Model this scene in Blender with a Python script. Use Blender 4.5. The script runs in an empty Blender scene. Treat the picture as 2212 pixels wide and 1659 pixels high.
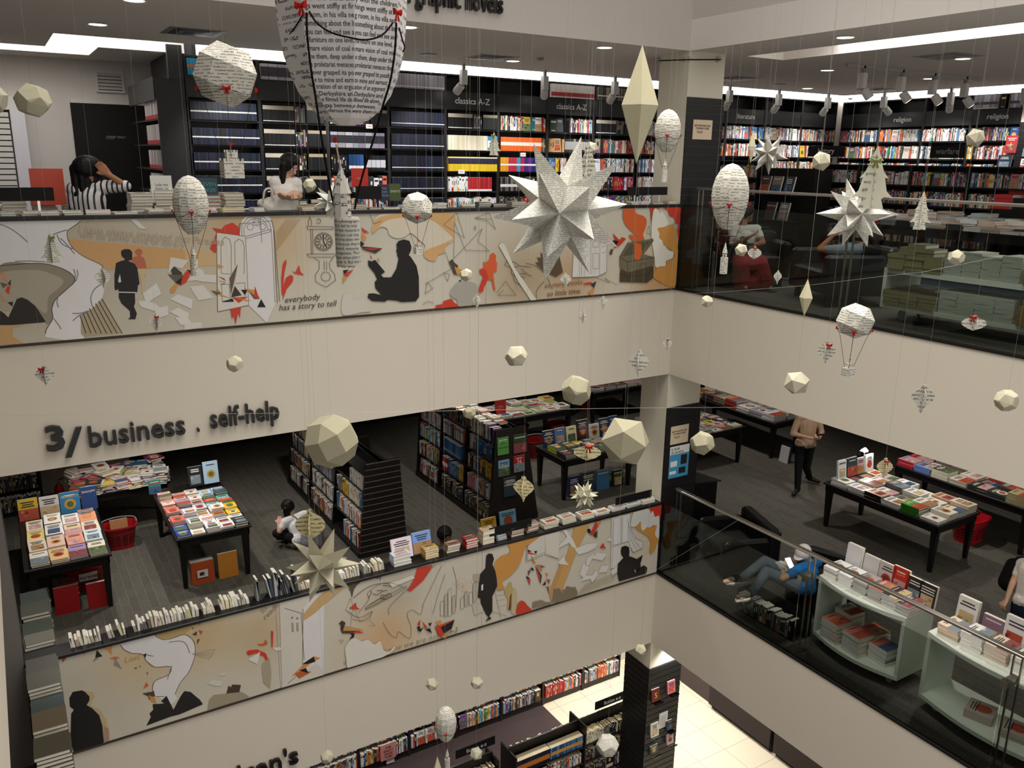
import bpy, math, random
from mathutils import Vector, Matrix, Euler
V = Vector
PI = math.pi
sc = bpy.context.scene
COL = sc.collection

# camera
CAMP = V((-7.5237, -8.1741, 1.6))
YAW, PIT, ROL, FPX = -.5539, -.2617, .0156, 1813.69
FW = V((math.sin(-YAW) * math.cos(PIT), math.cos(YAW) * math.cos(PIT), math.sin(PIT)))
_r = V((math.cos(YAW), math.sin(YAW), 0)); _u = _r.cross(FW)
RT = _r * math.cos(ROL) + _u * math.sin(ROL); UP = _u * math.cos(ROL) - _r * math.sin(ROL)
cd = bpy.data.cameras.new('camera'); cam = bpy.data.objects.new('camera', cd); COL.objects.link(cam)
cd.sensor_width = 36; cd.lens = FPX / 2212 * 36; cd.clip_start = .05; cd.clip_end = 100
cam.matrix_world = Matrix(((RT.x, UP.x, -FW.x, CAMP.x), (RT.y, UP.y, -FW.y, CAMP.y), (RT.z, UP.z, -FW.z, CAMP.z), (0, 0, 0, 1)))
sc.camera = cam

# exposure, world, big lights
sc.view_settings.view_transform = 'Standard'; sc.view_settings.look = 'None'
sc.view_settings.gamma = 1; sc.view_settings.use_curve_mapping = False
sc.view_settings.exposure = -0.16
try:
 sc.cycles.use_denoising = True
 sc.cycles.max_bounces = 6; sc.cycles.diffuse_bounces = 3; sc.cycles.glossy_bounces = 2
 sc.cycles.transparent_max_bounces = 12
 sc.cycles.sample_clamp_indirect = 4
except Exception:
 pass
w = bpy.data.worlds.new('world'); sc.world = w; w.use_nodes = True
w.node_tree.nodes['Background'].inputs[0].default_value = (1.0, .95, .9, 1)
w.node_tree.nodes['Background'].inputs[1].default_value = .78

def area(name, loc, sx, sy, power, col=(1, .95, .88), rot=(0, 0, 0), spread=None):
 l = bpy.data.lights.new(name, 'AREA'); l.shape = 'RECTANGLE'; l.size = sx; l.size_y = sy
 l.energy = power; l.color = col
 if spread: l.spread = spread
 o = bpy.data.objects.new(name, l); COL.objects.link(o); o.location = loc; o.rotation_euler = rot
 o.visible_camera = True
 return o
def spot(name, loc, target, power, ang=60, blend=.6, r=.05, col=(1, .94, .86)):
 l = bpy.data.lights.new(name, 'SPOT'); l.energy = power; l.spot_size = math.radians(ang); l.spot_blend = blend
 l.shadow_soft_size = r; l.color = col
 o = bpy.data.objects.new(name, l); COL.objects.link(o); o.location = loc
 o.rotation_euler = (V(target) - V(loc)).to_track_quat('-Z', 'Y').to_euler()
 return o

# levels and plan of the building
F4, F3, F2 = 0.0, -4.074, -8.15
CE4, CE3, CE2 = 2.9033, -1.1486, -5.2071
MT4, MT3 = 1.0807, -2.9877
XL = -7.745          # the atrium's edge on the side the camera leans over

# top light of the atrium well and the ceiling lamps of each storey
area('skylight_lamp', (-3.9, -4.3, 5.3), 5.2, 5.0, 330, (1, .95, .88), spread=math.radians(95))
for (x, y) in ((-6.2, .39), (-3.57, .39), (-1.0, .39), (-6.25, 2.2), (-1.1, 2.3), (-3.6, 2.3)):
 spot('downlight_beam', (x, y, CE4 - .02), (x, y, 0), 34, 120, .8, .08)
for (x, y) in ((3.02, .4), (5.25, 2.6), (5.18, .2), (3.15, -1.55), (.6, -1.86), (5.2, -3.2), (2.2, -4.6)):
 spot('downlight_beam', (x, y, CE4 - .02), (x, y, 0), 34, 120, .8, .08)
for (x, y, p) in ((-6.6, 4.0, 130), (-5.4, 3.5, 130), (-3.4, 4.6, 85), (-1.2, 3.6, 95), (1.0, 3.4, 100), (-4.8, 1.4, 75), (-1.0, 1.2, 60), (1.2, 5.4, 90), (4.6, 5.0, 70),
                  (3.9, -.6, 110), (4.6, 2.4, 80), (5.2, -1.6, 80), (2.6, .8, 50), (1.4, -3.4, 90), (3.2, -4.8, 70), (-7.4, 1.4, 60)):
 spot('ceiling_beam', (x, y, CE3 - .03), (x + .1, y, F3), p * 1.15, 115, .7, .07)
for (x, y, p) in ((-2.5, 1.9, 120), (-.6, 1.9, 120), (1.2, 1.6, 190), (2.0, 2.4, 260), (1.6, 0.2, 160), (-4.5, 1.6, 90), (2.0, -2.0, 90), (.4, -.2, 60)):
 spot('ceiling_beam', (x, y, CE2 - .03), (x, y, F2), p * 1.1, 120, .7, .08, (1, .96, .9))

# colours and materials
def lin(c):
 if isinstance(c, str):
  c = c.lstrip('#'); c = c if len(c) == 6 else 'ffffff'; c = [int(c[i:i + 2], 16) for i in (0, 2, 4)]
 return tuple(((x / 255) / 12.92 if x / 255 <= .04045 else ((x / 255 + .055) / 1.055) ** 2.4) for x in c[:3]) + (1.0,)
_lc = {}
def L(c):
 k = c if isinstance(c, str) else tuple(c)
 if k not in _lc: _lc[k] = lin(c)
 return _lc[k]
def nodes(name):
 m = bpy.data.materials.new(name); m.use_nodes = True
 nt = m.node_tree; b = nt.nodes['Principled BSDF']
 return m, nt, b
def N(nt, t, **kw):
 n = nt.nodes.new(t)
 for k, v in kw.items():
  if k.startswith('i_'): n.inputs[int(k[2:])].default_value = v
  else: setattr(n, k, v)
 return n
def surf(name, rough=.7, metal=0, spec=.3, coat=0, bump=0, bscale=200, var=0, vscale=8):
 m, nt, b = nodes(name)
 a = N(nt, 'ShaderNodeAttribute', attribute_name='col'); out = a.outputs['Color']
 if var:
  tc = N(nt, 'ShaderNodeTexCoord'); no = N(nt, 'ShaderNodeTexNoise'); no.inputs['Scale'].default_value = vscale
  no.inputs['Detail'].default_value = 5
  nt.links.new(tc.outputs['Object'], no.inputs['Vector'])
  mr = N(nt, 'ShaderNodeMapRange'); mr.inputs[3].default_value = 1 - var; mr.inputs[4].default_value = 1 + var
  nt.links.new(no.outputs['Fac'], mr.inputs[0])
  mx = N(nt, 'ShaderNodeVectorMath', operation='SCALE')
  nt.links.new(out, mx.inputs[0]); nt.links.new(mr.outputs[0], mx.inputs['Scale']); out = mx.outputs[0]
 nt.links.new(out, b.inputs['Base Color'])
 b.inputs['Roughness'].default_value = rough; b.inputs['Metallic'].default_value = metal
 b.inputs['Specular IOR Level'].default_value = spec
 if coat: b.inputs['Coat Weight'].default_value = coat; b.inputs['Coat Roughness'].default_value = .1
 if bump:
  tc2 = N(nt, 'ShaderNodeTexCoord'); n2 = N(nt, 'ShaderNodeTexNoise'); n2.inputs['Scale'].default_value = bscale
  nt.links.new(tc2.outputs['Object'], n2.inputs['Vector'])
  bu = N(nt, 'ShaderNodeBump'); bu.inputs['Strength'].default_value = bump
  nt.links.new(n2.outputs['Fac'], bu.inputs['Height']); nt.links.new(bu.outputs[0], b.inputs['Normal'])
 return m
PAINT = surf('painted_plaster', .85, spec=.15, bump=.05, bscale=60, var=.02, vscale=2)
MATTE = surf('matte_board', .65, spec=.25)
WOOD = surf('black_lacquered_wood', .42, spec=.4, var=.12, vscale=12)
BOOK = surf('book_cover', .38, spec=.4)
PAGE = surf('paper_stock', .85, spec=.1, var=.06, vscale=30)
MURAL = surf('mural_print', .4, spec=.35, var=.05, vscale=5)
METAL = surf('brushed_steel', .28, metal=.9)
PLAST = surf('plastic', .35, spec=.5)
LEATH = surf('leather', .33, spec=.5, bump=.15, bscale=90)
CLOTH = surf('cloth', .9, spec=.1, bump=.25, bscale=260, var=.08, vscale=25)
SKIN = surf('skin', .55, spec=.3)
HAIR = surf('hair', .5, spec=.3, bump=.4, bscale=160)

def emit(name, col, s):
 m = bpy.data.materials.new(name); m.use_nodes = True; nt = m.node_tree; nt.nodes.clear()
 e = N(nt, 'ShaderNodeEmission'); e.inputs[0].default_value = col; e.inputs[1].default_value = s
 o = N(nt, 'ShaderNodeOutputMaterial'); nt.links.new(e.outputs[0], o.inputs[0]); return m
GLOW = emit('light_diffuser', (1, .97, .93, 1), 5.0)
LAMP = emit('lamp_disc', (1, .95, .85, 1), 9.0)
SCREEN = emit('phone_screen', (.75, .8, 1, 1), 2.2)

def glass_mat(name, tint, fres=1.35, rough=.02):
 m = bpy.data.materials.new(name); m.use_nodes = True; nt = m.node_tree; nt.nodes.clear()
 t = N(nt, 'ShaderNodeBsdfTransparent'); t.inputs[0].default_value = tint
 g = N(nt, 'ShaderNodeBsdfGlossy'); g.inputs['Roughness'].default_value = rough; g.inputs[0].default_value = (.92, .96, .94, 1)
 f = N(nt, 'ShaderNodeFresnel'); f.inputs[0].default_value = fres
 mx = N(nt, 'ShaderNodeMixShader'); o = N(nt, 'ShaderNodeOutputMaterial')
 nt.links.new(f.outputs[0], mx.inputs[0]); nt.links.new(t.outputs[0], mx.inputs[1]); nt.links.new(g.outputs[0], mx.inputs[2])
 nt.links.new(mx.outputs[0], o.inputs[0]); return m
GLASS = glass_mat('tinted_glass', (.72, .75, .73, 1), 1.22)
CLEAR = glass_mat('clear_acrylic', (.9, .92, .92, 1), 1.25)

def text_paper(name, rows, gray=.3, wf=1.0):
 """Old book page: rows of print, laid out in each sheet's own plane (uv in metres)."""
 m, nt, b = nodes(name)
 a = N(nt, 'ShaderNodeAttribute', attribute_name='col')
 uv = N(nt, 'ShaderNodeUVMap', uv_map='uv'); sx = N(nt, 'ShaderNodeSeparateXYZ'); nt.links.new(uv.outputs[0], sx.inputs[0])
 def M(op, x, y=None, z=None):
  n = N(nt, 'ShaderNodeMath', operation=op)
  for i, q in enumerate((x, y, z)):
   if q is None: continue
   if isinstance(q, (int, float)): n.inputs[i].default_value = q
   else: nt.links.new(q, n.inputs[i])
  return n.outputs[0]
 v = M('MULTIPLY', sx.outputs[1], rows); fr = M('FRACT', v); row = M('FLOOR', v)
 inrow = M('MULTIPLY', M('GREATER_THAN', fr, .28), M('LESS_THAN', fr, .72))
 cb = N(nt, 'ShaderNodeCombineXYZ'); nt.links.new(M('MULTIPLY', sx.outputs[0], rows * 1.6 * wf), cb.inputs[0]); nt.links.new(M('MULTIPLY', row, 7.31), cb.inputs[1])
 n1 = N(nt, 'ShaderNodeTexNoise'); n1.inputs['Scale'].default_value = .35; n1.inputs['Detail'].default_value = 0; nt.links.new(cb.outputs[0], n1.inputs['Vector'])
 cb2 = N(nt, 'ShaderNodeCombineXYZ'); nt.links.new(M('MULTIPLY', sx.outputs[0], rows * 3.2), cb2.inputs[0]); nt.links.new(M('MULTIPLY', v, 2.6), cb2.inputs[1])
 n2 = N(nt, 'ShaderNodeTexNoise'); n2.inputs['Scale'].default_value = 1.3; n2.inputs['Detail'].default_value = 1; nt.links.new(cb2.outputs[0], n2.inputs['Vector'])
 ink = M('MULTIPLY', M('MULTIPLY', M('GREATER_THAN', n1.outputs[0], .42), M('GREATER_THAN', n2.outputs[0], .47)), inrow)
 ink = M('MULTIPLY', ink, 1 - gray)
 mx = N(nt, 'ShaderNodeMix', data_type='RGBA'); nt.links.new(ink, mx.inputs[0]); nt.links.new(a.outputs['Color'], mx.inputs[6])
 mx.inputs[7].default_value = (.03, .03, .03, 1)
 nt.links.new(mx.outputs[2], b.inputs['Base Color']); b.inputs['Roughness'].default_value = .85; b.inputs['Specular IOR Level'].default_value = .1
 return m
PRINT = text_paper('printed_page', 66, .25)
PRINTB = text_paper('printed_page_large', 42, .2)
PRINTF = text_paper('printed_page_fine', 135, .3)

def carpet():
 m, nt, b = nodes('carpet_tiles')
 tc = N(nt, 'ShaderNodeTexCoord'); br = N(nt, 'ShaderNodeTexBrick')
 br.offset = .5; br.inputs['Scale'].default_value = 1.0; br.inputs['Brick Width'].default_value = .5; br.inputs['Row Height'].default_value = .11
 br.inputs['Mortar Size'].default_value = .006
 br.inputs['Color1'].default_value = L('#5e5b54'); br.inputs['Color2'].default_value = L('#57544e'); br.inputs['Mortar'].default_value = L('#67645b')
 mp = N(nt, 'ShaderNodeMapping'); mp.inputs['Rotation'].default_value = (0, 0, PI / 2)
 nt.links.new(tc.outputs['Object'], mp.inputs[0]); nt.links.new(mp.outputs[0], br.inputs['Vector'])
 n2 = N(nt, 'ShaderNodeTexNoise'); n2.inputs['Scale'].default_value = 120
 nt.links.new(tc.outputs['Object'], n2.inputs['Vector'])
 mx = N(nt, 'ShaderNodeMix', data_type='RGBA', blend_type='OVERLAY'); mx.inputs[0].default_value = .78
 nt.links.new(br.outputs[0], mx.inputs[6]); nt.links.new(n2.outputs[0], mx.inputs[7])
 nt.links.new(mx.outputs[2], b.inputs['Base Color']); b.inputs['Roughness'].default_value = .95; b.inputs['Specular IOR Level'].default_value = .1
 return m
CARPET = carpet()
def tiles():
 m, nt, b = nodes('floor_tiles')
 tc = N(nt, 'ShaderNodeTexCoord'); br = N(nt, 'ShaderNodeTexBrick'); br.offset = 0
 br.inputs['Scale'].default_value = 1.0; br.inputs['Brick Width'].default_value = .6; br.inputs['Row Height'].default_value = .6
 br.inputs['Mortar Size'].default_value = .004
 br.inputs['Color1'].default_value = L('#ece0c8'); br.inputs['Color2'].default_value = L('#e8dcc4'); br.inputs['Mortar'].default_value = L('#a99f8c')
 nt.links.new(tc.outputs['Object'], br.inputs['Vector']); nt.links.new(br.outputs[0], b.inputs['Base Color'])
 b.inputs['Roughness'].default_value = .25
 return m
TILES = tiles()
def planks():
 m, nt, b = nodes('dark_planks')
 tc = N(nt, 'ShaderNodeTexCoord'); wv = N(nt, 'ShaderNodeTexNoise'); wv.inputs['Scale'].default_value = 6
 mp = N(nt, 'ShaderNodeMapping'); mp.inputs['Scale'].default_value = (1, 14, 1)
 nt.links.new(tc.outputs['Object'], mp.inputs[0]); nt.links.new(mp.outputs[0], wv.inputs['Vector'])
 cr = N(nt, 'ShaderNodeValToRGB'); cr.color_ramp.elements[0].color = L('#3c3130'); cr.color_ramp.elements[1].color = L('#55494a')
 nt.links.new(wv.outputs[0], cr.inputs[0]); nt.links.new(cr.outputs[0], b.inputs['Base Color']); b.inputs['Roughness'].default_value = .35
 return m
PLANKS = planks()

# mesh building
class MB:
 def __init__(s): s.v = []; s.f = []; s.c = []; s.mi = []; s.cm = 0
 def face(s, pts, col, cols=None):
  n = len(s.v); s.v += [tuple(p) for p in pts]; s.f.append(tuple(range(n, n + len(pts))))
  s.c.append([L(c) for c in cols] if cols else L(col)); s.mi.append(s.cm)
 def faces(s, verts, faces, col):
  n = len(s.v); s.v += [tuple(p) for p in verts]
  for i, f in enumerate(faces):
   s.f.append(tuple(n + k for k in f)); s.c.append(L(col[i] if isinstance(col, list) else col)); s.mi.append(s.cm)
 def obox(s, o, a, b, c, col):
  """box from corner o with edge vectors a, b, c; col one colour or six (-a,+a,-b,+b,-c,+c)"""
  o, a, b, c = V(o), V(a), V(b), V(c)
  p = [o, o + a, o + a + b, o + b, o + c, o + a + c, o + a + b + c, o + b + c]
  f = [(0, 4, 7, 3), (1, 2, 6, 5), (0, 1, 5, 4), (3, 7, 6, 2), (0, 3, 2, 1), (4, 5, 6, 7)]
  if a.cross(b).dot(c) < 0: f = [q[::-1] for q in f]
  s.faces(p, f, col if isinstance(col, list) else [col] * 6)
 def box(s, x0, x1, y0, y1, z0, z1, col):
  s.obox((x0, y0, z0), (x1 - x0, 0, 0), (0, y1 - y0, 0), (0, 0, z1 - z0), col)
 def bbox(s, x0, x1, y0, y1, z0, z1, col, r=.01):
  """box with chamfered vertical and top edges"""
  prof = [(x0 + r, y0), (x1 - r, y0), (x1, y0 + r), (x1, y1 - r), (x1 - r, y1), (x0 + r, y1), (x0, y1 - r), (x0, y0 + r)]
  cx, cy = (x0 + x1) / 2, (y0 + y1) / 2
  kx, ky = ((x1 - x0) / 2 - r) / ((x1 - x0) / 2), ((y1 - y0) / 2 - r) / ((y1 - y0) / 2)
  rings = [[(x, y, z0) for x, y in prof], [(x, y, z1 - r) for x, y in prof], [(cx + (x - cx) * kx, cy + (y - cy) * ky, z1) for x, y in prof]]
  vs = sum(rings, []); fs = [tuple(range(7, -1, -1)), tuple(range(16, 24))]
  for k in (0, 8):
   for i in range(8): fs.append((k + i, k + (i + 1) % 8, k + 8 + (i + 1) % 8, k + 8 + i))
  s.faces(vs, fs, col)
 def tube(s, pts, r, col, n=8, cap=True):
  pts = [V(p) for p in pts]; k = len(pts)
  rs = r if isinstance(r, (list, tuple)) else [r] * k
  prev = None; vs = []
  for i, p in enumerate(pts):
   d = (pts[min(i + 1, k - 1)] - pts[max(i - 1, 0)])
   if d.length < 1e-9: d = V((0, 0, 1))
   d.normalize()
   if prev is None: prev = d.orthogonal().normalized()
   e = (prev - d * prev.dot(d))
   e = e.normalized() if e.length > 1e-6 else d.orthogonal().normalized()
   g = d.cross(e); prev = e
   for j in range(n):
    a = 2 * PI * j / n; vs.append(p + (e * math.cos(a) + g * math.sin(a)) * rs[i])
  fs = [(i * n + j, i * n + (j + 1) % n, (i + 1) * n + (j + 1) % n, (i + 1) * n + j) for i in range(k - 1) for j in range(n)]
  if cap: fs += [tuple(range(n - 1, -1, -1)), tuple(range((k - 1) * n, k * n))]
  s.faces(vs, fs, col)
 def lathe(s, prof, n, col, c=(0, 0, 0), a0=0, cols=None, sx=1, sy=1):
  """prof [(r, z)]"""
  vs = []
  for r, z in prof:
   for j in range(n):
    a = a0 + 2 * PI * j / n; vs.append((c[0] + r * math.cos(a) * sx, c[1] + r * math.sin(a) * sy, c[2] + z))
  k = len(prof); fs = []; cs = []
  for i in range(k - 1):
   for j in range(n):
    fs.append((i * n + j, i * n + (j + 1) % n, (i + 1) * n + (j + 1) % n, (i + 1) * n + j)); cs.append(cols[j % len(cols)] if cols else col)
  if prof[0][0] > 1e-4: fs.append(tuple(range(n - 1, -1, -1))); cs.append(col)
  if prof[-1][0] > 1e-4: fs.append(tuple(range((k - 1) * n, k * n))); cs.append(col)
  s.faces(vs, fs, cs)
 def prism(s, pts, vec, col):
  pts = [V(p) for p in pts]; vec = V(vec); n = len(pts)
  s.faces(pts + [p + vec for p in pts], [tuple(range(n - 1, -1, -1)), tuple(range(n, 2 * n))] + [(i, (i + 1) % n, n + (i + 1) % n, n + i) for i in range(n)], col)
 def text(s, txt, o, ax, up, size, col, depth=.002, align='LEFT', sx=1, fatten=0):
  """letters in the plane (ax, up) at o, raised by depth along ax x up"""
  me = glyphs(txt, depth / size, align, fatten)
  o = V(o); ax = V(ax).normalized(); up = V(up).normalized(); nn = ax.cross(up)
  s.faces([o + ax * (x * size * sx) + up * (y * size) + nn * (z * size) for x, y, z in me[0]], me[1], col)
 def blob(s, c, r, col, n=10, m=7, rot=None, sc3=(1, 1, 1)):
  vs = []; c = V(c)
  for i in range(m + 1):
   t = PI * i / m
   for j in range(n):
    a = 2 * PI * j / n
    q = V((math.sin(t) * math.cos(a) * r * sc3[0], math.sin(t) * math.sin(a) * r * sc3[1], math.cos(t) * r * sc3[2]))
    if rot is not None: q = rot @ q
    vs.append(c + q)
  s.faces(vs, [(i * n + j, (i + 1) * n + j, (i + 1) * n + (j + 1) % n, i * n + (j + 1) % n) for i in range(m) for j in range(n)], col)
 def build(s, name, mat, parent=None, smooth=False, uv=False, merge=False):
  me = bpy.data.meshes.new(name); me.from_pydata(s.v, [], s.f)
  at = me.color_attributes.new('col', 'FLOAT_COLOR', 'CORNER')
  buf = []
  for f, c in zip(s.f, s.c):
   if isinstance(c, list):
    for q in c: buf.extend(q)
   else: buf.extend(c * len(f))
  at.data.foreach_set('color', buf)
  for m in (mat if isinstance(mat, (list, tuple)) else [mat]): me.materials.append(m)
  if any(s.mi): me.polygons.foreach_set('material_index', s.mi)
  if uv:
   lay = me.uv_layers.new(name='uv'); ub = []
   rn = random.Random(len(s.v))
   for f in s.f:
    P = [V(s.v[k]) for k in f]; nn = V((0, 0, 0))
    for k in range(len(P)): nn += (P[k] - P[0]).cross(P[(k + 1) % len(P)] - P[0])
    nn = nn.normalized() if nn.length > 1e-12 else V((0, 0, 1))
    ax = V((0, 0, 1)).cross(nn); ax = ax.normalized() if ax.length > .05 else V((1, 0, 0))
    up = nn.cross(ax); ox, oy = rn.random() * 3, rn.random() * 3
    if uv == 2: ox = 0; oy = 0
    for p in P: ub += [p.dot(ax) + ox, p.dot(up) + oy]
   lay.data.foreach_set('uv', ub)
  if smooth: me.polygons.foreach_set('use_smooth', [True] * len(s.f))
  o = bpy.data.objects.new(name, me); COL.objects.link(o)
  if parent is not None:
   o.parent = parent; o.matrix_parent_inverse = parent.matrix_world.inverted() if parent.type != 'EMPTY' else Matrix.Translation(-parent.location)
  else: recentre(o)
  return o
def recentre(o):
 me = o.data; n = len(me.vertices)
 if not n: return
 co = [0.0] * (3 * n); me.vertices.foreach_get('co', co)
 xs, ys, zs = co[0::3], co[1::3], co[2::3]
 c = V(((min(xs) + max(xs)) / 2, (min(ys) + max(ys)) / 2, min(zs)))
 me.transform(Matrix.Translation(-c)); o.location = c; o.matrix_world = Matrix.Translation(c)

_gl = {}
def glyphs(txt, depth, align, fatten=0):
 k = (txt, round(depth, 4), align, fatten)
 if k not in _gl:
  cu = bpy.data.curves.new('t', 'FONT'); cu.body = txt; cu.extrude = depth; cu.align_x = align; cu.resolution_u = 2; cu.offset = fatten
  o = bpy.data.objects.new('t', cu); COL.objects.link(o)
  dg = bpy.context.evaluated_depsgraph_get(); me = bpy.data.meshes.new_from_object(o.evaluated_get(dg))
  _gl[k] = ([tuple(v.co) for v in me.vertices], [tuple(p.vertices) for p in me.polygons])
  bpy.data.objects.remove(o); bpy.data.curves.remove(cu); bpy.data.meshes.remove(me)
 return _gl[k]

def tag(o, label=None, cat=None, group=None, kind=None):
 if label: o['label'] = label
 if cat: o['category'] = cat
 if group: o['group'] = group
 if kind: o['kind'] = kind
 return o
def thing(name, label, cat, loc=(0, 0, 0), group=None):
 o = bpy.data.objects.new(name, None); COL.objects.link(o); o.location = loc; o.matrix_world = Matrix.Translation(loc)
 o.empty_display_size = .1
 return tag(o, label, cat, group)
def single(mb, name, mat, label, cat, group=None, **kw):
 return tag(mb.build(name, mat, **kw), label, cat, group)
def struct(mb, name, mat, **kw):
 return tag(mb.build(name, mat, **kw), kind='structure')

# a pixel of the photograph as a direction from the lens; PX puts it on a plane of the building
def ray(px, py): return FW + RT * ((px - 1106) / FPX) - UP * ((py - 829.5) / FPX)
def PX(px, py, x=None, y=None, z=None, d=None):
 r = ray(px, py)
 t = d if d is not None else ((x - CAMP.x) / r.x if x is not None else ((y - CAMP.y) / r.y if y is not None else (z - CAMP.z) / r.z))
 return CAMP + r * t
# the building
WHITE = '#d2cabb'; CEIL = '#e9e3dc'; BLK = '#161514'
def slab(z0, z1):
 mb = MB()
 mb.box(-12, 9, 0, 9, z0, z1, WHITE); mb.box(0, 9, -9.5, -.0005, z0, z1, WHITE); mb.box(-12, XL, -9.5, -.0005, z0, z1, WHITE)
 return mb
struct(slab(CE3, F4 - .006), 'ceiling', PAINT); struct(slab(CE2, F3 - .006), 'ceiling', PAINT)
def floor_cover(z, mat):
 mb = MB(); mb.box(-12, 9, .002, 9, z - .005, z, BLK); mb.box(.002, 9, -9.5, .002, z - .005, z, BLK); mb.box(-12, XL - .002, -9.5, .002, z - .005, z, BLK)
 return struct(mb, 'floor', mat)
floor_cover(F4, CARPET); floor_cover(F3, CARPET)
mb = MB(); mb.box(.12, 9, -9.5, 9, F2 - .1, F2, WHITE); struct(mb, 'floor', TILES)
mb = MB(); mb.box(-12, .12, -9.5, 9, F2 - .1, F2, '#453a3a'); struct(mb, 'floor', PLANKS)
# upper ceiling with its light coves, and the white wall of the well above it
mb = MB(); z0, z1 = CE4, CE4 + .35
for (x0, x1, y0, y1) in ((-6.63, 7.15, .0, 3.3), (-12, -6.63, 0, 4.75), (-12, -6.05, 5.5, 6.6), (-6.05, -5.0, 4.4, 6.6), (0, .93, -9.5, 0), (1.6, 7.15, -9.5, 0), (.93, 1.6, -.04, 0), (-12, XL, -9.5, 0)):
 mb.box(x0, x1, y0, y1, z0, z1, CEIL)
struct(mb, 'ceiling', PAINT)
mb = MB(); mb.box(-12, 9, -.001, .3, z1, 5.2, '#d0c9c2'); mb.box(-12, 0, -.001, .001, z0, z1, '#d0c9c2'); struct(mb, 'wall_front', PAINT)
mb = MB(); mb.box(0, .3, -9.5, 0, z1, 5.2, '#d0c9c2'); struct(mb, 'wall_right', PAINT)
def glow(name, x0, x1, y0, y1, z0, z1, lab):
 m = MB(); m.box(x0, x1, y0, y1, z0, z1, WHITE); return single(m, name, GLOW, lab, 'light', 'cove lights of the upper storey')
glow('cove_light', -4.95, 7.7, 3.84, 3.87, 2.80, 3.2, 'long bright cove light running above the classics and literature shelves')
glow('cove_light', 7.74, 7.77, -9, 3.84, 2.80, 3.2, 'bright cove light above the religion shelves')
glow('cove_light', -11.9, -4.96, 3.31, 5.9, CE4 + .36, CE4 + .38, 'stepped white cove light over the black door corner')
glow('cove_light', .94, 1.59, -9, -.9, CE4 + .13, CE4 + .15, 'wide white light slot in the ceiling beside the atrium')
# outer walls
mb = MB(); mb.box(-12, -4.95, 6.2, 6.4, F4, CE4 + .4, '#d6d0ca'); mb.box(-5.0, -4.95, 3.95, 6.2, F4, CE4 + .4, '#2a2828'); struct(mb, 'wall_back', PAINT)
mb = MB(); mb.box(-4.95, 8, 3.9, 4.0, F4, 3.3, '#d6d0ca'); struct(mb, 'wall_back', PAINT)
mb = MB(); mb.box(7.78, 7.9, -9.5, 3.9, F4, 3.3, '#d8d2c8'); struct(mb, 'wall_right', PAINT)
mb = MB(); mb.box(-12, 9, 8.5, 8.6, F3, CE3, '#2b2826'); struct(mb, 'wall_back', PAINT)
mb = MB(); mb.box(8.4, 8.5, -9.5, 8.5, F3, CE3, '#4a4643'); struct(mb, 'wall_right', PAINT)
mb = MB(); mb.box(-12, -11.9, -9.5, 8.5, F2, CE4, '#b7b0a6'); struct(mb, 'wall_left', PAINT)
mb = MB(); mb.box(-12, 9, 3.35, 3.45, F2, CE2, '#d8d0c4'); struct(mb, 'wall_back', PAINT)
mb = MB(); mb.box(-12, -4.6, 8.46, 8.5, F3, F3 + .22, '#0d0c0b'); mb.box(-4.6, 9, 8.46, 8.5, F3, F3 + .22, '#0d0c0b'); struct(mb, 'baseboard_back', MATTE)
# ground storey, to the right of the column: dark counter fronts on the pale tiles
mb = MB(); mb.box(2.85, 2.95, 1.35, 3.34, F2, CE2, '#4a3f3e'); struct(mb, 'wall_right', MATTE)
for (y0, y1, zt, lab) in ((-.12, 1.32, -7.2, 'dark brown counter front with white top beside the tall brown partition'), (-3.6, -.2, -7.35, 'long dark brown counter front further along the pale tiled aisle')):
 t = thing('counter', lab, 'counter', (2.9, (y0 + y1) / 2, F2), 'dark counters by the tiled aisle')
 m = MB(); m.box(2.72, 3.3, y0, y1, F2 + .1, zt - .03, '#2d2625'); m.build('body', MATTE, t)
 m = MB(); m.box(2.8, 3.25, y0 + .01, y1 - .01, F2, F2 + .1, '#0b0a0a'); m.build('plinth', MATTE, t)
 m = MB(); m.box(2.68, 3.32, y0, y1, zt - .03, zt, '#e6ddcc'); m.build('counter_top', PAINT, t)

# corner column on each storey, black slatwall on the faces that show it
def slatwall(a, b, z0, z1, nrm, name='slatwall_panel', parent=None, pitch=.1, col='#191817', groove='#3c3a38'):
 """horizontal-groove board from plan point a to b, outward normal nrm"""
 a, b, n = V((*a, 0)), V((*b, 0)), V((*nrm, 0)); mb = MB(); z = z0
 while z < z1 - .01:
  zt = min(z + pitch - .014, z1)
  mb.obox(a + V((0, 0, z)), b - a, n * .018, V((0, 0, zt - z)), col)
  if zt < z1: mb.obox(a + V((0, 0, zt)), b - a, n * .008, V((0, 0, .014)), groove)
  z += pitch
 return mb.build(name, WOOD, parent)
def column(z0, z1, label, faces, zt):
 t = thing('corner_column', label, 'column', (.3, .27, z0), 'white corner column on each storey')
 m = MB(); m.box(.0, .6, .0, .54, z0, z1, '#dcd6c2'); m.build('shaft', PAINT, t)
 if 'y' in faces: slatwall((-.001, -.0005), (.62, -.0005), z0, zt, (0, -1), parent=t)
 if 'x' in faces: slatwall((-.0005, .54), (-.0005, -.018), z0, zt, (-1, 0), parent=t)
 return t
column(F4, CE4, 'white square column with black slatted front on the top storey', 'y', 2.373)
column(F3, CE3, 'white square column with black slatted front below the middle band', 'y', -1.627)
column(F2, CE2, 'square column clad in black slats on two sides on the lowest storey', 'xy', -5.66)
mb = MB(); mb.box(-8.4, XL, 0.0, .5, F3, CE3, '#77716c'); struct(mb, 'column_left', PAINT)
mb = MB()
pp = [PX(1423, 131, y=-.05), PX(1489, 129, y=-.12), PX(1558, 129, y=-.05)]
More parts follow.
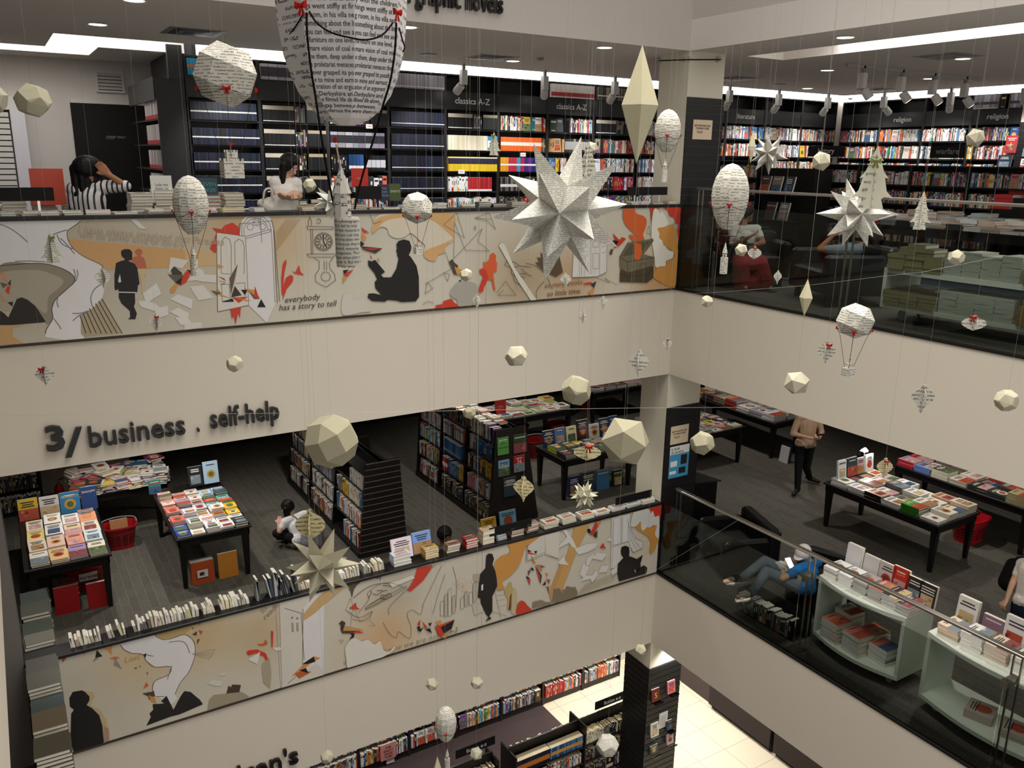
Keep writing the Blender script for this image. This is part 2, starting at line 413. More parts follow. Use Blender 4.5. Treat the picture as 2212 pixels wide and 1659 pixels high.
t = thing('thread_rod', 'thin black rod clipped across the top of the white column', 'rod', pp[0])
mb.tube(pp, .008, BLK, 6); mb.build('rod', METAL, t)
mb = MB()
for p in (PX(1427, 131, y=-.05), PX(1489, 128, y=-.12), PX(1555, 128, y=-.05)):
 mb = MB(); mb.box(p.x - .02, p.x + .02, p.y - .012, 0, p.z - .03, p.z + .03, '#bdbab4'); mb.build('clip', CLEAR, t)

# lettering on the bands
def wall_letters(txt, x0, x1, z, size, lab, y=0, depth=.02, fat=.012):
 m = MB(); g = glyphs(txt, .1, 'LEFT', fat); w = max(v[0] for v in g[0]) - min(v[0] for v in g[0])
 m.text(txt, (x0, y - .028, z), (1, 0, 0), (0, 0, 1), size, '#0e0d0d', depth, sx=(x1 - x0) / (w * size), fatten=fat)
 return single(m, 'wall_lettering', PLAST, lab, 'sign')
wall_letters('3', -7.34, -7.19, -.965, .315, 'raised black numeral three on the white band', fat=.03)
wall_letters('/', -7.19, -7.03, -1.045, .37, 'raised black slash between the numeral and business', fat=.01)
wall_letters('business', -7.0, -6.17, -.99, .285, 'raised black word business on the white band')
wall_letters('.', -6.06, -6.035, -.985, .285, 'raised black dot between business and self-help')
wall_letters('self-help', -5.93, -5.258, -.975, .285, 'raised black word self-help on the white band')
wall_letters('. graphic novels', -3.76, -2.68, 3.065, .27, 'raised black words graphic novels on the wall above the classics shelves')
wall_letters("children's", -6.5, -5.275, -5.065, .3, 'raised black word for the children section at the bottom of the picture')

# murals on the parapets
def frame(ox, oy, s): return lambda u, v: (ox + u / s, oy + v / s)
FA, FB, FC, FD = frame(0, 440, 2.989), frame(740, 440, 2.989), frame(0, 1220, 2.989), frame(740, 1220, 2.989)
FE, FF, FG = frame(1050, 1000, 5.53), frame(540, 1150, 6.9125), frame(0, 420, 5.53)
def crs(pts, n=5, closed=True):
 out = []; k = len(pts)
 rng = range(k) if closed else range(k - 1)
 g = (lambda i: pts[i % k]) if closed else (lambda i: pts[max(0, min(k - 1, i))])
 for i in rng:
  p0, p1, p2, p3 = g(i - 1), g(i), g(i + 1), g(i + 2)
  for j in range(n):
   t = j / n
   out.append(tuple(.5 * ((2 * b) + (c - a) * t + (2 * a - 5 * b + 4 * c - d) * t * t + (3 * b - a - 3 * c + d) * t ** 3) for a, b, c, d in zip(p0, p1, p2, p3)))
 if not closed: out.append(pts[-1])
 return out
class Art:
 """flat print on the parapet face y = 0, clipped to a panel between two heights"""
 def __init__(s, z0, z1): s.mb = MB(); s.y = -.0135; s.z0 = z0; s.z1 = z1
 def pt(s, q): p = PX(q[0], q[1], y=-.013); return (p.x, p.z)
 def clip(s, P):
  for side, zz in ((1, s.z0 + .012), (-1, s.z1 - .042)):
   out = []; n = len(P)
   for i in range(n):
    a, b = P[i], P[(i + 1) % n]; ia, ib = (a[1] - zz) * side >= 0, (b[1] - zz) * side >= 0
    if ia: out.append(a)
    if ia != ib: t = (zz - a[1]) / (b[1] - a[1]); out.append((a[0] + (b[0] - a[0]) * t, zz))
   P = out
   if len(P) < 3: return P
  return P
 def poly(s, f, pts, col, smooth=False, xmax=-.003):
  if smooth: pts = crs(pts)
  P = s.clip([s.pt(f(*p)) for p in pts])
  P = [(max(XL, min(x, xmax)), z) for x, z in P]
  if len(P) < 3: return
  ar = sum(P[i][0] * P[(i + 1) % len(P)][1] - P[(i + 1) % len(P)][0] * P[i][1] for i in range(len(P)))
  if ar < 0: P = P[::-1]
  s.y -= .00005
  s.mb.face([(x, s.y, z) for x, z in P], col)
 def line(s, f, pts, col='#4a4540', w=.006, smooth=False, xmax=-.003):
  if smooth: pts = crs(pts, 4, False)
  P = [s.pt(f(*p)) for p in pts]; P = [p for p in P if s.z0 + .014 < p[1] < s.z1 - .044 and XL < p[0] < xmax]
  s.y -= .00005
  for a, b in zip(P, P[1:]):
   dx, dz = b[0] - a[0], b[1] - a[1]; l = math.hypot(dx, dz)
   if l < 1e-5 or l > 2.5: continue
   nx, nz = -dz / l * w / 2, dx / l * w / 2
   s.mb.face([(a[0] - nx, s.y, a[1] - nz), (b[0] - nx, s.y, b[1] - nz), (b[0] + nx, s.y, b[1] + nz), (a[0] + nx, s.y, a[1] + nz)], col)
def parapet(z0, z1, blobs, joints, labs):
 """counter-height wall, black ledge, printed panels"""
 m = MB(); m.box(XL, 0, .0, .17, z0, z1 - .036, '#2a2725'); struct(m, 'wall_front', MATTE)
 m = MB(); m.bbox(XL, -.002, -.03, .2, z1 - .035, z1, '#171514', .006)
 tag(m.build('parapet_ledge', WOOD), labs[-1], 'ledge')
 m = MB(); m.box(XL, -.002, -.02, 0, z0 - .012, z0 + .012, '#3d362c'); struct(m, 'trim_1', MATTE)
 xs = [XL] + joints + [-.001]
 for a, b, lab in zip(xs, xs[1:], labs):
  m = MB(); NX, NZ = max(8, int((b - a) * 16)), 16
  h1 = z1 - .038; h0 = z0 + .01
  def colr(x, z):
   c = [199, 193, 178]
   for (bx, by, r, cc, k) in blobs:
    q = PX(bx, by, y=0); d = ((x - q.x) ** 2 + (z - q.z) ** 2) / (r * r)
    e = k * math.exp(-d)
    c = [u * (1 - e) + v * e for u, v in zip(c, cc)]
   return tuple(c)
  for i in range(NX):
   for j in range(NZ):
    X0, X1 = a + .002 + (b - a - .004) * i / NX, a + .002 + (b - a - .004) * (i + 1) / NX
    Z0, Z1 = h0 + (h1 - h0) * j / NZ, h0 + (h1 - h0) * (j + 1) / NZ
    m.face([(X0, -.012, Z0), (X1, -.012, Z0), (X1, -.012, Z1), (X0, -.012, Z1)], None, [colr(X0, Z0), colr(X1, Z0), colr(X1, Z1), colr(X0, Z1)])
  m.box(a, b, -.011, 0, h0, h1, '#6a655c')
  yield m, a, b
def split_art(art, panels, labs):
 """share the drawn shapes out among the panels by where they lie; a shape over a joint goes with its middle"""
 for (m, a, b), lab in zip(panels, labs):
  for f, c in zip(art.mb.f, art.mb.c):
   P = [art.mb.v[k] for k in f]; cx = (min(p[0] for p in P) + max(p[0] for p in P)) / 2
   if a <= cx < b or (a == panels[0][1] and cx < a):
    m.faces(P, [tuple(range(len(P)))], '#000000'); m.c[-1] = c
  single(m, 'mural_panel', MURAL, lab, 'mural', 'printed mural panels on the parapets')
DK = '#1d1b1a'; RED = '#c43c28'; ORG = '#c98c4a'; TAN = '#bd9058'; WH = '#d9d7d6'; GRY = '#5c564a'; BRN = '#5a4a38'; LN = '#57514b'
# upper mural
A = Art(F4, MT4)
# white river of paper at the far end, orange beam, brown cave
A.poly(FG, [(-250, 262), (975, 255), (970, 310), (850, 400), (805, 440), (810, 530), (870, 640), (1000, 740), (1190, 830), (1235, 880), (1240, 1010), (1250, 1120), (1220, 1240), (1100, 1360), (965, 1450), (965, 1660), (1000, 1700), (1010, 1790), (540, 1700), (560, 1600), (630, 1480), (620, 1370), (660, 1260), (800, 1130), (895, 1030), (830, 930), (640, 850), (420, 822), (0, 852), (-250, 860)], WH)
A.poly(FG, [(815, 530), (2212, 665), (2500, 690), (2800, 720), (2212, 870), (1300, 900), (1190, 830), (1000, 740), (870, 640)], '#c49a66')
A.poly(FG, [(2212, 665), (2650, 700), (3150, 760), (2850, 830), (2212, 870)], '#c6a87c')
A.poly(FG, [(0, 1385), (50, 1420), (100, 1470), (200, 1250), (260, 1228), (330, 1260), (430, 1340), (490, 1430), (560, 1525), (140, 1560), (0, 1560)], '#231f1b')
A.poly(FG, [(-250, 1575), (300, 1555), (150, 1600), (160, 1700), (300, 1790), (-250, 1790)], '#c09866')
A.poly(FG, [(-10, 850), (420, 824), (640, 852), (830, 932), (890, 1028), (800, 1128), (660, 1258), (620, 1370), (628, 1480), (560, 1560), (545, 1520), (480, 1420), (420, 1330), (330, 1258), (250, 1226), (150, 1280), (100, 1390), (-10, 1300)], '#8d8371', True)
A.poly(FG, [(-10, 960), (400, 900), (640, 960), (760, 1030), (700, 1120), (580, 1230), (560, 1400), (500, 1400), (330, 1258), (200, 1240), (100, 1390), (-10, 1300)], '#a59d8a', True)
A.poly(FG, [(965, 1450), (1060, 1400), (1130, 1345), (1175, 1315), (1215, 1245), (1460, 1655), (1010, 1700), (965, 1660)], '#a79a7c')
for i in range(8):
 A.line(FG, [(1215 - i * 37, 1245 + i * 29), (1460 - i * 62, 1660)], '#2c2822', .007)
for P in ([(0, 355), (110, 400), (230, 480), (330, 570)], [(180, 800), (330, 795), (540, 805)], [(680, 480), (740, 590), (870, 650)], [(720, 520), (800, 600), (890, 710)], [(880, 890), (900, 980), (860, 1060)], [(920, 900), (930, 960), (900, 1040)], [(640, 1480), (700, 1560), (730, 1610)], [(690, 1240), (680, 1290), (700, 1350)], [(1225, 1060), (1130, 1130), (1085, 1230), (1100, 1330)], [(865, 1420), (950, 1420), (1060, 1390)], [(870, 1510), (940, 1450), (1050, 1400)], [(630, 480), (740, 440), (800, 425)]):
 A.line(FG, P, '#807a80', .008, True)
A.line(FG, [(975, 262), (950, 330), (850, 400), (805, 440), (810, 530), (870, 640), (1000, 740), (1190, 830), (1235, 880)], '#5b4a32', .005, True)
A.line(FG, [(0, 852), (420, 822), (640, 850), (830, 930), (895, 1030), (800, 1130), (660, 1260), (620, 1370), (630, 1480), (560, 1600), (540, 1660)], '#4a4236', .006, True)
# shards by the open book
for c, P in (('#c98a5a', [(0, 920), (60, 960), (90, 1040), (40, 1030)]), (GRY, [(0, 1050), (60, 1065), (95, 1070), (40, 1120)]), ('#3d362c', [(130, 1010), (130, 1090), (90, 1070)]), (RED, [(90, 1095), (125, 1095), (105, 1200), (60, 1150)]), ('#c98a5a', [(0, 1180), (80, 1270), (30, 1280)]), (DK, [(90, 1290), (155, 1280), (150, 1340)])): A.poly(FG, P, c)
# walking man silhouette and his red shadow
A.poly(FG, [(1610, 690), (1640, 650), (1690, 660), (1700, 700), (1680, 735), (1720, 760), (1750, 870), (1745, 890), (1590, 890), (1580, 760), (1640, 735)], '#b1664c', True)
A.poly(FG, [(1590, 890), (1750, 885), (1750, 960), (1720, 980), (1730, 1170), (1690, 1180), (1690, 1060), (1660, 940)], '#c3ad85')
A.poly(FG, [(1445, 700), (1450, 670), (1490, 652), (1550, 655), (1580, 690), (1578, 770), (1565, 788), (1535, 785), (1540, 798), (1610, 830), (1640, 880), (1668, 1070), (1648, 1085), (1640, 1165), (1610, 1170), (1615, 1290), (1600, 1340), (1635, 1420), (1618, 1490), (1530, 1490), (1555, 1465), (1550, 1390), (1450, 1300), (1418, 1230), (1420, 1165), (1415, 1130), (1380, 1145), (1368, 1120), (1368, 960), (1385, 820), (1440, 795), (1485, 785), (1490, 770), (1455, 740)], DK)
A.poly(FG, [(1432, 950), (1448, 1045), (1420, 1055), (1410, 1030)], '#c9c5bd')
A.line(FG, [(1415, 1167), (1625, 1172)], '#d5d3ce', .008)
# loose pages
for P in ([(1870, 1055), (1925, 1190), (1840, 1240), (1745, 1310), (1705, 1180)], [(1650, 1275), (1740, 1265), (1850, 1300), (1935, 1370), (1850, 1395), (1680, 1340)], [(1840, 1370), (2005, 1325), (2010, 1440), (1880, 1480)], [(2030, 1250), (2120, 1190), (2300, 1250), (2290, 1370)], [(2025, 1400), (2130, 1350), (2260, 1420), (2240, 1480), (2170, 1480)], [(2085, 1460), (2250, 1480), (2300, 1560), (2160, 1560)]): A.poly(FG, P, '#d3d0c8')
for P in ([(1225, 535), (1310, 525), (1378, 608), (1280, 625)], [(1205, 500), (1280, 415), (1310, 430), (1325, 490)], [(1310, 455), (1395, 460), (1395, 510), (1275, 500)], [(1190, 770), (1300, 765), (1305, 800), (1190, 815)], [(830, 90), (860, 80), (945, 165), (900, 160)]): A.poly(FA, P, '#cfccc3')
# birds and shards
def bird(f, dx, dy, k=1, cols=('#3d3a30', RED, DK, ORG)):
 T = lambda P: [(dx + x * k, dy + y * k) for x, y in P]
 A.poly(f, T([(0, 0), (85, 70), (65, 105), (20, 80)]), cols[0]); A.poly(f, T([(-8, 78), (95, 82), (55, 145)]), '#5d584c')
 A.poly(f, T([(100, 70), (120, 45), (145, 60), (110, 130), (75, 150), (60, 145)]), cols[1]); A.poly(f, T([(85, 95), (75, 145), (40, 130)]), cols[2]); A.poly(f, T([(40, 135), (58, 145), (38, 190), (10, 200), (5, 175)]), cols[3]); A.poly(f, T([(120, 45), (165, 65), (130, 70)]), '#2b2622')
bird(FA, 1092, 378)
A.poly(FA, [(1100, 345), (1215, 365), (1175, 420), (1110, 400)], '#d0ccc4'); A.poly(FA, [(1100, 345), (1150, 370), (1085, 450)], '#cfcbc2')
for c, P in ((RED, [(1400, 185), (1370, 250), (1355, 290), (1390, 320), (1400, 290), (1480, 250), (1545, 205), (1540, 150), (1500, 122), (1450, 140), (1430, 165), (1370, 155)]), ('#cfcbc0', [(1398, 185), (1585, 210), (1605, 655), (1405, 697)])): A.poly(FA, P, c)
A.poly(FA, [(1545, 205), (1560, 110), (1600, 65), (1680, 55), (1745, 90), (1765, 170), (1780, 640), (1722, 770), (1605, 655), (1585, 210)], '#d4d1cf')
for P in ([(1398, 185), (1585, 210), (1605, 655), (1405, 697), (1398, 185)], [(1428, 450), (1425, 250), (1450, 215), (1480, 230), (1492, 270), (1492, 455), (1428, 450)], [(1518, 400), (1515, 250), (1540, 228), (1565, 240), (1577, 280), (1575, 455)], [(1430, 520), (1480, 520), (1485, 620), (1435, 630), (1430, 520)], [(1520, 515), (1580, 510), (1583, 600)], [(1545, 210), (1545, 130), (1590, 75), (1650, 55), (1710, 65), (1755, 110), (1770, 180), (1805, 630)], [(1560, 210), (1560, 140), (1600, 90), (1650, 75), (1700, 85), (1740, 125), (1752, 180), (1775, 640)], [(1575, 210), (1575, 150), (1610, 105), (1650, 95), (1690, 100), (1720, 130), (1730, 170)], [(1585, 212), (1745, 165), (1745, 180), (1590, 225)], [(1680, 90), (1690, 250), (1722, 770)], [(1765, 170), (1790, 640)], [(1415, 500), (1450, 505), (1450, 515), (1420, 520)]): A.line(FA, P, '#4b453e', .0045)
for (cx, cy, r) in ((1655, 120, 24), (1615, 150, 20), (1695, 148, 20), (1655, 120, 14)): A.line(FA, [(cx + r * math.cos(t * .5), cy + r * math.sin(t * .5)) for t in range(14)], '#4b453e', .004)
for i in range(7): A.line(FA, [(1760 + i * 40, 120 + i * 20 - i * 12), (1830 + i * 34 - i * 3, 62)], '#6b5a3c', .005); A.line(FA, [(1785, 190 + i * 18), (1850 + i * 14, 100)], '#b08c50', .004)
for c, P in ((GRY, [(1535, 388), (1480, 480), (1490, 590)]), (RED, [(1535, 388), (1515, 500), (1492, 600)]), ('#3d362c', [(1515, 530), (1560, 590), (1490, 605)]), (DK, [(1555, 555), (1600, 555), (1580, 590)]), (ORG, [(1580, 548), (1640, 555), (1680, 610), (1640, 600)]), (GRY, [(1600, 560), (1640, 615), (1675, 615)]), (RED, [(1645, 530), (1672, 610), (1640, 600)]), (DK, [(1685, 615), (1715, 668), (1660, 668)]), (ORG, [(1395, 535), (1440, 590), (1490, 610), (1420, 595)]), (GRY, [(1360, 558), (1430, 575), (1400, 590)]), (RED, [(1500, 605), (1600, 600), (1540, 640)]), (ORG, [(1500, 600), (1620, 625), (1590, 628)]), (DK, [(1430, 635), (1500, 610), (1510, 632)]), (RED, [(1405, 468), (1445, 480), (1460, 500)]), (ORG, [(1405, 390), (1445, 405), (1410, 420)]),
             (RED, [(1485, 680), (1555, 665), (1548, 740), (1538, 700), (1520, 780), (1508, 720), (1498, 745)]), (RED, [(1818, 590), (1815, 480), (1825, 390), (1845, 358), (1850, 380), (1835, 450), (1822, 590)]), (RED, [(1826, 625), (1825, 540), (1845, 480), (1875, 458), (1893, 470), (1890, 500), (1850, 550), (1832, 600)]), (RED, [(1880, 430), (1905, 445), (1930, 395), (1940, 440), (1965, 462), (1900, 450)])): A.poly(FA, P, c)
# clock
for P in ([(1980, 145), (2150, 150), (2150, 165), (1985, 165), (1980, 145)], [(2005, 165), (2010, 325)], [(2018, 165), (2020, 325)], [(1980, 325), (2175, 325), (2150, 345), (1995, 345), (1980, 325)], [(1990, 140), (1990, 110), (2000, 85), (2010, 110), (2010, 140)], [(2040, 125), (2065, 125), (2070, 105), (2055, 95), (2045, 110)], [(2025, 350), (2060, 370), (2060, 420), (2035, 460), (2035, 500), (2075, 525), (2105, 538), (2130, 520), (2165, 495), (2160, 455), (2130, 420), (2125, 380), (2150, 350)], [(2092, 370), (2092, 430)], [(2108, 370), (2108, 430)]): A.line(FA, P, LN, .005)
for r in (58, 50, 24): A.line(FA, [(2087 + r * math.cos(t * .31), 245 + r * math.sin(t * .31)) for t in range(22)], '#3f3a36', .005)
for t in range(12): A.line(FA, [(2087 + 29 * math.cos(t * .5236), 245 + 29 * math.sin(t * .5236)), (2087 + 46 * math.cos(t * .5236), 245 + 46 * math.sin(t * .5236))], '#3f3a36', .009)
A.line(FA, [(2108, 280), (2087, 245), (2085, 200)], DK, .01); A.line(FA, [(2102 + 30 * math.cos(t * .4), 470 + 30 * math.sin(t * .4)) for t in range(17)], LN, .005)
# handwriting
def script(f, txt, o, o2, size, col='#8a7c68', sx=1):
 g = glyphs(txt, .01, 'LEFT', 0); a, b = A.pt(f(*o)), A.pt(f(*o2)); d = V((b[0] - a[0], b[1] - a[1])).normalized(); n = V((-d.y, d.x)); A.y -= .0002
 for fc in g[1]:
  P = [g[0][k] for k in fc]
  if any(p[2] < .005 for p in P): continue
  Q = [(a[0] + d.x * (p[0] + p[1] * .25) * size * sx + n.x * p[1] * size, A.y, a[1] + d.y * (p[0] + p[1] * .25) * size * sx + n.y * p[1] * size) for p in P]
  if all(A.z0 + .015 < q[2] < A.z1 - .045 and q[0] < -.01 for q in Q): A.mb.face(Q, col)
script(FA, 'I have always imagined that Paradise', (500, 180), (1250, 250), .088, '#b3a78f', .95); script(FA, 'will be some kind of library', (510, 212), (1060, 268), .082, '#b3a78f', .95)
script(FA, 'everybody', (1835, 640), (1980, 625), .085, '#3c3733'); script(FA, 'has a story to tell', (1798, 690), (2060, 668), .085, '#3c3733', .98)
script(FB, 'we read to know we are not alone', (235, 62), (1030, 50), .1, '#a98f60', 1.15); script(FB, 'so many books', (1300, 545), (1530, 520), .09, '#8a6a44'); script(FB, 'so little time.', (1315, 600), (1525, 578), .09, '#6e4c30', 1.05)
# centre: reader, cloud forms
A.poly(FB, [(190, 190), (200, 120), (280, 60), (700, 60), (720, 130), (715, 230), (660, 270), (660, 310), (610, 330), (595, 368), (540, 355), (520, 320), (530, 270), (500, 240), (440, 190), (395, 215), (345, 222), (300, 200), (285, 160), (240, 150)], '#cfc6b2', True)
A.poly(FB, [(190, 190), (195, 140), (240, 85), (420, 60), (700, 60), (720, 140), (715, 230), (690, 200), (560, 100), (400, 90), (280, 110), (215, 170)], '#c9a36e', True)
A.poly(FB, [(520, 315), (560, 290), (640, 260), (715, 225), (662, 275), (658, 312), (612, 332), (595, 368), (545, 358)], '#cba26a', True)
A.poly(FB, [(345, 262), (360, 240), (395, 230), (430, 240), (442, 275), (440, 300), (425, 330), (440, 345), (475, 400), (490, 470), (492, 600), (470, 630), (380, 635), (345, 625), (290, 620), (270, 632), (190, 628), (160, 605), (165, 580), (200, 578), (250, 590), (210, 545), (205, 505), (222, 488), (205, 450), (165, 400), (162, 365), (185, 372), (208, 362), (272, 440), (245, 458), (262, 475), (312, 475), (345, 420), (360, 352), (350, 335), (352, 318), (343, 305), (350, 290)], DK)
for c, P in ((RED, [(118, 152), (172, 188), (130, 185)]), (ORG, [(120, 190), (155, 215), (125, 250)]), (DK, [(110, 240), (140, 258), (115, 280)]), ('#3d362c', [(120, 275), (255, 288), (210, 320), (130, 295)]), (RED, [(125, 288), (240, 288), (190, 300)]), (RED, [(175, 325), (192, 355), (180, 350)]), (ORG, [(228, 345), (240, 375), (222, 362)]), (RED, [(0, 455), (70, 422), (30, 470)]), (DK, [(0, 430), (40, 425), (10, 455)]), (ORG, [(0, 470), (30, 470), (0, 515)]),
             ('#c6c2b6', [(0, 600), (40, 580), (70, 620), (120, 610), (160, 640), (180, 690), (120, 700), (0, 715)]),
             ('#4c4338', [(683, 375), (708, 356), (720, 380), (745, 400), (730, 440), (765, 462), (715, 455), (697, 400)]), (ORG, [(720, 405), (795, 440), (765, 462), (735, 455)]), (DK, [(745, 500), (768, 486), (758, 505)]), (RED, [(595, 680), (600, 655), (640, 648), (650, 628), (700, 612), (722, 640), (745, 655), (740, 672)]),
             ('#a3a096', [(700, 600), (692, 570), (740, 510), (800, 500), (860, 520), (870, 560), (885, 580), (840, 650), (780, 665), (745, 660), (735, 620)]),
             ('#cf5a32', [(950, 330), (970, 315), (990, 335), (985, 362), (995, 385), (992, 435), (970, 445), (975, 490), (985, 560), (972, 555), (960, 490), (930, 490), (912, 535), (905, 565), (872, 578), (875, 550), (905, 470), (885, 450), (880, 425), (910, 418), (905, 375), (925, 380), (945, 362)]), (RED, [(905, 470), (882, 445), (882, 425), (905, 415), (925, 430), (940, 480), (912, 535), (905, 565), (874, 577), (878, 545)])): A.poly(FB, P, c, c in ('#c6c2b6', '#a3a096'))
for P in ([(650, 135), (675, 50), (735, 60), (785, 220), (650, 135)], [(720, 120), (715, 355), (900, 160), (870, 240), (945, 305), (790, 300), (720, 120)], [(530, 520), (700, 420), (660, 310)], [(650, 445), (690, 455), (675, 500), (650, 445)], [(520, 690), (515, 650), (550, 630), (585, 640), (545, 690), (520, 690)], [(530, 580), (545, 505), (580, 545), (530, 580)], [(845, 165), (855, 140), (858, 165), (845, 165)], [(850, 92), (945, 60), (985, 165), (930, 110), (850, 92)], [(850, 92), (955, 100)], [(990, 578), (1050, 500), (1118, 590), (1000, 592), (1040, 555)], [(1005, 270), (1025, 248), (1045, 265), (1240, 625)], [(1005, 270), (1100, 430), (1205, 625)], [(1640, 480), (1720, 510), (1690, 480), (1770, 525)], [(1960, 190), (1975, 140), (1985, 200), (1960, 190)], [(2000, 300), (2045, 250), (2090, 345), (2000, 300)], [(2040, 60), (2100, 150), (1990, 180)], [(2090, 150), (2170, 120), (2120, 220)], [(175, 70), (200, 130), (250, 110)], [(180, 55), (255, 108)]): A.line(FB, P, '#6a655c', .0045)
for P in ([(1045, 395), (1060, 372), (1110, 378), (1140, 400), (1215, 410)], [(1045, 395), (1080, 410), (1135, 405)], [(1090, 420), (1085, 440), (1100, 460), (1160, 450), (1180, 460)], [(1100, 460), (1105, 490), (1130, 520), (1175, 510)], [(1180, 385), (1240, 400), (1310, 460), (1350, 550)], [(1150, 420), (1200, 460), (1220, 465)], [(1130, 460), (1175, 480)], [(1255, 625), (1250, 560), (1310, 490)]): A.line(FB, P, '#4e4740', .006, True)
A.poly(FB, [(1005, 270), (1025, 248), (1045, 265), (1105, 410), (1175, 510), (1250, 625), (1215, 628), (1130, 500), (1090, 420)], '#d0ccbf')
A.poly(FB, [(1275, 310), (1290, 330), (1350, 305), (1395, 330), (1420, 440), (1375, 472), (1300, 435), (1240, 380), (1270, 375), (1250, 345), (1280, 350)], BRN)
A.poly(FB, [(1580, 170), (1705, 178), (1700, 440), (1640, 470), (1480, 475), (1495, 180)], '#d2cfca')
for P in ([(1600, 180), (1600, 455)], [(1660, 180), (1655, 460)], [(1705, 178), (1700, 440), (1640, 470), (1480, 475)], [(1612, 195), (1650, 195), (1650, 280), (1612, 280), (1612, 195)], [(1612, 320), (1650, 320), (1650, 420), (1612, 420), (1612, 320)], [(1525, 320), (1525, 470)], [(1540, 320), (1540, 465)], [(1560, 320), (1558, 470)], [(1670, 200), (1695, 195)], [(1670, 240), (1695, 232)], [(1670, 280), (1695, 270)], [(1670, 320), (1695, 310)]): A.line(FB, P, '#6d6762', .005)
for c, P in ((RED, [(1740, 188), (1785, 235), (1760, 245)]), (DK, [(1722, 235), (1780, 240), (1755, 275)]), (RED, [(1800, 215), (1828, 225), (1790, 265), (1775, 275), (1745, 290)]), (BRN, [(1745, 290), (1735, 330), (1718, 325), (1728, 295)]), (RED, [(1545, 515), (1600, 505), (1620, 520), (1560, 522)]), (DK, [(1600, 520), (1635, 500), (1620, 545)]), (ORG, [(1600, 560), (1625, 540), (1605, 598), (1580, 570)]),
             ('#d0602e', [(1815, 20), (1880, 15), (1890, 60), (1940, 80), (1960, 110), (1950, 160), (1935, 200), (1945, 230), (1925, 270), (1930, 310), (1910, 370), (1880, 350), (1890, 270), (1845, 210), (1870, 200), (1900, 215), (1815, 120)]), (RED, [(1970, 10), (2060, 8), (2045, 30), (2000, 40), (1988, 130), (1985, 40)]), (RED, [(2065, 10), (2182, 8), (2175, 240), (2155, 170), (2170, 130), (2145, 130), (2140, 90), (2110, 80), (2095, 40), (2070, 30)]),
             ('#e0dccf', [(2000, 60), (2020, 30), (2045, 60), (2060, 50), (2100, 130), (2050, 160), (2030, 150), (2050, 180), (2090, 290), (2130, 310), (2125, 350), (2085, 370), (2080, 400), (2020, 410), (2010, 350), (1990, 200)]), ('#c98f48', [(2040, 190), (2030, 160), (2070, 150), (2110, 140), (2150, 180), (2160, 520), (2010, 480), (2030, 410), (2085, 400), (2090, 370), (2130, 355), (2135, 320), (2095, 280), (2070, 270), (2060, 240), (2040, 220)])): A.poly(FB, P, c, c in ('#e0dccf', '#c98f48', '#d0602e'))
A.poly(FB, [(1785, 345), (1840, 250), (2000, 225), (2005, 240), (1940, 325), (2010, 345), (2005, 395), (1835, 445), (1785, 410)], '#6f6852'); A.poly(FB, [(1800, 340), (1850, 262), (1980, 240), (1925, 320)], '#57523e')
A.poly(FB, [(1790, 420), (1840, 445), (2005, 400), (2000, 480), (1960, 510), (1785, 505)], '#4d4232')
A.poly(FB, [(1880, 250), (1925, 260), (1928, 310), (1910, 370), (1880, 350)], '#d0602e')
for P in ([(1785, 345), (1835, 375), (2010, 345)], [(1835, 375), (1835, 445)], [(1915, 410), (1918, 390), (1950, 385), (1955, 400)], [(1785, 450), (1840, 470), (1960, 455), (2003, 420)], [(1960, 455), (1960, 510)], [(1840, 470), (1838, 505)], [(1840, 250), (1785, 345)], [(2000, 225), (1940, 325)]): A.line(FB, P, '#2d2820', .006)
BL4 = [(45, 620, .55, (150, 135, 105), .5), (500, 478, .5, (180, 140, 90), .6), (600, 520, .35, (185, 150, 100), .4), (200, 500, .6, (165, 150, 120), .5), (330, 640, 1.0, (176, 168, 150), .4), (1130, 600, .5, (150, 125, 90), .6), (1240, 600, .35, (170, 120, 70), .5), (1420, 600, .4, (190, 130, 70), .7), (1400, 520, .5, (205, 195, 165), .5), (750, 500, .4, (170, 168, 150), .4)]
LB4 = ['mural panel with white paper river, walking man and open doorway on the top band', 'mural panel with seated reader silhouette and paper birds on the top band', 'mural panel with open suitcases and orange flame beside the column, top band', 'black ledge along the top of the upper mural wall']
j1, j2 = PX(570, 590, y=0).x, PX(1049, 560, y=0).x
PAN = list(parapet(F4, MT4, BL4, [j1, j2], LB4)); split_art(A, PAN, LB4)

# lower mural
A = Art(F3, MT3)
A.poly(FC, [(760, 490), (780, 470), (995, 430), (1000, 455), (1050, 482), (1110, 475), (1190, 450), (1240, 480), (1260, 530), (1255, 600), (1220, 690), (1165, 760), (1130, 835), (1145, 865), (1110, 900), (1060, 880), (1000, 845), (985, 800), (1000, 750), (1080, 715), (1105, 680), (1090, 655), (1000, 660), (945, 620), (920, 577), (850, 570), (800, 545)], WH)
A.poly(FC, [(995, 430), (1000, 455), (1050, 482), (1110, 475), (1190, 450), (1245, 400), (1400, 330), (1380, 320), (1040, 420)], '#b39a6a')
for i in range(9): A.line(FC, [(1040 + i * 42, 478 - i * 6), (1110 + i * 50, 400 - i * 14)], '#6a5530', .007)
for i in range(14): A.line(FC, [(1250 + i * 14, 530 - i * 22), (1420 + i * 12, 330 - i * 4)], '#8c8170', .004)
for P in ([(760, 490), (800, 545), (850, 570), (920, 577), (945, 620), (1000, 660), (1090, 655), (1105, 680), (1080, 715), (1000, 750), (985, 800), (1000, 845)], [(995, 430), (1000, 455), (1050, 482), (1110, 475), (1190, 450), (1240, 480), (1260, 530), (1255, 600), (1220, 690), (1165, 760), (1130, 835)], [(1090, 500), (1160, 492), (1200, 510), (1225, 570)], [(930, 577), (990, 590)], [(1010, 850), (1060, 850)], [(1080, 740), (1110, 650)]): A.line(FC, P, '#6a5a45', .006, True)
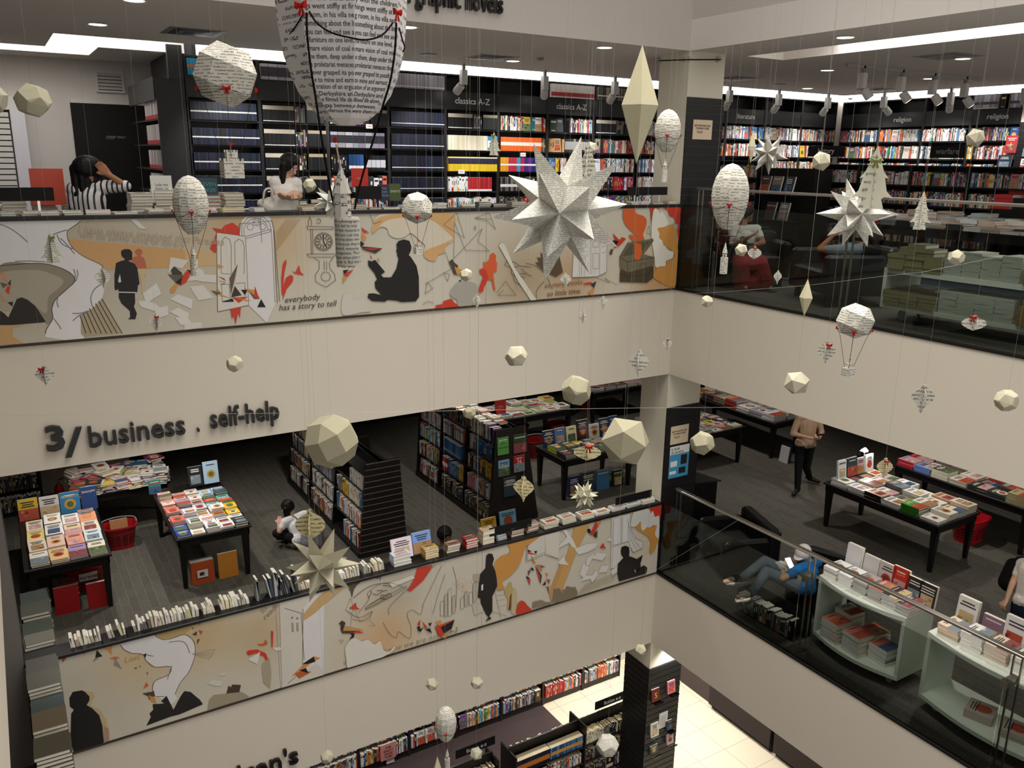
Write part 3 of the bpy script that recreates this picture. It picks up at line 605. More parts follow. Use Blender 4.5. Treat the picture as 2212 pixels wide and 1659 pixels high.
for P in ([(1240, 575), (1390, 545), (1350, 608), (1240, 575)], [(1240, 575), (1380, 570)], [(1240, 575), (1370, 590)]): A.line(FC, P, '#9b978f', .004)
A.poly(FC, [(945, 1038), (975, 980), (965, 960), (990, 935), (985, 900), (1060, 895), (1120, 935), (1165, 850), (1190, 815), (1230, 820), (1265, 850), (1290, 870), (1310, 900), (1160, 965), (1100, 980)], '#25211f')
A.poly(FC, [(1075, 845), (1120, 935), (1040, 880)], '#25211f')
A.poly(FC, [(448, 860), (470, 820), (530, 810), (575, 835), (580, 870), (560, 905), (600, 930), (640, 970), (660, 1030), (670, 1140), (660, 1170), (480, 1215), (455, 1150), (460, 960), (478, 935), (452, 915)], DK)
A.poly(FC, [(545, 815), (600, 820), (612, 850), (590, 890), (585, 910), (640, 930), (680, 990), (705, 1060), (707, 1135), (672, 1148), (668, 1060), (640, 970), (575, 905), (578, 850)], '#c2ad82')
A.poly(FC, [(672, 1040), (700, 1060), (707, 1135), (672, 1148)], '#a98a72')
for c, P in ((RED, [(395, 575), (435, 570), (430, 600), (405, 630)]), (ORG, [(635, 525), (700, 540), (720, 505), (722, 580), (695, 550)]), ('#3b352c', [(515, 562), (560, 550), (545, 575)]), (DK, [(625, 550), (662, 590), (615, 600)]), ('#8e897b', [(615, 598), (640, 600), (598, 628)]), ('#cf6a45', [(705, 605), (745, 592), (775, 598), (745, 610)]), ('#8e897b', [(745, 600), (788, 672), (735, 645)]), ('#4a4438', [(865, 665), (885, 662), (880, 672)]), ('#4a4438', [(895, 650), (910, 655), (905, 660)]), ('#8b8470', [(945, 690), (960, 695), (950, 712)]),
             (DK, [(925, 580), (945, 570), (940, 600)]), ('#c9633f', [(945, 755), (960, 780), (925, 800)]), ('#4c4436', [(918, 830), (995, 815), (1000, 850), (960, 850)]), (ORG, [(960, 840), (1000, 860), (1010, 895), (975, 880)]), (RED, [(955, 850), (975, 860), (962, 870)]),
             ('#3e3526', [(1255, 440), (1272, 428), (1268, 455), (1240, 450)]), ('#b5583c', [(1282, 420), (1310, 428), (1298, 452)]), ('#4a3d2a', [(1275, 480), (1290, 478), (1272, 515)]), ('#4a3d2a', [(1238, 405), (1252, 408), (1244, 415)]), ('#b06a3c', [(1284, 370), (1296, 380), (1286, 392)]),
             ('#463a2c', [(1445, 890), (1475, 780), (1490, 790), (1500, 772), (1555, 775), (1535, 870), (1470, 885)]), ('#9c927c', [(1340, 935), (1350, 870), (1380, 840), (1470, 830), (1560, 820), (1610, 850), (1450, 905)]),
             ('#cdcac2', [(1410, 710), (1435, 695), (1465, 703), (1440, 715)]), ('#cdcac2', [(1340, 765), (1370, 740), (1435, 750), (1430, 780), (1390, 782)]),
             ('#c35a36', [(1660, 510), (1700, 510), (1715, 478), (1728, 510), (1700, 522), (1670, 520)]), (RED, [(1748, 430), (1755, 422), (1765, 435), (1760, 530), (1752, 532)]), (RED, [(1590, 570), (1600, 553), (1660, 545), (1715, 570), (1745, 640), (1745, 700), (1735, 650), (1700, 590), (1650, 570), (1605, 585)]),
             ('#a59b84', [(1690, 640), (1740, 600), (1752, 700), (1745, 800), (1700, 760), (1690, 680)]), ('#d6d3cc', [(1600, 610), (1680, 560), (1660, 640), (1630, 625)]), ('#d6d3cc', [(1760, 535), (1810, 530), (1820, 548), (1780, 555)])): A.poly(FC, P, c)
script(FC, 'Lost', (800, 632), (920, 600), .085, '#bd9a6a'); script(FF, 'love and', (190, 1215), (395, 1010), .09, '#a09680'); script(FF, 'reading', (225, 1310), (415, 1110), .09, '#8d8270'); script(FD, 'we read to know we are not alone', (0, 650), (560, 490), .11, '#a9977a', .95)
# tall cupboard with its open door and the light beam
A.poly(FF, [(440, 1010), (1110, 860), (1095, 2150), (480, 2350)], '#cdc8bd'); A.poly(FF, [(795, 1140), (975, 900), (1105, 870), (1095, 2060), (985, 1950), (800, 2080)], '#d6d4d2')
A.poly(FF, [(1380, 770), (1440, 790), (1110, 1070), (975, 1200), (800, 1320), (795, 1215), (960, 1020), (1110, 870), (1250, 780)], '#c3a373')
for P in ([(440, 1030), (500, 2300)], [(475, 1025), (520, 2290)], [(500, 1020), (560, 2260)], [(512, 1025), (790, 1140), (780, 2060)], [(515, 1130), (775, 1210)], [(765, 1210), (800, 1800), (805, 1900)], [(440, 1020), (1110, 855)], [(975, 900), (985, 1950)], [(1110, 860), (1095, 2150)], [(560, 2260), (780, 2060), (830, 2080)], [(1095, 2150), (985, 2000)], [(620, 1345), (630, 1480), (645, 1480), (640, 1345)], [(695, 1345), (700, 1470), (715, 1470), (712, 1345)], [(615, 1270), (630, 1255), (640, 1275), (625, 1285), (615, 1270)], [(690, 1280), (703, 1265), (715, 1285), (700, 1295), (690, 1280)]): A.line(FF, P, '#57503f', .006)
for c, P in ((ORG, [(1880, 720), (1960, 640), (2030, 590), (2070, 600), (2000, 640), (1930, 700)]), (DK, [(1950, 640), (2025, 590), (2035, 625), (1980, 640)]), ('#b4602f', [(1900, 700), (1960, 680), (2010, 690), (1930, 735)]), (DK, [(1930, 680), (1975, 665), (1990, 700)])): A.poly(FC, P, c)
# dripping shape, hand with pencil, bird
for c, P in (('#57503f', [(1400, 760), (1670, 690), (1650, 740), (1590, 790), (1550, 850), (1520, 975), (1500, 880), (1450, 800)]), ('#57503f', [(1720, 682), (1860, 645), (1840, 680), (1760, 690)]), ('#57503f', [(1870, 640), (1925, 630), (1915, 690), (1885, 690)]), ('#57503f', [(1930, 625), (1970, 612), (1945, 700), (1940, 735)]),
             ('#3f382f', [(1315, 1370), (1370, 1312), (1425, 1345), (1385, 1460), (1370, 1500), (1350, 1440), (1350, 1370)]), (TAN, [(1420, 1390), (1705, 1455), (1560, 1470), (1385, 1465)]), ('#4c4232', [(1385, 1465), (1570, 1466), (1540, 1510), (1370, 1505)]), (RED, [(1590, 1460), (1705, 1500), (1560, 1500), (1520, 1510)]), (DK, [(1500, 1508), (1560, 1505), (1550, 1560), (1480, 1592), (1520, 1540)]), (RED, [(1500, 1120), (1580, 1042), (1590, 1110), (1640, 1145), (1530, 1145)]), (DK, [(1480, 1120), (1505, 1118), (1505, 1145)])): A.poly(FF, P, c)
for P in ([(1540, 980), (1700, 850), (1850, 780), (2000, 760), (2212, 780)], [(1730, 1110), (1960, 970), (1990, 1000), (1745, 1130), (1730, 1110)], [(1950, 940), (1990, 930), (2030, 950), (2050, 980), (2010, 1000), (1960, 985), (1950, 940)], [(2030, 940), (2060, 910), (2100, 915), (2110, 950), (2070, 970)], [(1830, 910), (1900, 930), (1970, 880), (2050, 860)], [(1760, 980), (1810, 900), (1800, 870)], [(1890, 870), (1980, 860)], [(1980, 790), (2100, 800), (2130, 810)]): A.line(FF, P, '#5b554c', .007, True)
for P in ([(1425, 1155), (1500, 980), (1560, 1150), (1620, 1270), (1425, 1155)], [(1620, 1270), (1640, 1330), (1830, 1170), (1780, 1300), (1870, 1390), (1770, 1390)], [(1330, 1600), (1395, 1610), (1360, 1650), (1330, 1600)], [(1500, 1400), (1520, 1200), (1540, 1150)]): A.line(FF, P, '#8f887a', .004)
for P in ([(415, 165), (460, 90), (480, 20), (580, 0), (575, 20), (520, 100), (440, 170)],): A.poly(FD, P, RED)
A.poly(FD, [(300, 120), (450, 65), (465, 85), (320, 145)], '#d5d0c4')
for P in ([(100, 310), (170, 220), (160, 180), (250, 120), (330, 120), (390, 145)], [(150, 270), (380, 150), (390, 160), (165, 285), (150, 270)], [(260, 200), (290, 190), (300, 210), (270, 220), (260, 200)], [(300, 320), (310, 260), (480, 100), (600, 0)], [(510, 270), (640, 0)], [(260, 370), (300, 440), (345, 470), (360, 430), (430, 475), (440, 400), (415, 320), (450, 290), (500, 320), (520, 260)], [(580, 320), (620, 180), (660, 60)], [(710, 10), (735, 120), (730, 280)], [(20, 290), (100, 340), (190, 300), (140, 360), (60, 350)]): A.line(FD, P, '#6b645a', .005, True)
# skyline
for i, (x, y, h) in enumerate(((630, 330, 100), (655, 335, 150), (680, 330, 180), (705, 315, 120), (760, 285, 80), (785, 270, 100), (815, 260, 90), (840, 240, 130))):
 A.poly(FD, [(x, y), (x + 22, y - 8), (x + 20, y - h), (x, y - h + 12)], '#b2ab9c' if i % 2 else '#c3bdae'); A.line(FD, [(x, y), (x, y - h + 12), (x + 20, y - h), (x + 22, y - 8)], '#6a6355', .004)
A.poly(FD, [(840, 60), (885, 60), (880, 110), (845, 100)], '#aaa08c'); A.poly(FD, [(835, 260), (900, 240), (905, 300), (850, 325)], '#bfb8a8')
for i in range(40): q = random.Random(i); x, y = 765 + q.gauss(0, 26), 130 + q.gauss(0, 26); A.poly(FD, [(x, y), (x + 6, y + 1), (x + 3, y + 6)], ORG)
# walking man, orange smoke, far figures
A.poly(FE, [(275, 925), (630, 845), (615, 920), (540, 960), (470, 1000), (430, 1110), (390, 1220), (300, 1330), (200, 1405), (190, 1440), (215, 1490), (130, 1505), (125, 1380), (95, 1240), (105, 1180), (180, 1110), (260, 1080), (280, 1030)], '#c58d47', True)
A.poly(FD, [(920, 20), (925, -60), (940, -75), (965, -72), (975, -40), (965, -5), (985, 45), (997, 130), (980, 170), (965, 200), (965, 300), (945, 330), (960, 345), (920, 365), (940, 335), (925, 320), (890, 250), (888, 215), (870, 210), (878, 120), (885, 60)], DK)
A.poly(FD, [(893, 130), (905, 120), (905, 160), (893, 165)], '#d4d2cf')
A.poly(FD, [(1065, 125), (1075, 108), (1090, 115), (1092, 140), (1105, 160), (1098, 210), (1075, 290), (1060, 290), (1065, 220), (1042, 180), (1050, 150)], '#b7a067'); A.poly(FD, [(1095, 160), (1110, 150), (1125, 175), (1122, 250), (1112, 320), (1085, 310), (1090, 230)], '#bdb08c'); A.poly(FD, [(1078, 200), (1090, 180), (1082, 290), (1068, 290)], '#6d3a22')
for P in ([(980, 170), (1040, 155), (1045, 190)], [(985, 200), (1040, 190)], [(990, 230), (1045, 222)], [(1000, 270), (1050, 258)], [(980, 170), (1020, 340)], [(930, 360), (960, 300), (1060, 330)]): A.line(FD, P, '#7a7363', .004)
A.poly(FD, [(1125, 320), (1125, 260), (1150, 230), (1175, 240), (1190, 260), (1222, 290), (1222, 298)], RED, True)
for c, P in (('#847b66', [(1220, 280), (1225, 240), (1280, 225), (1310, 240), (1345, 240), (1340, 255)]), (TAN, [(1345, 240), (1480, -60), (1420, -60), (1330, 180)]), ('#8d846d', [(1360, 160), (1400, 145), (1430, 160), (1500, 140), (1515, 170), (1490, 205), (1345, 245)])): A.poly(FD, P, c)
A.poly(FE, [(1060, 735), (1260, 680), (1100, 1000), (1000, 1260), (900, 1520), (870, 1640), (775, 1659), (820, 1500), (950, 1130)], '#c39a5e')
A.poly(FE, [(780, 1659), (800, 1500), (870, 1490), (910, 1560), (960, 1470), (1060, 1490), (1090, 1560), (1060, 1600), (880, 1659)], '#7d735c')
# door frames, window, curtain
A.poly(FE, [(870, 770), (700, 820), (705, 1090), (860, 1140)], '#d0cbc0'); A.poly(FE, [(490, 990), (700, 830), (700, 1080), (480, 1170)], '#cbc9c2')
A.poly(FE, [(1490, 640), (1720, 600), (1720, 1050), (1600, 1250), (1480, 1260)], '#c9c5b8'); A.poly(FE, [(1520, 670), (1600, 650), (1600, 960), (1510, 980)], '#d6d6d6'); A.poly(FE, [(1625, 640), (1705, 615), (1700, 930), (1620, 955)], '#d6d6d6'); A.poly(FE, [(1515, 1005), (1590, 985), (1590, 1180), (1510, 1250)], '#d2d2d0')
A.poly(FE, [(1680, 650), (1700, 750), (1780, 900), (1870, 940), (1860, 1010), (1750, 1065), (1700, 960), (1690, 850)], '#cdcbc5')
for P in ([(1500, 640), (1490, 1260)], [(1720, 605), (1490, 650)], [(1720, 605), (1715, 720)], [(1520, 670), (1510, 980), (1700, 930)], [(1605, 645), (1600, 955)], [(1625, 640), (1618, 950)], [(1490, 1000), (1700, 935)], [(1680, 650), (1700, 750), (1780, 900), (1870, 940), (1860, 1010), (1750, 1065), (1700, 960), (1685, 850), (1695, 700)], [(1700, 760), (1760, 920), (1830, 1000)], [(1700, 800), (1730, 930), (1790, 1020)], [(705, 810), (700, 1080), (860, 1140), (870, 780)], [(480, 990), (470, 1180)], [(495, 985), (490, 1160), (700, 1060)]): A.line(FE, P, '#6f6a60', .005)
for P in ([(910, 800), (945, 785), (975, 830), (1035, 920), (1075, 1010), (1035, 1010), (985, 950), (830, 1025), (960, 880)], [(820, 1180), (850, 1190), (935, 1085), (935, 1160), (985, 1215), (880, 1205)], [(1050, 1020), (1195, 965), (1330, 950), (1300, 1010), (1205, 1060), (1095, 1090)], [(1190, 1210), (1195, 1140), (1290, 1070), (1270, 1120), (1210, 1230)], [(1255, 1135), (1320, 1065), (1435, 1085), (1380, 1160)], [(1115, 1330), (1150, 1200), (1225, 1240), (1170, 1380)], [(1335, 1305), (1370, 1225), (1460, 1220), (1430, 1300)], [(1110, 1410), (1180, 1340), (1260, 1340), (1300, 1280), (1330, 1330), (1260, 1430), (1240, 1380)], [(1480, 1280), (1560, 1240), (1560, 1300), (1500, 1345)], [(1425, 925), (1475, 875), (1495, 930)]): A.poly(FE, P, '#d6d4cf')
for i in range(15): A.line(FE, [(1075 + i * 30, 1590 - i * 12), (1190 + i * 26, 1440 - i * 10)], '#8d8056', .006)
for c, P in ((DK, [(1200, 790), (1235, 780), (1245, 820), (1225, 840), (1205, 820)]), (RED, [(1230, 850), (1310, 690), (1370, 685), (1270, 860)]), ('#c77f3c', [(1310, 690), (1370, 685), (1330, 760)]), ('#3f3a2c', [(1275, 850), (1325, 800), (1320, 890), (1280, 880)]), (RED, [(1345, 1010), (1400, 950), (1405, 990), (1428, 1018), (1375, 1015)]), (DK, [(490, 1030), (540, 1050), (490, 1060)]), (RED, [(490, 1050), (605, 1095), (490, 1080)]), (DK, [(565, 1050), (605, 1045), (590, 1085)]), ('#c07a3c', [(530, 1090), (590, 1195), (545, 1180)]), ('#c07a3c', [(580, 1215), (655, 1215), (660, 1290)]), ('#5a5242', [(645, 1215), (705, 1240), (650, 1245)]), (DK, [(520, 1270), (550, 1240), (568, 1285)]), ('#5a5242', [(490, 1290), (530, 1270), (500, 1345)]), (RED, [(545, 1215), (505, 1275), (520, 1265)]), ('#3f382c', [(580, 1220), (660, 1340), (645, 1440)]), (RED, [(585, 1240), (635, 1340), (640, 1440)]), (RED, [(480, 1370), (525, 1390), (515, 1460)]), (DK, [(470, 1340), (525, 1380), (480, 1380)]), ('#c07a3c', [(705, 1305), (735, 1325), (710, 1355)]), (DK, [(665, 1460), (705, 1400), (705, 1450)]), (RED, [(710, 1385), (760, 1390), (745, 1440)]), ('#5a5242', [(720, 1480), (745, 1475), (740, 1555)]), (RED, [(705, 1475), (765, 1470), (720, 1490)])): A.poly(FE, P, c)
A.poly(FE, [(1600, 1050), (1610, 1000), (1655, 983), (1700, 1000), (1705, 1050), (1700, 1110), (1735, 1120), (1795, 1145), (1865, 1095), (1835, 1200), (1840, 1230), (1800, 1300), (1770, 1265), (1760, 1270), (1775, 1310), (1830, 1245), (1880, 1220), (1918, 1245), (1910, 1300), (1895, 1320), (1580, 1412), (1560, 1310), (1565, 1200), (1630, 1130), (1605, 1090)], DK)
for c, P in ((RED, [(1875, 520), (2080, 460), (2060, 720), (2035, 700), (2040, 650), (2010, 645), (1985, 575), (1955, 600), (1940, 540)]), ('#cfd0cb', [(1770, 550), (1880, 530), (1950, 560), (1955, 600), (1985, 570), (2010, 640), (2060, 640), (2055, 900), (2020, 870), (2005, 820), (2010, 740), (1960, 760), (1940, 780), (1920, 760), (1880, 800), (1850, 790), (1835, 700), (1790, 750), (1720, 740)]), ('#c58b42', [(1780, 770), (1835, 710), (1850, 790), (1885, 800), (1920, 765), (1960, 765), (2030, 740), (2010, 850), (2055, 915), (2030, 960), (2010, 1020), (1955, 1080), (1945, 1020), (1960, 960), (1930, 880), (1860, 830)])): A.poly(FE, P, c, True)
for c, P in ((RED, [(480, 380), (500, 350), (495, 400)]), (DK, [(475, 400), (500, 395), (490, 425)]), (ORG, [(590, 370), (635, 355), (630, 395)]), (RED, [(590, 400), (720, 350), (630, 470)]), (DK, [(630, 400), (720, 352), (700, 410), (650, 440)]), (DK, [(600, 405), (625, 470), (610, 440)]), (ORG, [(640, 450), (680, 455), (650, 475)]), (DK, [(480, 420), (520, 400), (500, 430)]), (RED, [(510, 360), (545, 400), (530, 410)]), (DK, [(550, 375), (575, 370), (560, 395)]), (DK, [(530, 415), (560, 405), (575, 440)]), (RED, [(690, 420), (710, 428), (695, 432)]), ('#b08a3c', [(725, 400), (745, 402), (735, 412)])): A.poly(FD, P, c)
A.poly(FD, [(20, 600), (15, 530), (50, 480), (80, 470), (120, 490), (160, 480), (200, 510), (240, 490), (260, 545), (300, 555), (330, 520), (330, 545), (280, 580), (150, 640), (40, 670)], '#d5d2c8', True)
BL3 = [(430, 1372, .35, (185, 150, 95), .6), (300, 1420, .35, (200, 160, 100), .6), (560, 1370, .35, (180, 150, 105), .6), (830, 1372, .4, (200, 150, 90), .6), (1400, 1180, .25, (205, 190, 160), .5), (1150, 1160, .7, (205, 200, 190), .5), (1000, 1250, .5, (190, 184, 172), .4), (230, 1500, .8, (196, 188, 166), .4), (860, 1270, .3, (160, 155, 140), .5)]
LB3 = ['mural panel with black open book and white paper smoke on the middle band', 'mural panel with tall cupboard, hand and pencil on the middle band', 'mural panel with walking man, orange smoke and open window, middle band', 'black ledge along the top of the middle mural wall']
PAN = list(parapet(F3, MT3, BL3, [PX(600, 1400, y=0).x, PX(1040, 1280, y=0).x], LB3)); split_art(A, PAN, LB3)
# glass balustrades along the right side of the well
def rail(F, lab_p, lab_r, lab_g):
 ys = [-.06, -2.42, -4.78, -7.14, -9.4]
 for i in range(4):
  m = MB(); m.box(.016, .028, ys[i + 1] - .0 + .008, (ys[i] if i else -.022) - .004, F + .0, F + 1.08, '#e8efe9')
  single(m, 'glass_panel', GLASS, lab_g % ('first', 'second', 'third', 'fourth')[i], 'glass', 'glass balustrade panels')
 t = thing('handrail', lab_r, 'handrail', (.2, -4.7, F + 1.26))
 m = MB(); m.bbox(.165, .235, -9.4, -.1, F + 1.262, F + 1.29, '#b9b4aa', .006); m.build('rail_bar', METAL, t)
 for i, y in enumerate(ys[:4]):
  y -= .09 if i == 0 else 0
  t = thing('rail_post', lab_p % ('beside the column', 'second from the column', 'third from the column', 'fourth from the column')[i], 'post', (.2, y, F), 'steel balustrade posts')
  m = MB(); m.box(.19, .21, y - .045, y - .031, F, F + 1.262, '#9a958c'); m.build('bar', METAL, t)
  m = MB(); m.box(.19, .21, y + .031, y + .045, F, F + 1.262, '#9a958c'); m.build('bar', METAL, t)
  m = MB(); m.bbox(.14, .26, y - .06, y + .06, F, F + .012, '#9a958c', .004); m.build('foot_plate', METAL, t)
  if i: m = MB(); m.box(.004, .21, y - .03, y + .03, F + .98, F + 1.05, '#a9a59b'); m.build('glass_clamp', METAL, t)
 m = MB(); m.box(-.012, .04, -9.4, -.02, F - .012, F + .012, '#14120f'); struct(m, 'trim_2', MATTE)
rail(F4, 'steel post of the top floor balustrade, %s', 'flat steel handrail over the glass on the top floor', '%s glass pane from the column on the top floor')
rail(F3, 'steel post of the middle floor balustrade, %s', 'flat steel handrail over the glass on the middle floor', '%s glass pane from the column on the middle floor')

# paper ornaments hanging in the well
PAPW = '#b4af99'; PAPY = '#bbb598'; PAPT = '#c4c1b6'
def dmax(px, py):
 r = ray(px, py); ts = [(-.12 - CAMP.y) / r.y] if r.y > 0 else []
 if r.x > 0: ts.append((-.12 - CAMP.x) / r.x)
 return min(ts)
def hang(px, py, d, rpx):
 d = min(d, dmax(px, py) - rpx * d / FPX * 1.1 - .05)
 return PX(px, py, d=d), rpx * d / FPX
def thread(t, p, top=4.9, r=None):
 r = (V(p) - CAMP).length * .00008
 m = MB(); m.tube([p, (p[0], p[1], top)], r, '#8f8b83', 4, False); m.build('thread', PLAST, t)
def hull(pts, mb, c, rot, s, col):
 import bmesh
 bm = bmesh.new()
 for p in pts: bm.verts.new(rot @ (V(p) * s) + V(c))
 bmesh.ops.convex_hull(bm, input=bm.verts)
 bmesh.ops.dissolve_limit(bm, angle_limit=.02, verts=bm.verts, edges=bm.edges)
 bm.normal_update(); bm.verts.index_update()
 mb.faces([v.co.copy() for v in bm.verts], [tuple(v.index for v in f.verts) for f in bm.faces], col); bm.free()
g = (1 + 5 ** .5) / 2
ICO = [V(p).normalized() for p in [(0, a, b * g) for a in (-1, 1) for b in (-1, 1)] + [(a, b * g, 0) for a in (-1, 1) for b in (-1, 1)] + [(b * g, 0, a) for a in (-1, 1) for b in (-1, 1)]]
DOD = [V(p).normalized() for p in [(a, b, c) for a in (-1, 1) for b in (-1, 1) for c in (-1, 1)] + [(0, a / g, b * g) for a in (-1, 1) for b in (-1, 1)] + [(a / g, b * g, 0) for a in (-1, 1) for b in (-1, 1)] + [(b * g, 0, a / g) for a in (-1, 1) for b in (-1, 1)]]
q2 = 1 + 2 ** .5
RCO = [V(p).normalized() for a in (-1, 1) for b in (-1, 1) for c in (-1, 1) for p in ((a, b, c * q2), (a, b * q2, c), (a * q2, b, c))]
PD = [p * .97 for p in ICO] + DOD
def ball(px, py, rpx, shape, d, label, mat=None, col=PAPW, seed=0):
 c, r = hang(px, py, d, rpx)
 t = thing('paper_polyhedron', label, 'ornament', c, 'folded paper balls hanging in the well')
 m = MB(); rn = random.Random(int(px * 7 + py)); rot = Euler((rn.random() * 3, rn.random() * 3, rn.random() * 3)).to_matrix()
 hull({'i': ICO, 'p': PD, 'r': RCO}[shape], m, c, rot, r * 1.04, col)
 m.build('paper_ball', mat or PAGE, t, uv=True)
 thread(t, (c.x, c.y, c.z + r * .98))
 return t
for a in (
 (71, 217, 36, 'p', 4.6, 'cream faceted paper ball high beside the white wall and black door'),
 (-20, 212, 33, 'p', 4.4, 'cream faceted paper ball cut off by the frame near the black door'),
 (669, 400, 14, 'p', 6.6, 'small grey paper ball in front of the woman in the white blouse'),
 (507, 786, 18, 'p', 6.2, 'small paper ball on the white band above the word business'),
 (1115, 769, 24, 'p', 6.0, 'paper ball on the middle of the white band'),
 (1245, 843, 33, 'p', 5.6, 'paper ball crossing the lower edge of the white band, above the travel table'),
 (716, 953, 58, 'r', 4.2, 'largest paper ball, faceted with squares, over the first book gondola'),
 (1351, 953, 54, 'i', 4.6, 'large twenty-sided paper ball beside the white column, over the travel table'),
 (1517, 957, 26, 'p', 6.0, 'paper ball hanging beside the poster on the slatted column'),
 (1721, 827, 27, 'i', 6.0, 'twenty-sided paper ball low on the right white band, beside the small castle'),
 (2174, 865, 24, 'p', 5.4, 'pale paper ball at the far end of the right white band'),
 (1527, 651, 14, 'i', 7.0, 'small twenty-sided paper ball just right of the corner, below the top floor glass'),
 (1601, 540, 14, 'i', 7.0, 'small white paper ball in front of the red skirt'),
 (2066, 556, 17, 'p', 6.0, 'small white paper ball in front of the stacked olive books'),
 (1774, 348, 21, 'i', 6.4, 'twenty-sided paper ball just under the history sign'),
 (2107, 298, 20, 'i', 6.4, 'twenty-sided paper ball under the religion sign at the far end'),
 (1279, 320, 14, 'i', 6.8, 'small paper ball behind the tip of the largest star'),
 (1384, 1404, 13, 'i', 8.0, 'small paper ball beside the lowest column'),
 (933, 1478, 14, 'i', 8.4, 'small paper ball on the lowest white band, first of the two side by side'),
 (1030, 1475, 14, 'i', 8.4, 'small paper ball on the lowest white band, second of the two side by side'),
 (1029, 1628, 14, 'i', 8.6, 'small paper ball in front of the fiction sign'),
 (706, 1635, 14, 'p', 8.4, 'small paper ball above the end of the lowest wall shelf'),
 (1007, 594, 14, 'p', 6.6, 'small paper ball in front of the upper mural beside the orange figure'),
 (1014, 892, 14, 'p', 7.4, 'small grey ball below the white band, over the far book table')):
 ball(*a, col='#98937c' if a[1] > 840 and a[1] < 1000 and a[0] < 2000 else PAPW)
ball(1312, 1610, 24, 'p', 7.2, 'printed grey paper ball in front of the fiction gondola', PRINTF, '#c9c7bc')

def star(px, py, rpx, d, label, mat=PRINT, col=PAPT, seed=0, tilt=(0, 0, 0)):
 c, r = hang(px, py, d, rpx * .75); r /= .75
 t = thing('paper_star', label, 'ornament', c, 'spiked paper stars hanging in the well')
 rn = random.Random(seed); rot = Euler((rn.random() * 3, rn.random() * 3, rn.random() * 3)).to_matrix()
 import bmesh
 bm = bmesh.new()
 for p in ICO: bm.verts.new(rot @ p * (r * .39))
 bmesh.ops.convex_hull(bm, input=bm.verts); bm.normal_update(); m = MB()
 for f in bm.faces:
  n = f.calc_center_median().normalized(); ap = c + n * r * rn.uniform(.88, 1.03)
  vs = [c + v.co for v in f.verts]
  for i in range(3): m.face([vs[i], vs[(i + 1) % 3], ap], col)
 bm.free(); m.build('paper_spikes', mat, t, uv=True)
 thread(t, (c.x, c.y, c.z + r * .3)); return t
star(1215, 455, 160, 3.4, 'largest paper star, printed pages, in front of the upper mural', PRINTF, '#d5d3c9', 11)
star(695, 1222, 82, 4.4, 'plain grey-green paper star over the ledge of the middle mural', PAGE, '#a9a48e', 5)
star(1262, 1070, 36, 6.2, 'small plain paper star above the ledge near the white column', PAGE, '#b5b29c', 7)
star(1660, 332, 46, 5.6, 'grey paper star in front of the literature shelves', PAGE, '#a8a69c', 9)
star(1852, 462, 84, 4.2, 'printed paper star in front of the man on the black armchair', PRINTF, '#d0cec4', 3)
star(716, 436, 42, 5.2, 'pale paper star half hidden behind the printed paper tower', PAGE, '#b9b9ae', 13)

def diamond(px, y0, y1, w, d, label, n=4):
 c, r = hang(px, (y0 + y1) / 2, d, w); h = (y1 - y0) / 2 * r / w
 t = thing('paper_diamond', label, 'ornament', c, 'long paper diamonds hanging in the well')
 m = MB(); m.lathe([(0, -h), (r * 1.12, 0), (0, h)], n, PAPY, c, .35); m.build('paper_prism', PAGE, t, uv=True); thread(t, (c.x, c.y, c.z + h * .98))
diamond(1381, 105, 350, 37, 4.0, 'tall white paper diamond beside the column on the top storey', 5)
diamond(1624, 282, 352, 8, 6.2, 'slim paper diamond beside the grey star, under the literature sign')
diamond(1741, 602, 684, 13, 5.6, 'white paper diamond below the black armchair')
diamond(945, 1628, 1700, 10, 7.6, 'white paper cone rising from the bottom of the picture')
diamond(664, 150, 238, 12, 4.6, 'thin paper diamond showing behind the largest paper balloon')

ON = [(.0, -1), (.06, -.9), (.12, -.72), (.34, -.48), (.72, -.18), (.9, .05), (.8, .3), (.5, .52), (.22, .66), (.18, .72), (.18, .86), (0, .86)]
ON2 = [(.0, -.78), (.2, -.68), (.62, -.5), (.98, -.18), (1.0, .1), (.8, .34), (.4, .52), (.18, .6), (.14, .8), (0, .8)]
TR = [(0, 1), (.18, .72), (.36, .55), (.24, .56), (.44, .2), (.7, .0), (.52, .02), (.68, -.4), (1, -.62), (.62, -.58), (.46, -.66), (.62, -.98), (0, -.98)]
def fins(c, prof, sx, sz, n, mat, t, col, name, a0):
 for i in range(n):
  a = a0 + 2 * PI * i / n; u = V((math.cos(a), math.sin(a), 0)); w = V((-math.sin(a), math.cos(a), 0)) * .0016
  m = MB(); m.prism([V(c) + u * (x * sx + .0012) + V((0, 0, z * sz)) - w / 2 for x, z in prof], w, col); m.build(name, mat, t, uv=True)
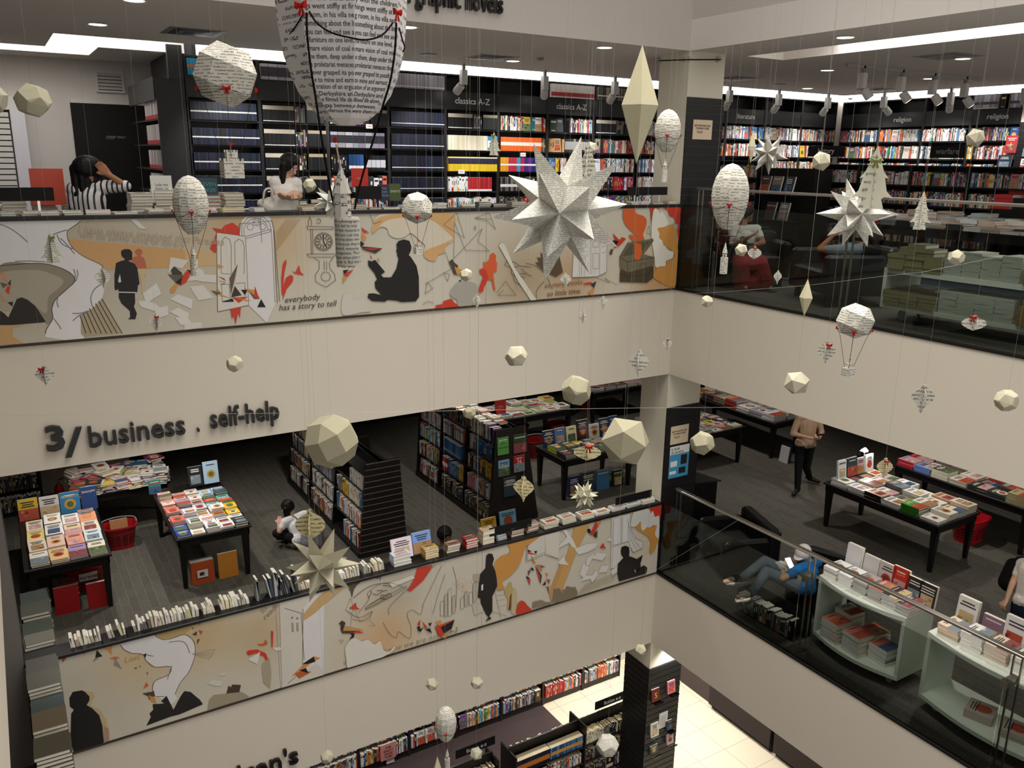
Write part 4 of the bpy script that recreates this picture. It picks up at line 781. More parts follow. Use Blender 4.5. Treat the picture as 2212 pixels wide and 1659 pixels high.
def bow(t, p, s, ax, nrm, col='#a8201c', name='bow'):
 """two loops and tails lying on a surface: ax sideways, nrm outwards"""
 p, ax, nn = V(p), V(ax).normalized(), V(nrm).normalized(); up = nn.cross(ax); m = MB()
 Q = lambda x, y, z: p + ax * (x * s) + up * (y * s) + nn * (z * s)
 for k in (-1, 1):
  a = [Q(0, -.08, .1), Q(.55 * k, -.32, .05), Q(.6 * k, .42, .05), Q(0, .12, .1)]; b = [Q(.02 * k, 0, .3), Q(.5 * k, -.18, .42), Q(.52 * k, .3, .42), Q(.02 * k, .06, .3)]
  m.faces(a + b, [(0, 1, 2, 3), (7, 6, 5, 4), (0, 4, 5, 1), (1, 5, 6, 2), (2, 6, 7, 3), (3, 7, 4, 0)], col)
  m.prism([Q(.0, 0, .12), Q(.1 * k, .02, .12), Q(.42 * k, -.85, .1), Q(.28 * k, -.75, .1), Q(.22 * k, -.95, .1), Q(.08 * k, -.75, .1)], nn * (s * .04), col)
 m.obox(Q(-.1, -.12, .12), ax * (s * .2), up * (s * .24), nn * (s * .3), col)
 return m.build(name, CLOTH, t)
TOCAM = lambda c: (V((CAMP.x, CAMP.y, c[2])) - V(c)).normalized()
def side(c): n = TOCAM(c); return V((0, 0, 1)).cross(n), n
def bauble(px, py, wpx, hpx, d, label, bw=0, col=PAPT, mat=PRINT, prof=ON, name='paper_bauble', n=4):
 d = min(d, dmax(px, py) - .08); c = PX(px, py, d=d); k = d / FPX; sx, sz = wpx / 2 * k / .93, hpx / 2 * k * 1.06
 t = thing(name, label, 'ornament', c, 'paper baubles cut from book pages' if name == 'paper_bauble' else 'paper fir trees cut from book pages')
 rn = random.Random(px * 3 + py); ax, nn = side(c); a0 = math.atan2(ax.y, ax.x) + rn.uniform(-.25, .35)
 fins(c, prof, sx, sz, n, mat, t, col, 'paper_fin', a0)
 if bw: bow(t, c + V((0, 0, sz * (.62 if name == 'paper_bauble' else .7))) + nn * sx * .3 + ax * (bw * sx * .25), sx * .5, ax, nn, '#8e1d18' if name == 'paper_bauble' else '#6f7440')
 thread(t, (c.x, c.y, c.z + sz * .85)); return t
for a in ((97, 810, 40, 46, 6.2, 'paper bauble with dark red bow on the white band near its far end', -1), (337, 698, 30, 42, 6.4, 'paper bauble with dark red bow at the foot of the upper mural', .6), (222, 600, 34, 46, 6.2, 'paper bauble beside the walking man of the upper mural', 0), (1259, 684, 23, 30, 7, 'small paper bauble below the upper mural, lower of the close pair', 0),
          (1303, 654, 22, 31, 7, 'small paper bauble below the upper mural, higher of the close pair', 0), (1380, 783, 45, 60, 5.4, 'paper bauble with large print above the white column top', 0), (1442, 743, 20, 29, 7.4, 'tiny paper bauble with red bow in the corner of the white bands', .1), (670, 1133, 58, 84, 4.4, 'large yellowed paper bauble over the person sitting on the floor', 0),
          (1131, 1055, 47, 60, 5.6, 'yellowed paper bauble beside the end of the travel gondola', 0), (1269, 977, 54, 46, 5.4, 'squat yellowed paper bauble in front of the travel table', .3), (1785, 760, 40, 50, 6, 'paper bauble with red bow beside the small castle balloon', .8), (1993, 860, 50, 66, 5, 'paper bauble with two red bow tips on the right white band', 0),
          (1911, 1010, 34, 48, 5.8, 'yellowed paper bauble over the cookbook table', .6), (2104, 698, 46, 40, 5.6, 'squat paper bauble under the white book trolley', -.5), (1680, 598, 17, 30, 7, 'small paper bauble hanging beside the black armchair', 0), (1630, 546, 26, 32, 6.8, 'small round paper bauble with red bow in front of the red skirt', .1), (1030, 650, 18, 34, 7, 'small paper bauble at the foot of the upper mural near the red heart', 0), (1222, 604, 24, 32, 6.8, 'grey paper bauble in front of the words so little time', 0)):
 px, py = a[0], a[1]
 y = a[3] < 50 or px in (670, 1131, 1269)
 bauble(*a, col=('#cfc59c' if px in (670, 1131, 1269, 1911) else PAPT), mat=(PRINTB if a[2] > 38 else PRINT), prof=(ON2 if px in (1269, 2104, 1630, 670) else ON))
for a in ((111, 536, 40, 62, 6, 'paper fir tree with green bow in front of the white paper river', .5), (1067, 311, 29, 46, 6.8, 'small paper fir tree in front of the yellow spined classics', -.6), (1991, 455, 38, 78, 5.6, 'grey paper fir tree in front of the stacks on the top floor table', 0), (1270, 352, 52, 84, 4.6, 'paper fir tree with large print behind the largest star', 0)):
 bauble(*a, col='#cbc9ba', mat=(PRINTB if a[2] > 50 else PRINT), prof=TR, name='paper_fir_tree')
# the big-print fir tree: the words show on the fins that face us
c = PX(1888, 385, d=3.9); k = 3.9 / FPX; ax, nn = side(c)
t = thing('paper_fir_tree', 'largest paper fir tree with huge print and olive bow by the religion shelves', 'ornament', c, 'paper fir trees cut from book pages')
sx, sz = 42 * k, 66 * k
for s_ in (-1, 1):
 u = (ax * s_ + nn * .25).normalized(); w = u.cross(V((0, 0, 1))) * .0016
 m = MB(); m.prism([V(c) + u * (x * sx + .001) + V((0, 0, z * sz)) for x, z in TR], w, '#cfcdb9')
 wn = u.cross(V((0, 0, 1))) * s_
 for i, wd in enumerate(('and', 'you', 'prog', 'was', 'diff', 'rgu', 'me') if s_ < 0 else ('an', 'a h', 'mme w', 'ive about', 'ty, dow', 'and John', 'eople')):
  z = c.z + sz * (.62 - i * .26)
  if s_ > 0: o = V((c.x, c.y, z)) + u * .003 + wn * (.0032 if False else 0)
  else: o = V((c.x, c.y, z)) + u * (sx * (.3 + .06 * i))
  off = nn * .0022
  m.text(wd, o + off + V((0, 0, 0)), ax if s_ > 0 else ax, (0, 0, 1), .021, '#2a2927', .0004)
 m.build('paper_fin', PAGE, t)
for s_ in (-1, 1):
 u = (nn * .9 + ax * .5 * s_).normalized(); w = u.cross(V((0, 0, 1))) * .0016
 m = MB(); m.prism([V(c) - u * (x * sx + .001) + V((0, 0, z * sz)) for x, z in TR], w, '#c3c1ae'); m.build('paper_fin', PRINTB, t, uv=True)
bow(t, c + V((0, 0, sz * .55)) + nn * .03, .04, ax, nn, '#7c7f4c'); thread(t, c + V((0, 0, sz)))

# paper balloons
def castle(t, c, s, k, ax):
 """little keep: body, turret, crenels, flag"""
 m = MB(); cx, cy, cz = c; b = s
 m.box(cx - b, cx + b, cy - b, cy + b, cz - 1.6 * b, cz + .1 * b, PAPT); m.box(cx - b * .55, cx + b * .55, cy - b * .55, cy + b * .55, cz + .1 * b, cz + 1.0 * b, PAPT)
 for i in (-1, -.33, .33, 1):
  for j in (-1, 1):
   m.box(cx + i * b * .9 - b * .12, cx + i * b * .9 + b * .12, cy + j * b * .92 - b * .08, cy + j * b * .92 + b * .08, cz + .1 * b, cz + .35 * b, PAPT)
   m.box(cx + i * b * .5 - b * .08, cx + i * b * .5 + b * .08, cy + j * b * .5 - b * .05, cy + j * b * .5 + b * .05, cz + b, cz + 1.2 * b, PAPT)
 m.build('paper_castle', PRINT, t, uv=True)
 m = MB(); m.tube([(cx, cy, cz + b), (cx, cy, cz + 2 * b)], b * .05, '#b08a70', 5); m.prism([(cx, cy, cz + 1.6 * b), (cx, cy, cz + 2 * b), (cx + .6 * b * k, cy, cz + 1.85 * b)], (0, .001, 0), '#9c231d'); m.build('flag', CLOTH, t)
def tower(t, c, r, h, k=1):
 m = MB(); m.lathe([(r, -h), (r, 0), (r * .85, 0)], 14, PAPT, c); m.lathe([(r * .62, 0), (r * .62, h * .28)], 8, PAPT, c); m.lathe([(r * .72, h * .28), (0, h * .95)], 8, PAPT, c)
 m.build('paper_tower', PRINT, t, uv=True)
def balloon(px, yt, yb, wpx, d, label, kind, bpx, bpy, bs, nbow=1, mat=PRINT, n=12, rx=0, a0=.2):
 """yt, yb: top and bottom of the envelope in the photograph; (bpx, bpy): its basket; bs: the basket's half width, all in pixels"""
 d = min(d, dmax(px, yb) - .12); c = PX(px, (yt + yb) / 2, d=d); k = d / FPX; r = wpx / 2 * k; h = (yb - yt) / 2 * k * 1.03
 t = thing('paper_balloon', label, 'ornament', c, 'paper hot-air balloons hanging in the well')
 m = MB()
 if kind.startswith('e'):
  prof = [(r * a, h * b) for a, b in ((.3, -1), (.55, -.86), (.8, -.6), (.95, -.3), (1, 0), (.97, .28), (.84, .56), (.6, .8), (.32, .94), (.0, 1))]
  m.lathe(prof, n, PAPT, c, a0)
 else: hull(RCO if wpx > 70 else PD, m, c, Euler((.3, .2, .5)).to_matrix(), r * 1.04, PAPT)
 m.build('paper_envelope', mat, t, uv=True)
 ax, nn = side(c); zb = -h * .22 if kind[0] == 'e' else -h * .5; rb = r * (.98 if kind[0] == 'e' else .86); cz = c.z + zb
 b = PX(bpx, bpy, d=d); m = MB(); q = [c + V((math.cos(a) * rb, math.sin(a) * rb, zb)) for a in [math.atan2(nn.y, nn.x) + rx + i * PI / 2 for i in range(4)]]
 for i in range(4):
  A_, B_ = q[i], q[(i + 1) % 4]; a1 = math.atan2(nn.y, nn.x) + rx + i * PI / 2
  m.tube([c + V((math.cos(a1 + s * PI / 2) * rb * 1.02, math.sin(a1 + s * PI / 2) * rb * 1.02, zb - math.sin(s * PI) * h * .16)) for s in [j / 8 for j in range(9)]], .0013, '#2b2523', 5)
  low = c + V((math.cos(a1) * rb * .7, math.sin(a1) * rb * .7, -h * .86)) if kind[0] == 'e' else q[i].lerp(b, .2)
  m.tube([q[i] * 1.0, low, b + V((math.cos(a1), math.sin(a1), 0)) * bs * k * .8], .0013, '#2b2523', 5)
 m.build('rope', CLOTH, t)
 for i in (0, 1, 3)[:nbow * 2 + 1]:
  nn2 = V((math.cos(math.atan2(nn.y, nn.x) + rx + i * PI / 2), math.sin(math.atan2(nn.y, nn.x) + rx + i * PI / 2), 0)); bow(t, q[i] + nn2 * .002, max(.018, r * .22), V((0, 0, 1)).cross(nn2), nn2)
 if kind[1] == 'c': castle(t, (b.x, b.y, b.z), bs * k, 1, ax)
 else: tower(t, (b.x, b.y, b.z), bs * k, bs * k * 4.4)
 thread(t, c + V((0, 0, h * .97))); return t
balloon(487, 100, 222, 133, 4.0, 'faceted paper balloon with castle basket high before the black shelves', 'pc', 500, 350, 21, 1, PRINT)
balloon(412, 382, 503, 74, 4.6, 'egg-shaped paper balloon with tower basket, before the upper mural and its striped-shirt shopper', 'et', 418, 560, 8)
balloon(901, 416, 482, 66, 5.4, 'round paper balloon with tiny castle over the seated reader of the upper mural', 'pc', 903, 535, 8)
balloon(1442, 239, 326, 56, 5.6, 'paper balloon with tower basket in front of the top storey column', 'et', 1436, 366, 6)
balloon(1577, 357, 492, 79, 4.4, 'paper balloon whose slim tower hangs beside the seated woman in red skirt', 'et', 1565, 556, 8, 1, PRINT)
balloon(1848, 657, 729, 78, 5.0, 'faceted paper balloon with castle basket on the right white band', 'pc', 1833, 795, 10)
balloon(963, 1523, 1604, 47, 6.6, 'small paper balloon with tower basket in front of the lowest wall shelf', 'et', 966, 1638, 6)

# the large one, near the lens; its print is legible
D = 2.6; k = D / FPX; ax0, nn0 = None, None
c = PX(740, 20, d=D); ax, nn = side(c)
t = thing('paper_balloon', 'largest paper balloon with legible print and red bows, cut off by the top edge', 'ornament', c, 'paper hot-air balloons hanging in the well')
PR = [(20, 240), (52, 226), (78, 202), (99, 174), (113, 140), (126, 100), (134, 40), (138, -20), (138, -90), (130, -150), (108, -210), (70, -258), (20, -285)]
prof = [(r * k * 1.03, -(z) * k) for r, z in PR]
aN = math.atan2(nn.y, nn.x); a0 = aN + math.radians(9.6) - PI / 4 * 0
m = MB(); m.lathe(prof, 8, '#d8d4d2', c, a0, cols=['#d8d4d2']); nf = len(m.f)
m.mi = [1 if (j % 8) in (7, 0) and j < 96 else 0 for j in range(nf)]
en = m
L1 = ('stly moved around t', 'with the children.', 'ngs went stiffly at fir', 'g room, in his villa ne', 'something about the li', 'you can feel and see a', 's furniture on one level,', 'tmare vision of coal n', 'ine them, deep under', 'e proletariat menaces', 'ever grasped its po', 'e to mine and earn', 'tration of an argu', 'Derbyshire an', 'e filmed life ab', 'gap betwee', 'nferous the')
L2 = ('mostly moved around', 'ly with the children.', 'hings went stiffly at fir', 'g room, in his villa near', 'something about the limi', 'you can feel and see and', 'furniture on one level, c', 'mare vision of coal min', 'e them, deep under the', 'proletariat menaces the', 'ever grasped its possib', 'to mine and earnest', 'ation of an argument', 'Derbyshire and', 'filmed life above', 'p between,', 'were them')
ROWY = [8, 24, 39, 55, 71, 87, 102, 118, 133, 148, 163, 177, 190, 203, 214, 225, 235]
def prad(z):
 for (r0, z0), (r1, z1) in zip(prof, prof[1:]):
  if z0 <= z <= z1: return r0 + (r1 - r0) * (z - z0) / (z1 - z0)
 return prof[0][0]
en.build('paper_envelope', [PRINTB, PAGE], t, uv=True)
m = MB()
for lines, ga in ((L1, -PI / 4), (L2, 0)):
 for ln, yy in zip(lines, ROWY):
  z = -(yy - 20) * k; z2 = z + .004
  def P_(ang, zz): r = prad(zz); return c + V((math.cos(ang) * r, math.sin(ang) * r, zz))
  e0, e1 = a0 + ga, a0 + ga + PI / 4
  A_, B_ = P_(e0, z), P_(e1, z); U_ = (P_((e0), z2) + P_(e1, z2)) / 2 - (A_ + B_) / 2
  gx = (B_ - A_); gl_ = glyphs(ln, .0, 'LEFT', 0); wd = max(v[0] for v in gl_[0]); size = 15.0 * k
  fit = gx.length * .985 / (wd * size)
  m.text(ln, A_ + gx * .008 + gx.cross(U_).normalized() * .0006, gx, U_, size, '#26242a', .0003, sx=min(1.05, fit))
m.build('printed_line', MATTE, t)
m = MB()
def rp(*pts): return [PX(x, y, d=dd) for x, y, dd in pts]
RB = '#14110f'
m.tube(crs(rp((662, 28, D - .19), (664, 80, D - .19), (672, 150, D - .16), (684, 225, D - .12), (695, 300, D - .07), (712, 400, D - .02), (726, 463, D)), 4, False), .0034, RB, 8)
m.tube(crs(rp((856, 50, D - .12), (853, 110, D - .11), (843, 175, D - .1), (828, 225, D - .07), (810, 290, D - .04), (780, 390, D - .01), (766, 452, D)), 4, False), .0034, RB, 8)
m.tube(crs(rp((668, 25, D - .195), (685, 50, D - .205), (715, 70, D - .215), (750, 80, D - .218), (790, 86, D - .21), (825, 76, D - .18), (848, 50, D - .15)), 4, False), .0026, RB, 8)
m.tube(crs(rp((655, 30, D - .17), (640, 55, D - .13), (625, 75, D - .08), (612, 89, D - .04)), 4, False), .0022, RB, 6)
m.tube(crs(rp((862, 60, D - .08), (869, 85, D - .05), (874, 102, D - .02), (870, 112, D)), 4, False), .0022, RB, 6)
m.build('rope', CLOTH, t)
for (x, y, dd, s_, ad) in ((652, 12, D - .2, .032, -.62), (856, 27, D - .15, .027, .75)):
 p = PX(x, y, d=dd); n2 = V((math.cos(aN + ad), math.sin(aN + ad), 0)); bow(t, p, s_, V((0, 0, 1)).cross(n2), n2, '#b3261f')
# its basket: a printed round tower with steep roof and a match for a flagpole
b = PX(751, 522, d=D); r = 27 * k; h = 52 * k
tl = lambda x, y: PX(x, y, d=D)
m = MB(); m.lathe([(r * .92, -h), (r * .97, -h * .5), (r, h * .9), (r * .95, h), (r * .7, h)], 20, PAPT, b); m.build('paper_tower', PAGE, t, smooth=False)
m = MB()
for i, ln in enumerate(('But a photograph o', 'Paris, led to inspi', 'n of the material de', 'what you can imag', 'and articulate what', 'rs, because they ha', 'ground, menacing', 'bourgeoisie. The te', 'shape when John to', 'g over it. But that w', 'that was what')):
 z = h * .82 - i * 9.6 * k; gl_ = glyphs(ln, 0, 'LEFT', 0); wd = max(v[0] for v in gl_[0]); size = 8.6 * k; st = aN - 1.25; cv = []
 for (x, y, _z) in gl_[0]:
  rr = r * (1.0 if z > -h * .1 else .975) + .0012; a = st + x * size / rr * min(1, 2.6 * rr / (wd * size)); cv.append(b + V((math.cos(a) * rr, math.sin(a) * rr, z + y * size)))
 m.faces(cv, gl_[1], '#2b292c')
m.build('printed_line', MATTE, t)
top = b + V((0, 0, h)); m = MB(); lean = -ax * .006
m.lathe([(19 * k, 0), (18 * k, 50 * k), (21 * k, 50 * k), (0, 112 * k)], 8, PAPT, top - ax * (9 * k), .3); m.build('turret', PRINTB, t, uv=True)
m = MB(); m.tube([tl(735, 360), tl(726, 312)], .0028, '#c2a084', 6); m.blob(tl(724, 302), .0075, '#a5241f', 8, 6, None, (.9, .9, 1.3)); m.build('match_flagpole', CLOTH, t)
thread(t, c + V((0, 0, 285 * k)))
# fishing line strung across the well that the ornaments hang from
def line(pts, lab):
 m = MB(); m.tube(pts, .0013, '#c9c5bb', 4, False); single(m, 'hanging_line', PLAST, lab, 'line', 'thin lines strung across the well')
line([PX(0, 897, y=-.06), PX(700, 892, d=7.2), PX(1100, 885, d=7.6), PX(1400, 881, d=8.5), PX(1700, 879, x=-.06)], 'thin pale line strung across the well level with the words business and self-help')
line([PX(1400, 640, y=-.04), PX(1540, 632, d=9), PX(1740, 617, d=8), PX(1905, 597, d=7), PX(1990, 588, d=6.5), PX(2170, 552, d=6)], 'thin pale line slanting in front of the top floor glass')
line([PX(1410, 1236, y=-.05), PX(1600, 1120, x=.0)], 'pale line tied from the middle floor handrail down to the mural corner')
# books
RN = random.Random(4)
CN = [('white', (232, 230, 226)), ('cream', (226, 214, 180)), ('grey', (140, 140, 140)), ('black', (28, 28, 30)), ('navy', (28, 36, 66)), ('blue', (50, 90, 160)), ('light blue', (150, 190, 220)), ('teal', (40, 130, 130)), ('green', (70, 130, 60)), ('dark green', (35, 60, 45)), ('pale green', (170, 205, 165)),
      ('yellow', (235, 205, 60)), ('orange', (225, 130, 50)), ('red', (180, 40, 36)), ('dark red', (105, 30, 28)), ('pink', (225, 160, 165)), ('purple', (95, 60, 140)), ('brown', (100, 70, 50)), ('tan', (190, 155, 115)), ('olive', (105, 100, 62))]
def rgb(c): return tuple(int(c[i:i + 2], 16) for i in (1, 3, 5)) if isinstance(c, str) else tuple(c)
def cname(c): c = rgb(c); return min(CN, key=lambda n: sum((a - b) ** 2 for a, b in zip(n[1], c)))[0]
def jit(c, j=14, rn=RN): c = rgb(c); d = rn.randint(-j, j); return tuple(max(0, min(255, v + d + rn.randint(-6, 6))) for v in c)
ORD = 'first second third fourth fifth sixth seventh eighth ninth tenth eleventh twelfth thirteenth fourteenth fifteenth sixteenth seventeenth eighteenth nineteenth twentieth twenty-first twenty-second twenty-third twenty-fourth twenty-fifth twenty-sixth twenty-seventh twenty-eighth twenty-ninth thirtieth'.split()
PALS = dict(
 mix=['#e8e6e0', '#e8e6e0', '#f0eee8', '#b03028', '#23262e', '#1c1c1e', '#2f4f7f', '#d8c89c', '#7e7a72', '#cf6a38', '#2f6f6f', '#e0b440', '#5a4034', '#8fb0c8', '#c46a74', '#4a3a70', '#d9d3c4'],
 white=['#f0efea', '#e9e7e0', '#f4f2ee', '#e6dccb', '#dfe3e8', '#d2cbbd', '#cf6a50', '#5f86a8', '#2a2a2c'], dark=['#1c1d22', '#202530', '#2b2b30', '#4a3028', '#6e6a62', '#2a3a30', '#8c8478', '#33363c'],
 navy=['#1c2233', '#1a1e2b', '#202840', '#191b22'], black=['#18191c', '#1f2024', '#151517'], red=['#b02a2e', '#c23038', '#9c2228'], cream=['#e8dfc4', '#efe8d2', '#e2d6b8', '#f2eee0'], orange=['#d9602a', '#e06a2c'], yellow=['#e8c834', '#e2bd2c'],
 rain=['#e8a22c', '#e8a22c', '#c8304a', '#c8304a', '#2f9cc8', '#c02a50', '#3a2a78', '#5c2e86', '#2c2a70', '#2f9cc8', '#a8c880', '#cfd8b0'], jewel=['#8cc840', '#2a3a7a', '#2f52a0', '#7a4aa0', '#6a3a90', '#b04a30', '#b8d060', '#b02a2a', '#2a7a5a', '#e0e0e0', '#24407a'],
 pink=['#e870a0', '#d85890', '#2a2a50', '#e0e4ee', '#8a3a2a', '#b03a38', '#e878a8'], tan=['#c8a070', '#b88f60'], blue=['#2a5a90', '#3a70a8', '#244a78', '#5a8ab0'], gold=['#e0b440', '#d8a830'], grey=['#a8a8b0', '#8e8c98', '#b8b6c0'], teal=['#2f98c0', '#2f8fb8'],
 colour=['#e8e4da', '#c8503c', '#e0b440', '#2f6f9f', '#7fb0d0', '#3f8f5f', '#efece6', '#e88a40', '#8c5aa0', '#2a2a30', '#d8d0c0', '#b83a34', '#f0f0ee'])
def spine_book(mb, p, u, n, t, h, d, col, rn, stripe=None, lean=0, cap='#e9e4d6'):
 """upright book: p front bottom corner on the shelf, u along the row, n out of the shelf"""
 p, u, n = V(p), V(u), V(n); z = V((0, 0, 1))
 if lean: z = (z + u * lean).normalized()
 mb.obox(p - n * d, u * (t * .94), n * d, z * h, [col, col, cap, col, col, cap])
 f = p + n * .0008
 def band(a, b, c, i=.0): mb.face([f + u * (t * (.0 + i)) + z * (h * a), f + u * (t * (.94 - i)) + z * (h * a), f + u * (t * (.94 - i)) + z * (h * b), f + u * (t * (.0 + i)) + z * (h * b)], c)
 if stripe:
  for a, b, c in stripe: band(a, b, c)
 else:
  k = rgb(col); lum = sum(k) / 3; ink = '#26262a' if lum > 120 else rn.choice(['#e6e2d8', '#d8b860', '#d8d8dc'])
  q = rn.random()
  if q < .45: a = rn.uniform(.3, .5); band(a, a + rn.uniform(.2, .4), ink, .3)
  elif q < .7: band(.72, .86, ink, .12); band(.08, .14, ink, .2)
  elif q < .85: band(.0, .3, rn.choice(PALS['colour'])); band(.5, .8, ink, .32)
def face_book(mb, p, u, n, w, h, t, col, rn, lean=.12, art=True):
 """book facing out, leaning back"""
 p, u, n = V(p), V(u), V(n); z = (V((0, 0, 1)) - n * lean).normalized(); nn = u.cross(z); nn = nn if nn.dot(n) > 0 else -nn
 mb.obox(p - nn * t, u * w, nn * t, z * h, [col, '#e9e4d6', col, col, col, '#e9e4d6'])
 if art: cover_art(mb, p + nn * .001, u, z, w, h, col, rn)
def cover_art(mb, o, u, v, w, h, col, rn, style=None):
 k = rgb(col); lum = sum(k) / 3; ink = '#2a2a2e' if lum > 130 else '#ece8de'; n = u.cross(v); up = n * .0
 def R(a, b, c, d, cc, e=0): mb.face([o + u * (w * a) + v * (h * b), o + u * (w * c) + v * (h * b), o + u * (w * c) + v * (h * d), o + u * (w * a) + v * (h * d)], cc)
 st = style or rn.choice('tpptcb')
 off = (1 if n.z > 0 or n.length else 1) * .0006
 o = V(o)
 if st in 'pt':
  ph = rn.choice(['#a8825a', '#7c8a94', '#b4533c', '#586a4a', '#c8b088', '#3f5878', '#8a4a4a', '#c9a0a0']); R(.0, .0 if st == 'p' else .08, 1.0, .52, ph) if st == 'p' else R(.14, .1, .86, .55, ph)
  for _ in range(5):
   o2 = o; x, y = rn.uniform(.1, .7), rn.uniform(.08, .42); s = rn.uniform(.08, .22); o = o2 + (n.normalized() * .0004 if n.length else V()); R(x, y, x + s, min(.5, y + s * .6), jit(ph, 50, rn)); 
 if st == 'c':
  c = o + u * (w * .5) + v * (h * .42); r = min(w, h) * .3; cc = rn.choice(['#9c5a34', '#b83a30', '#c89848', '#e8e2d4', '#6c7c50'])
  mb.face([c + n.normalized() * .0005 + (u * math.cos(i * PI / 6) + v * math.sin(i * PI / 6)) * r for i in range(12)], cc)
  mb.face([c + n.normalized() * .001 + (u * math.cos(i * PI / 4) + v * math.sin(i * PI / 4)) * r * .62 for i in range(8)], rn.choice(['#7a3a24', '#d8a860', '#5a6a3a', '#b05038']))
 for i in range(rn.choice((1, 2, 2, 3))):
  a = rn.uniform(.1, .25); o = V(o) + n.normalized() * .0004; R(a, .82 - i * .1, 1 - a, .86 - i * .1, ink)
def flat_book(mb, c, w, h, t, ang, col, rn, hard=True, art=True, style=None, spine=None):
 """book lying flat: c = middle of its underside"""
 c = V(c); u = V((math.cos(ang), math.sin(ang), 0)); v = V((-math.sin(ang), math.cos(ang), 0)); z = V((0, 0, 1)); b = .003 if t > .012 else .0012
 o = c - u * (w / 2) - v * (h / 2); s = spine or col
 mb.obox(o, u * w, v * h, z * b, s); mb.obox(o + z * (t - b), u * w, v * h, z * b, [s] * 5 + [col]); mb.obox(o + z * b, u * b, v * h, z * (t - 2 * b), s)
 i = .004 if hard else .0006
 mb.obox(o + z * b + u * b + v * i, u * (w - b - i), v * (h - 2 * i), z * (t - 2 * b), '#e6e0d0')
 if art: cover_art(mb, o + z * (t + .0004), u, v, w, h, col, rn, style)

def row(sink, O, u, n, z, x0, x1, spec, h0=.2, d=.14, rn=RN, gap=.25):
 """fill a shelf row; spec: [(share, palette, stripe or None, thickness range)]"""
 x = x0; tot = sum(s[0] for s in spec); L_ = x1 - x0; O, u, n = V(O), V(u), V(n)
 for sh, pal, st, tr in spec:
  xe = x + L_ * sh / tot
  if pal is None: x = xe; continue
  P = PALS[pal] if isinstance(pal, str) else pal; i = 0; hh = h0 * rn.uniform(.96, 1.02)
  while x < xe - tr[0]:
   t = rn.uniform(*tr); col = P[i * len(P) // max(1, int((xe - x0) / t) + 1) % len(P)] if pal == 'rain' else rn.choice(P)
   if pal == 'rain': col = P[min(len(P) - 1, int(len(P) * (x - x0) / L_))]
   if x + t > xe: break
   hb = hh if st else h0 * rn.uniform(.86, 1.05)
   if not st and rn.random() < .03 and x + .15 < xe: sink('f', O + u * x + V((0, 0, z)) + n * .0, u, n, .14, h0, .02, jit(col, 8, rn)); x += .15; continue
   sink('s', O + u * x + V((0, 0, z)) - n * (.0 if st else rn.uniform(0, .012)), u, n, t, hb, d, jit(col, 8, rn), st); x += t; i += 1
  x = xe
def stuff_sink(mb, rn=RN):
 def f(k, p, u, n, t, h, d, col, st=None):
  if k == 's': spine_book(mb, p, u, n, t, h, d, col, rn, st)
  else: face_book(mb, p - n * .02, u, n, t, h, d, col, rn)
 return f

def bookcase(O, u, n, w, H, D, shelves, label, group, header=None, text=None, back=True, col='#242324', top=None, base=.1, floor_z=0, side=.022, panel=None):
 O, u, n = V(O), V(u), V(n); z = V((0, 0, 1)); fz = V((0, 0, floor_z)); B = O + fz - n * D
 t = thing('bookcase', label, 'bookcase', B + u * w / 2, group)
 for k in (0, w - side): m = MB(); m.obox(B + u * k, u * side, n * D, z * H, col); m.build('side_panel', WOOD, t)
 if back: m = MB(); m.obox(B + u * side, u * (w - 2 * side), n * .012, z * H, '#151415'); m.build('back_panel', WOOD, t)
 for s in shelves: m = MB(); m.obox(B + u * side + n * .012 + z * (s - .022), u * (w - 2 * side), n * (D - .014), z * .022, col); m.build('shelf', WOOD, t)
 m = MB(); m.obox(B + u * side + n * .012, u * (w - 2 * side), n * (D - .03), z * base, col); m.build('plinth', WOOD, t)
 if header: m = MB(); m.obox(B + u * side + n * (D - .02) + z * header[0], u * (w - 2 * side), n * .012, z * (header[1] - header[0]), '#2c2d2f'); m.build('header_panel', WOOD, t)
 if text:
  g_ = glyphs(text, 0, 'LEFT', 0); wd = max(v[0] for v in g_[0]); sz = .125
  m = MB(); ax = u if u.cross(z).dot(n) > 0 else -u; st = O + fz + (u * (w / 2) - ax * (wd * sz * .98 / 2)) - n * .0075 + z * (header[0] + .07); m.text(text, st, ax, z, sz, '#ecebe8', .001, fatten=.01); m.build('sign_lettering', PAINT, t)
 return t

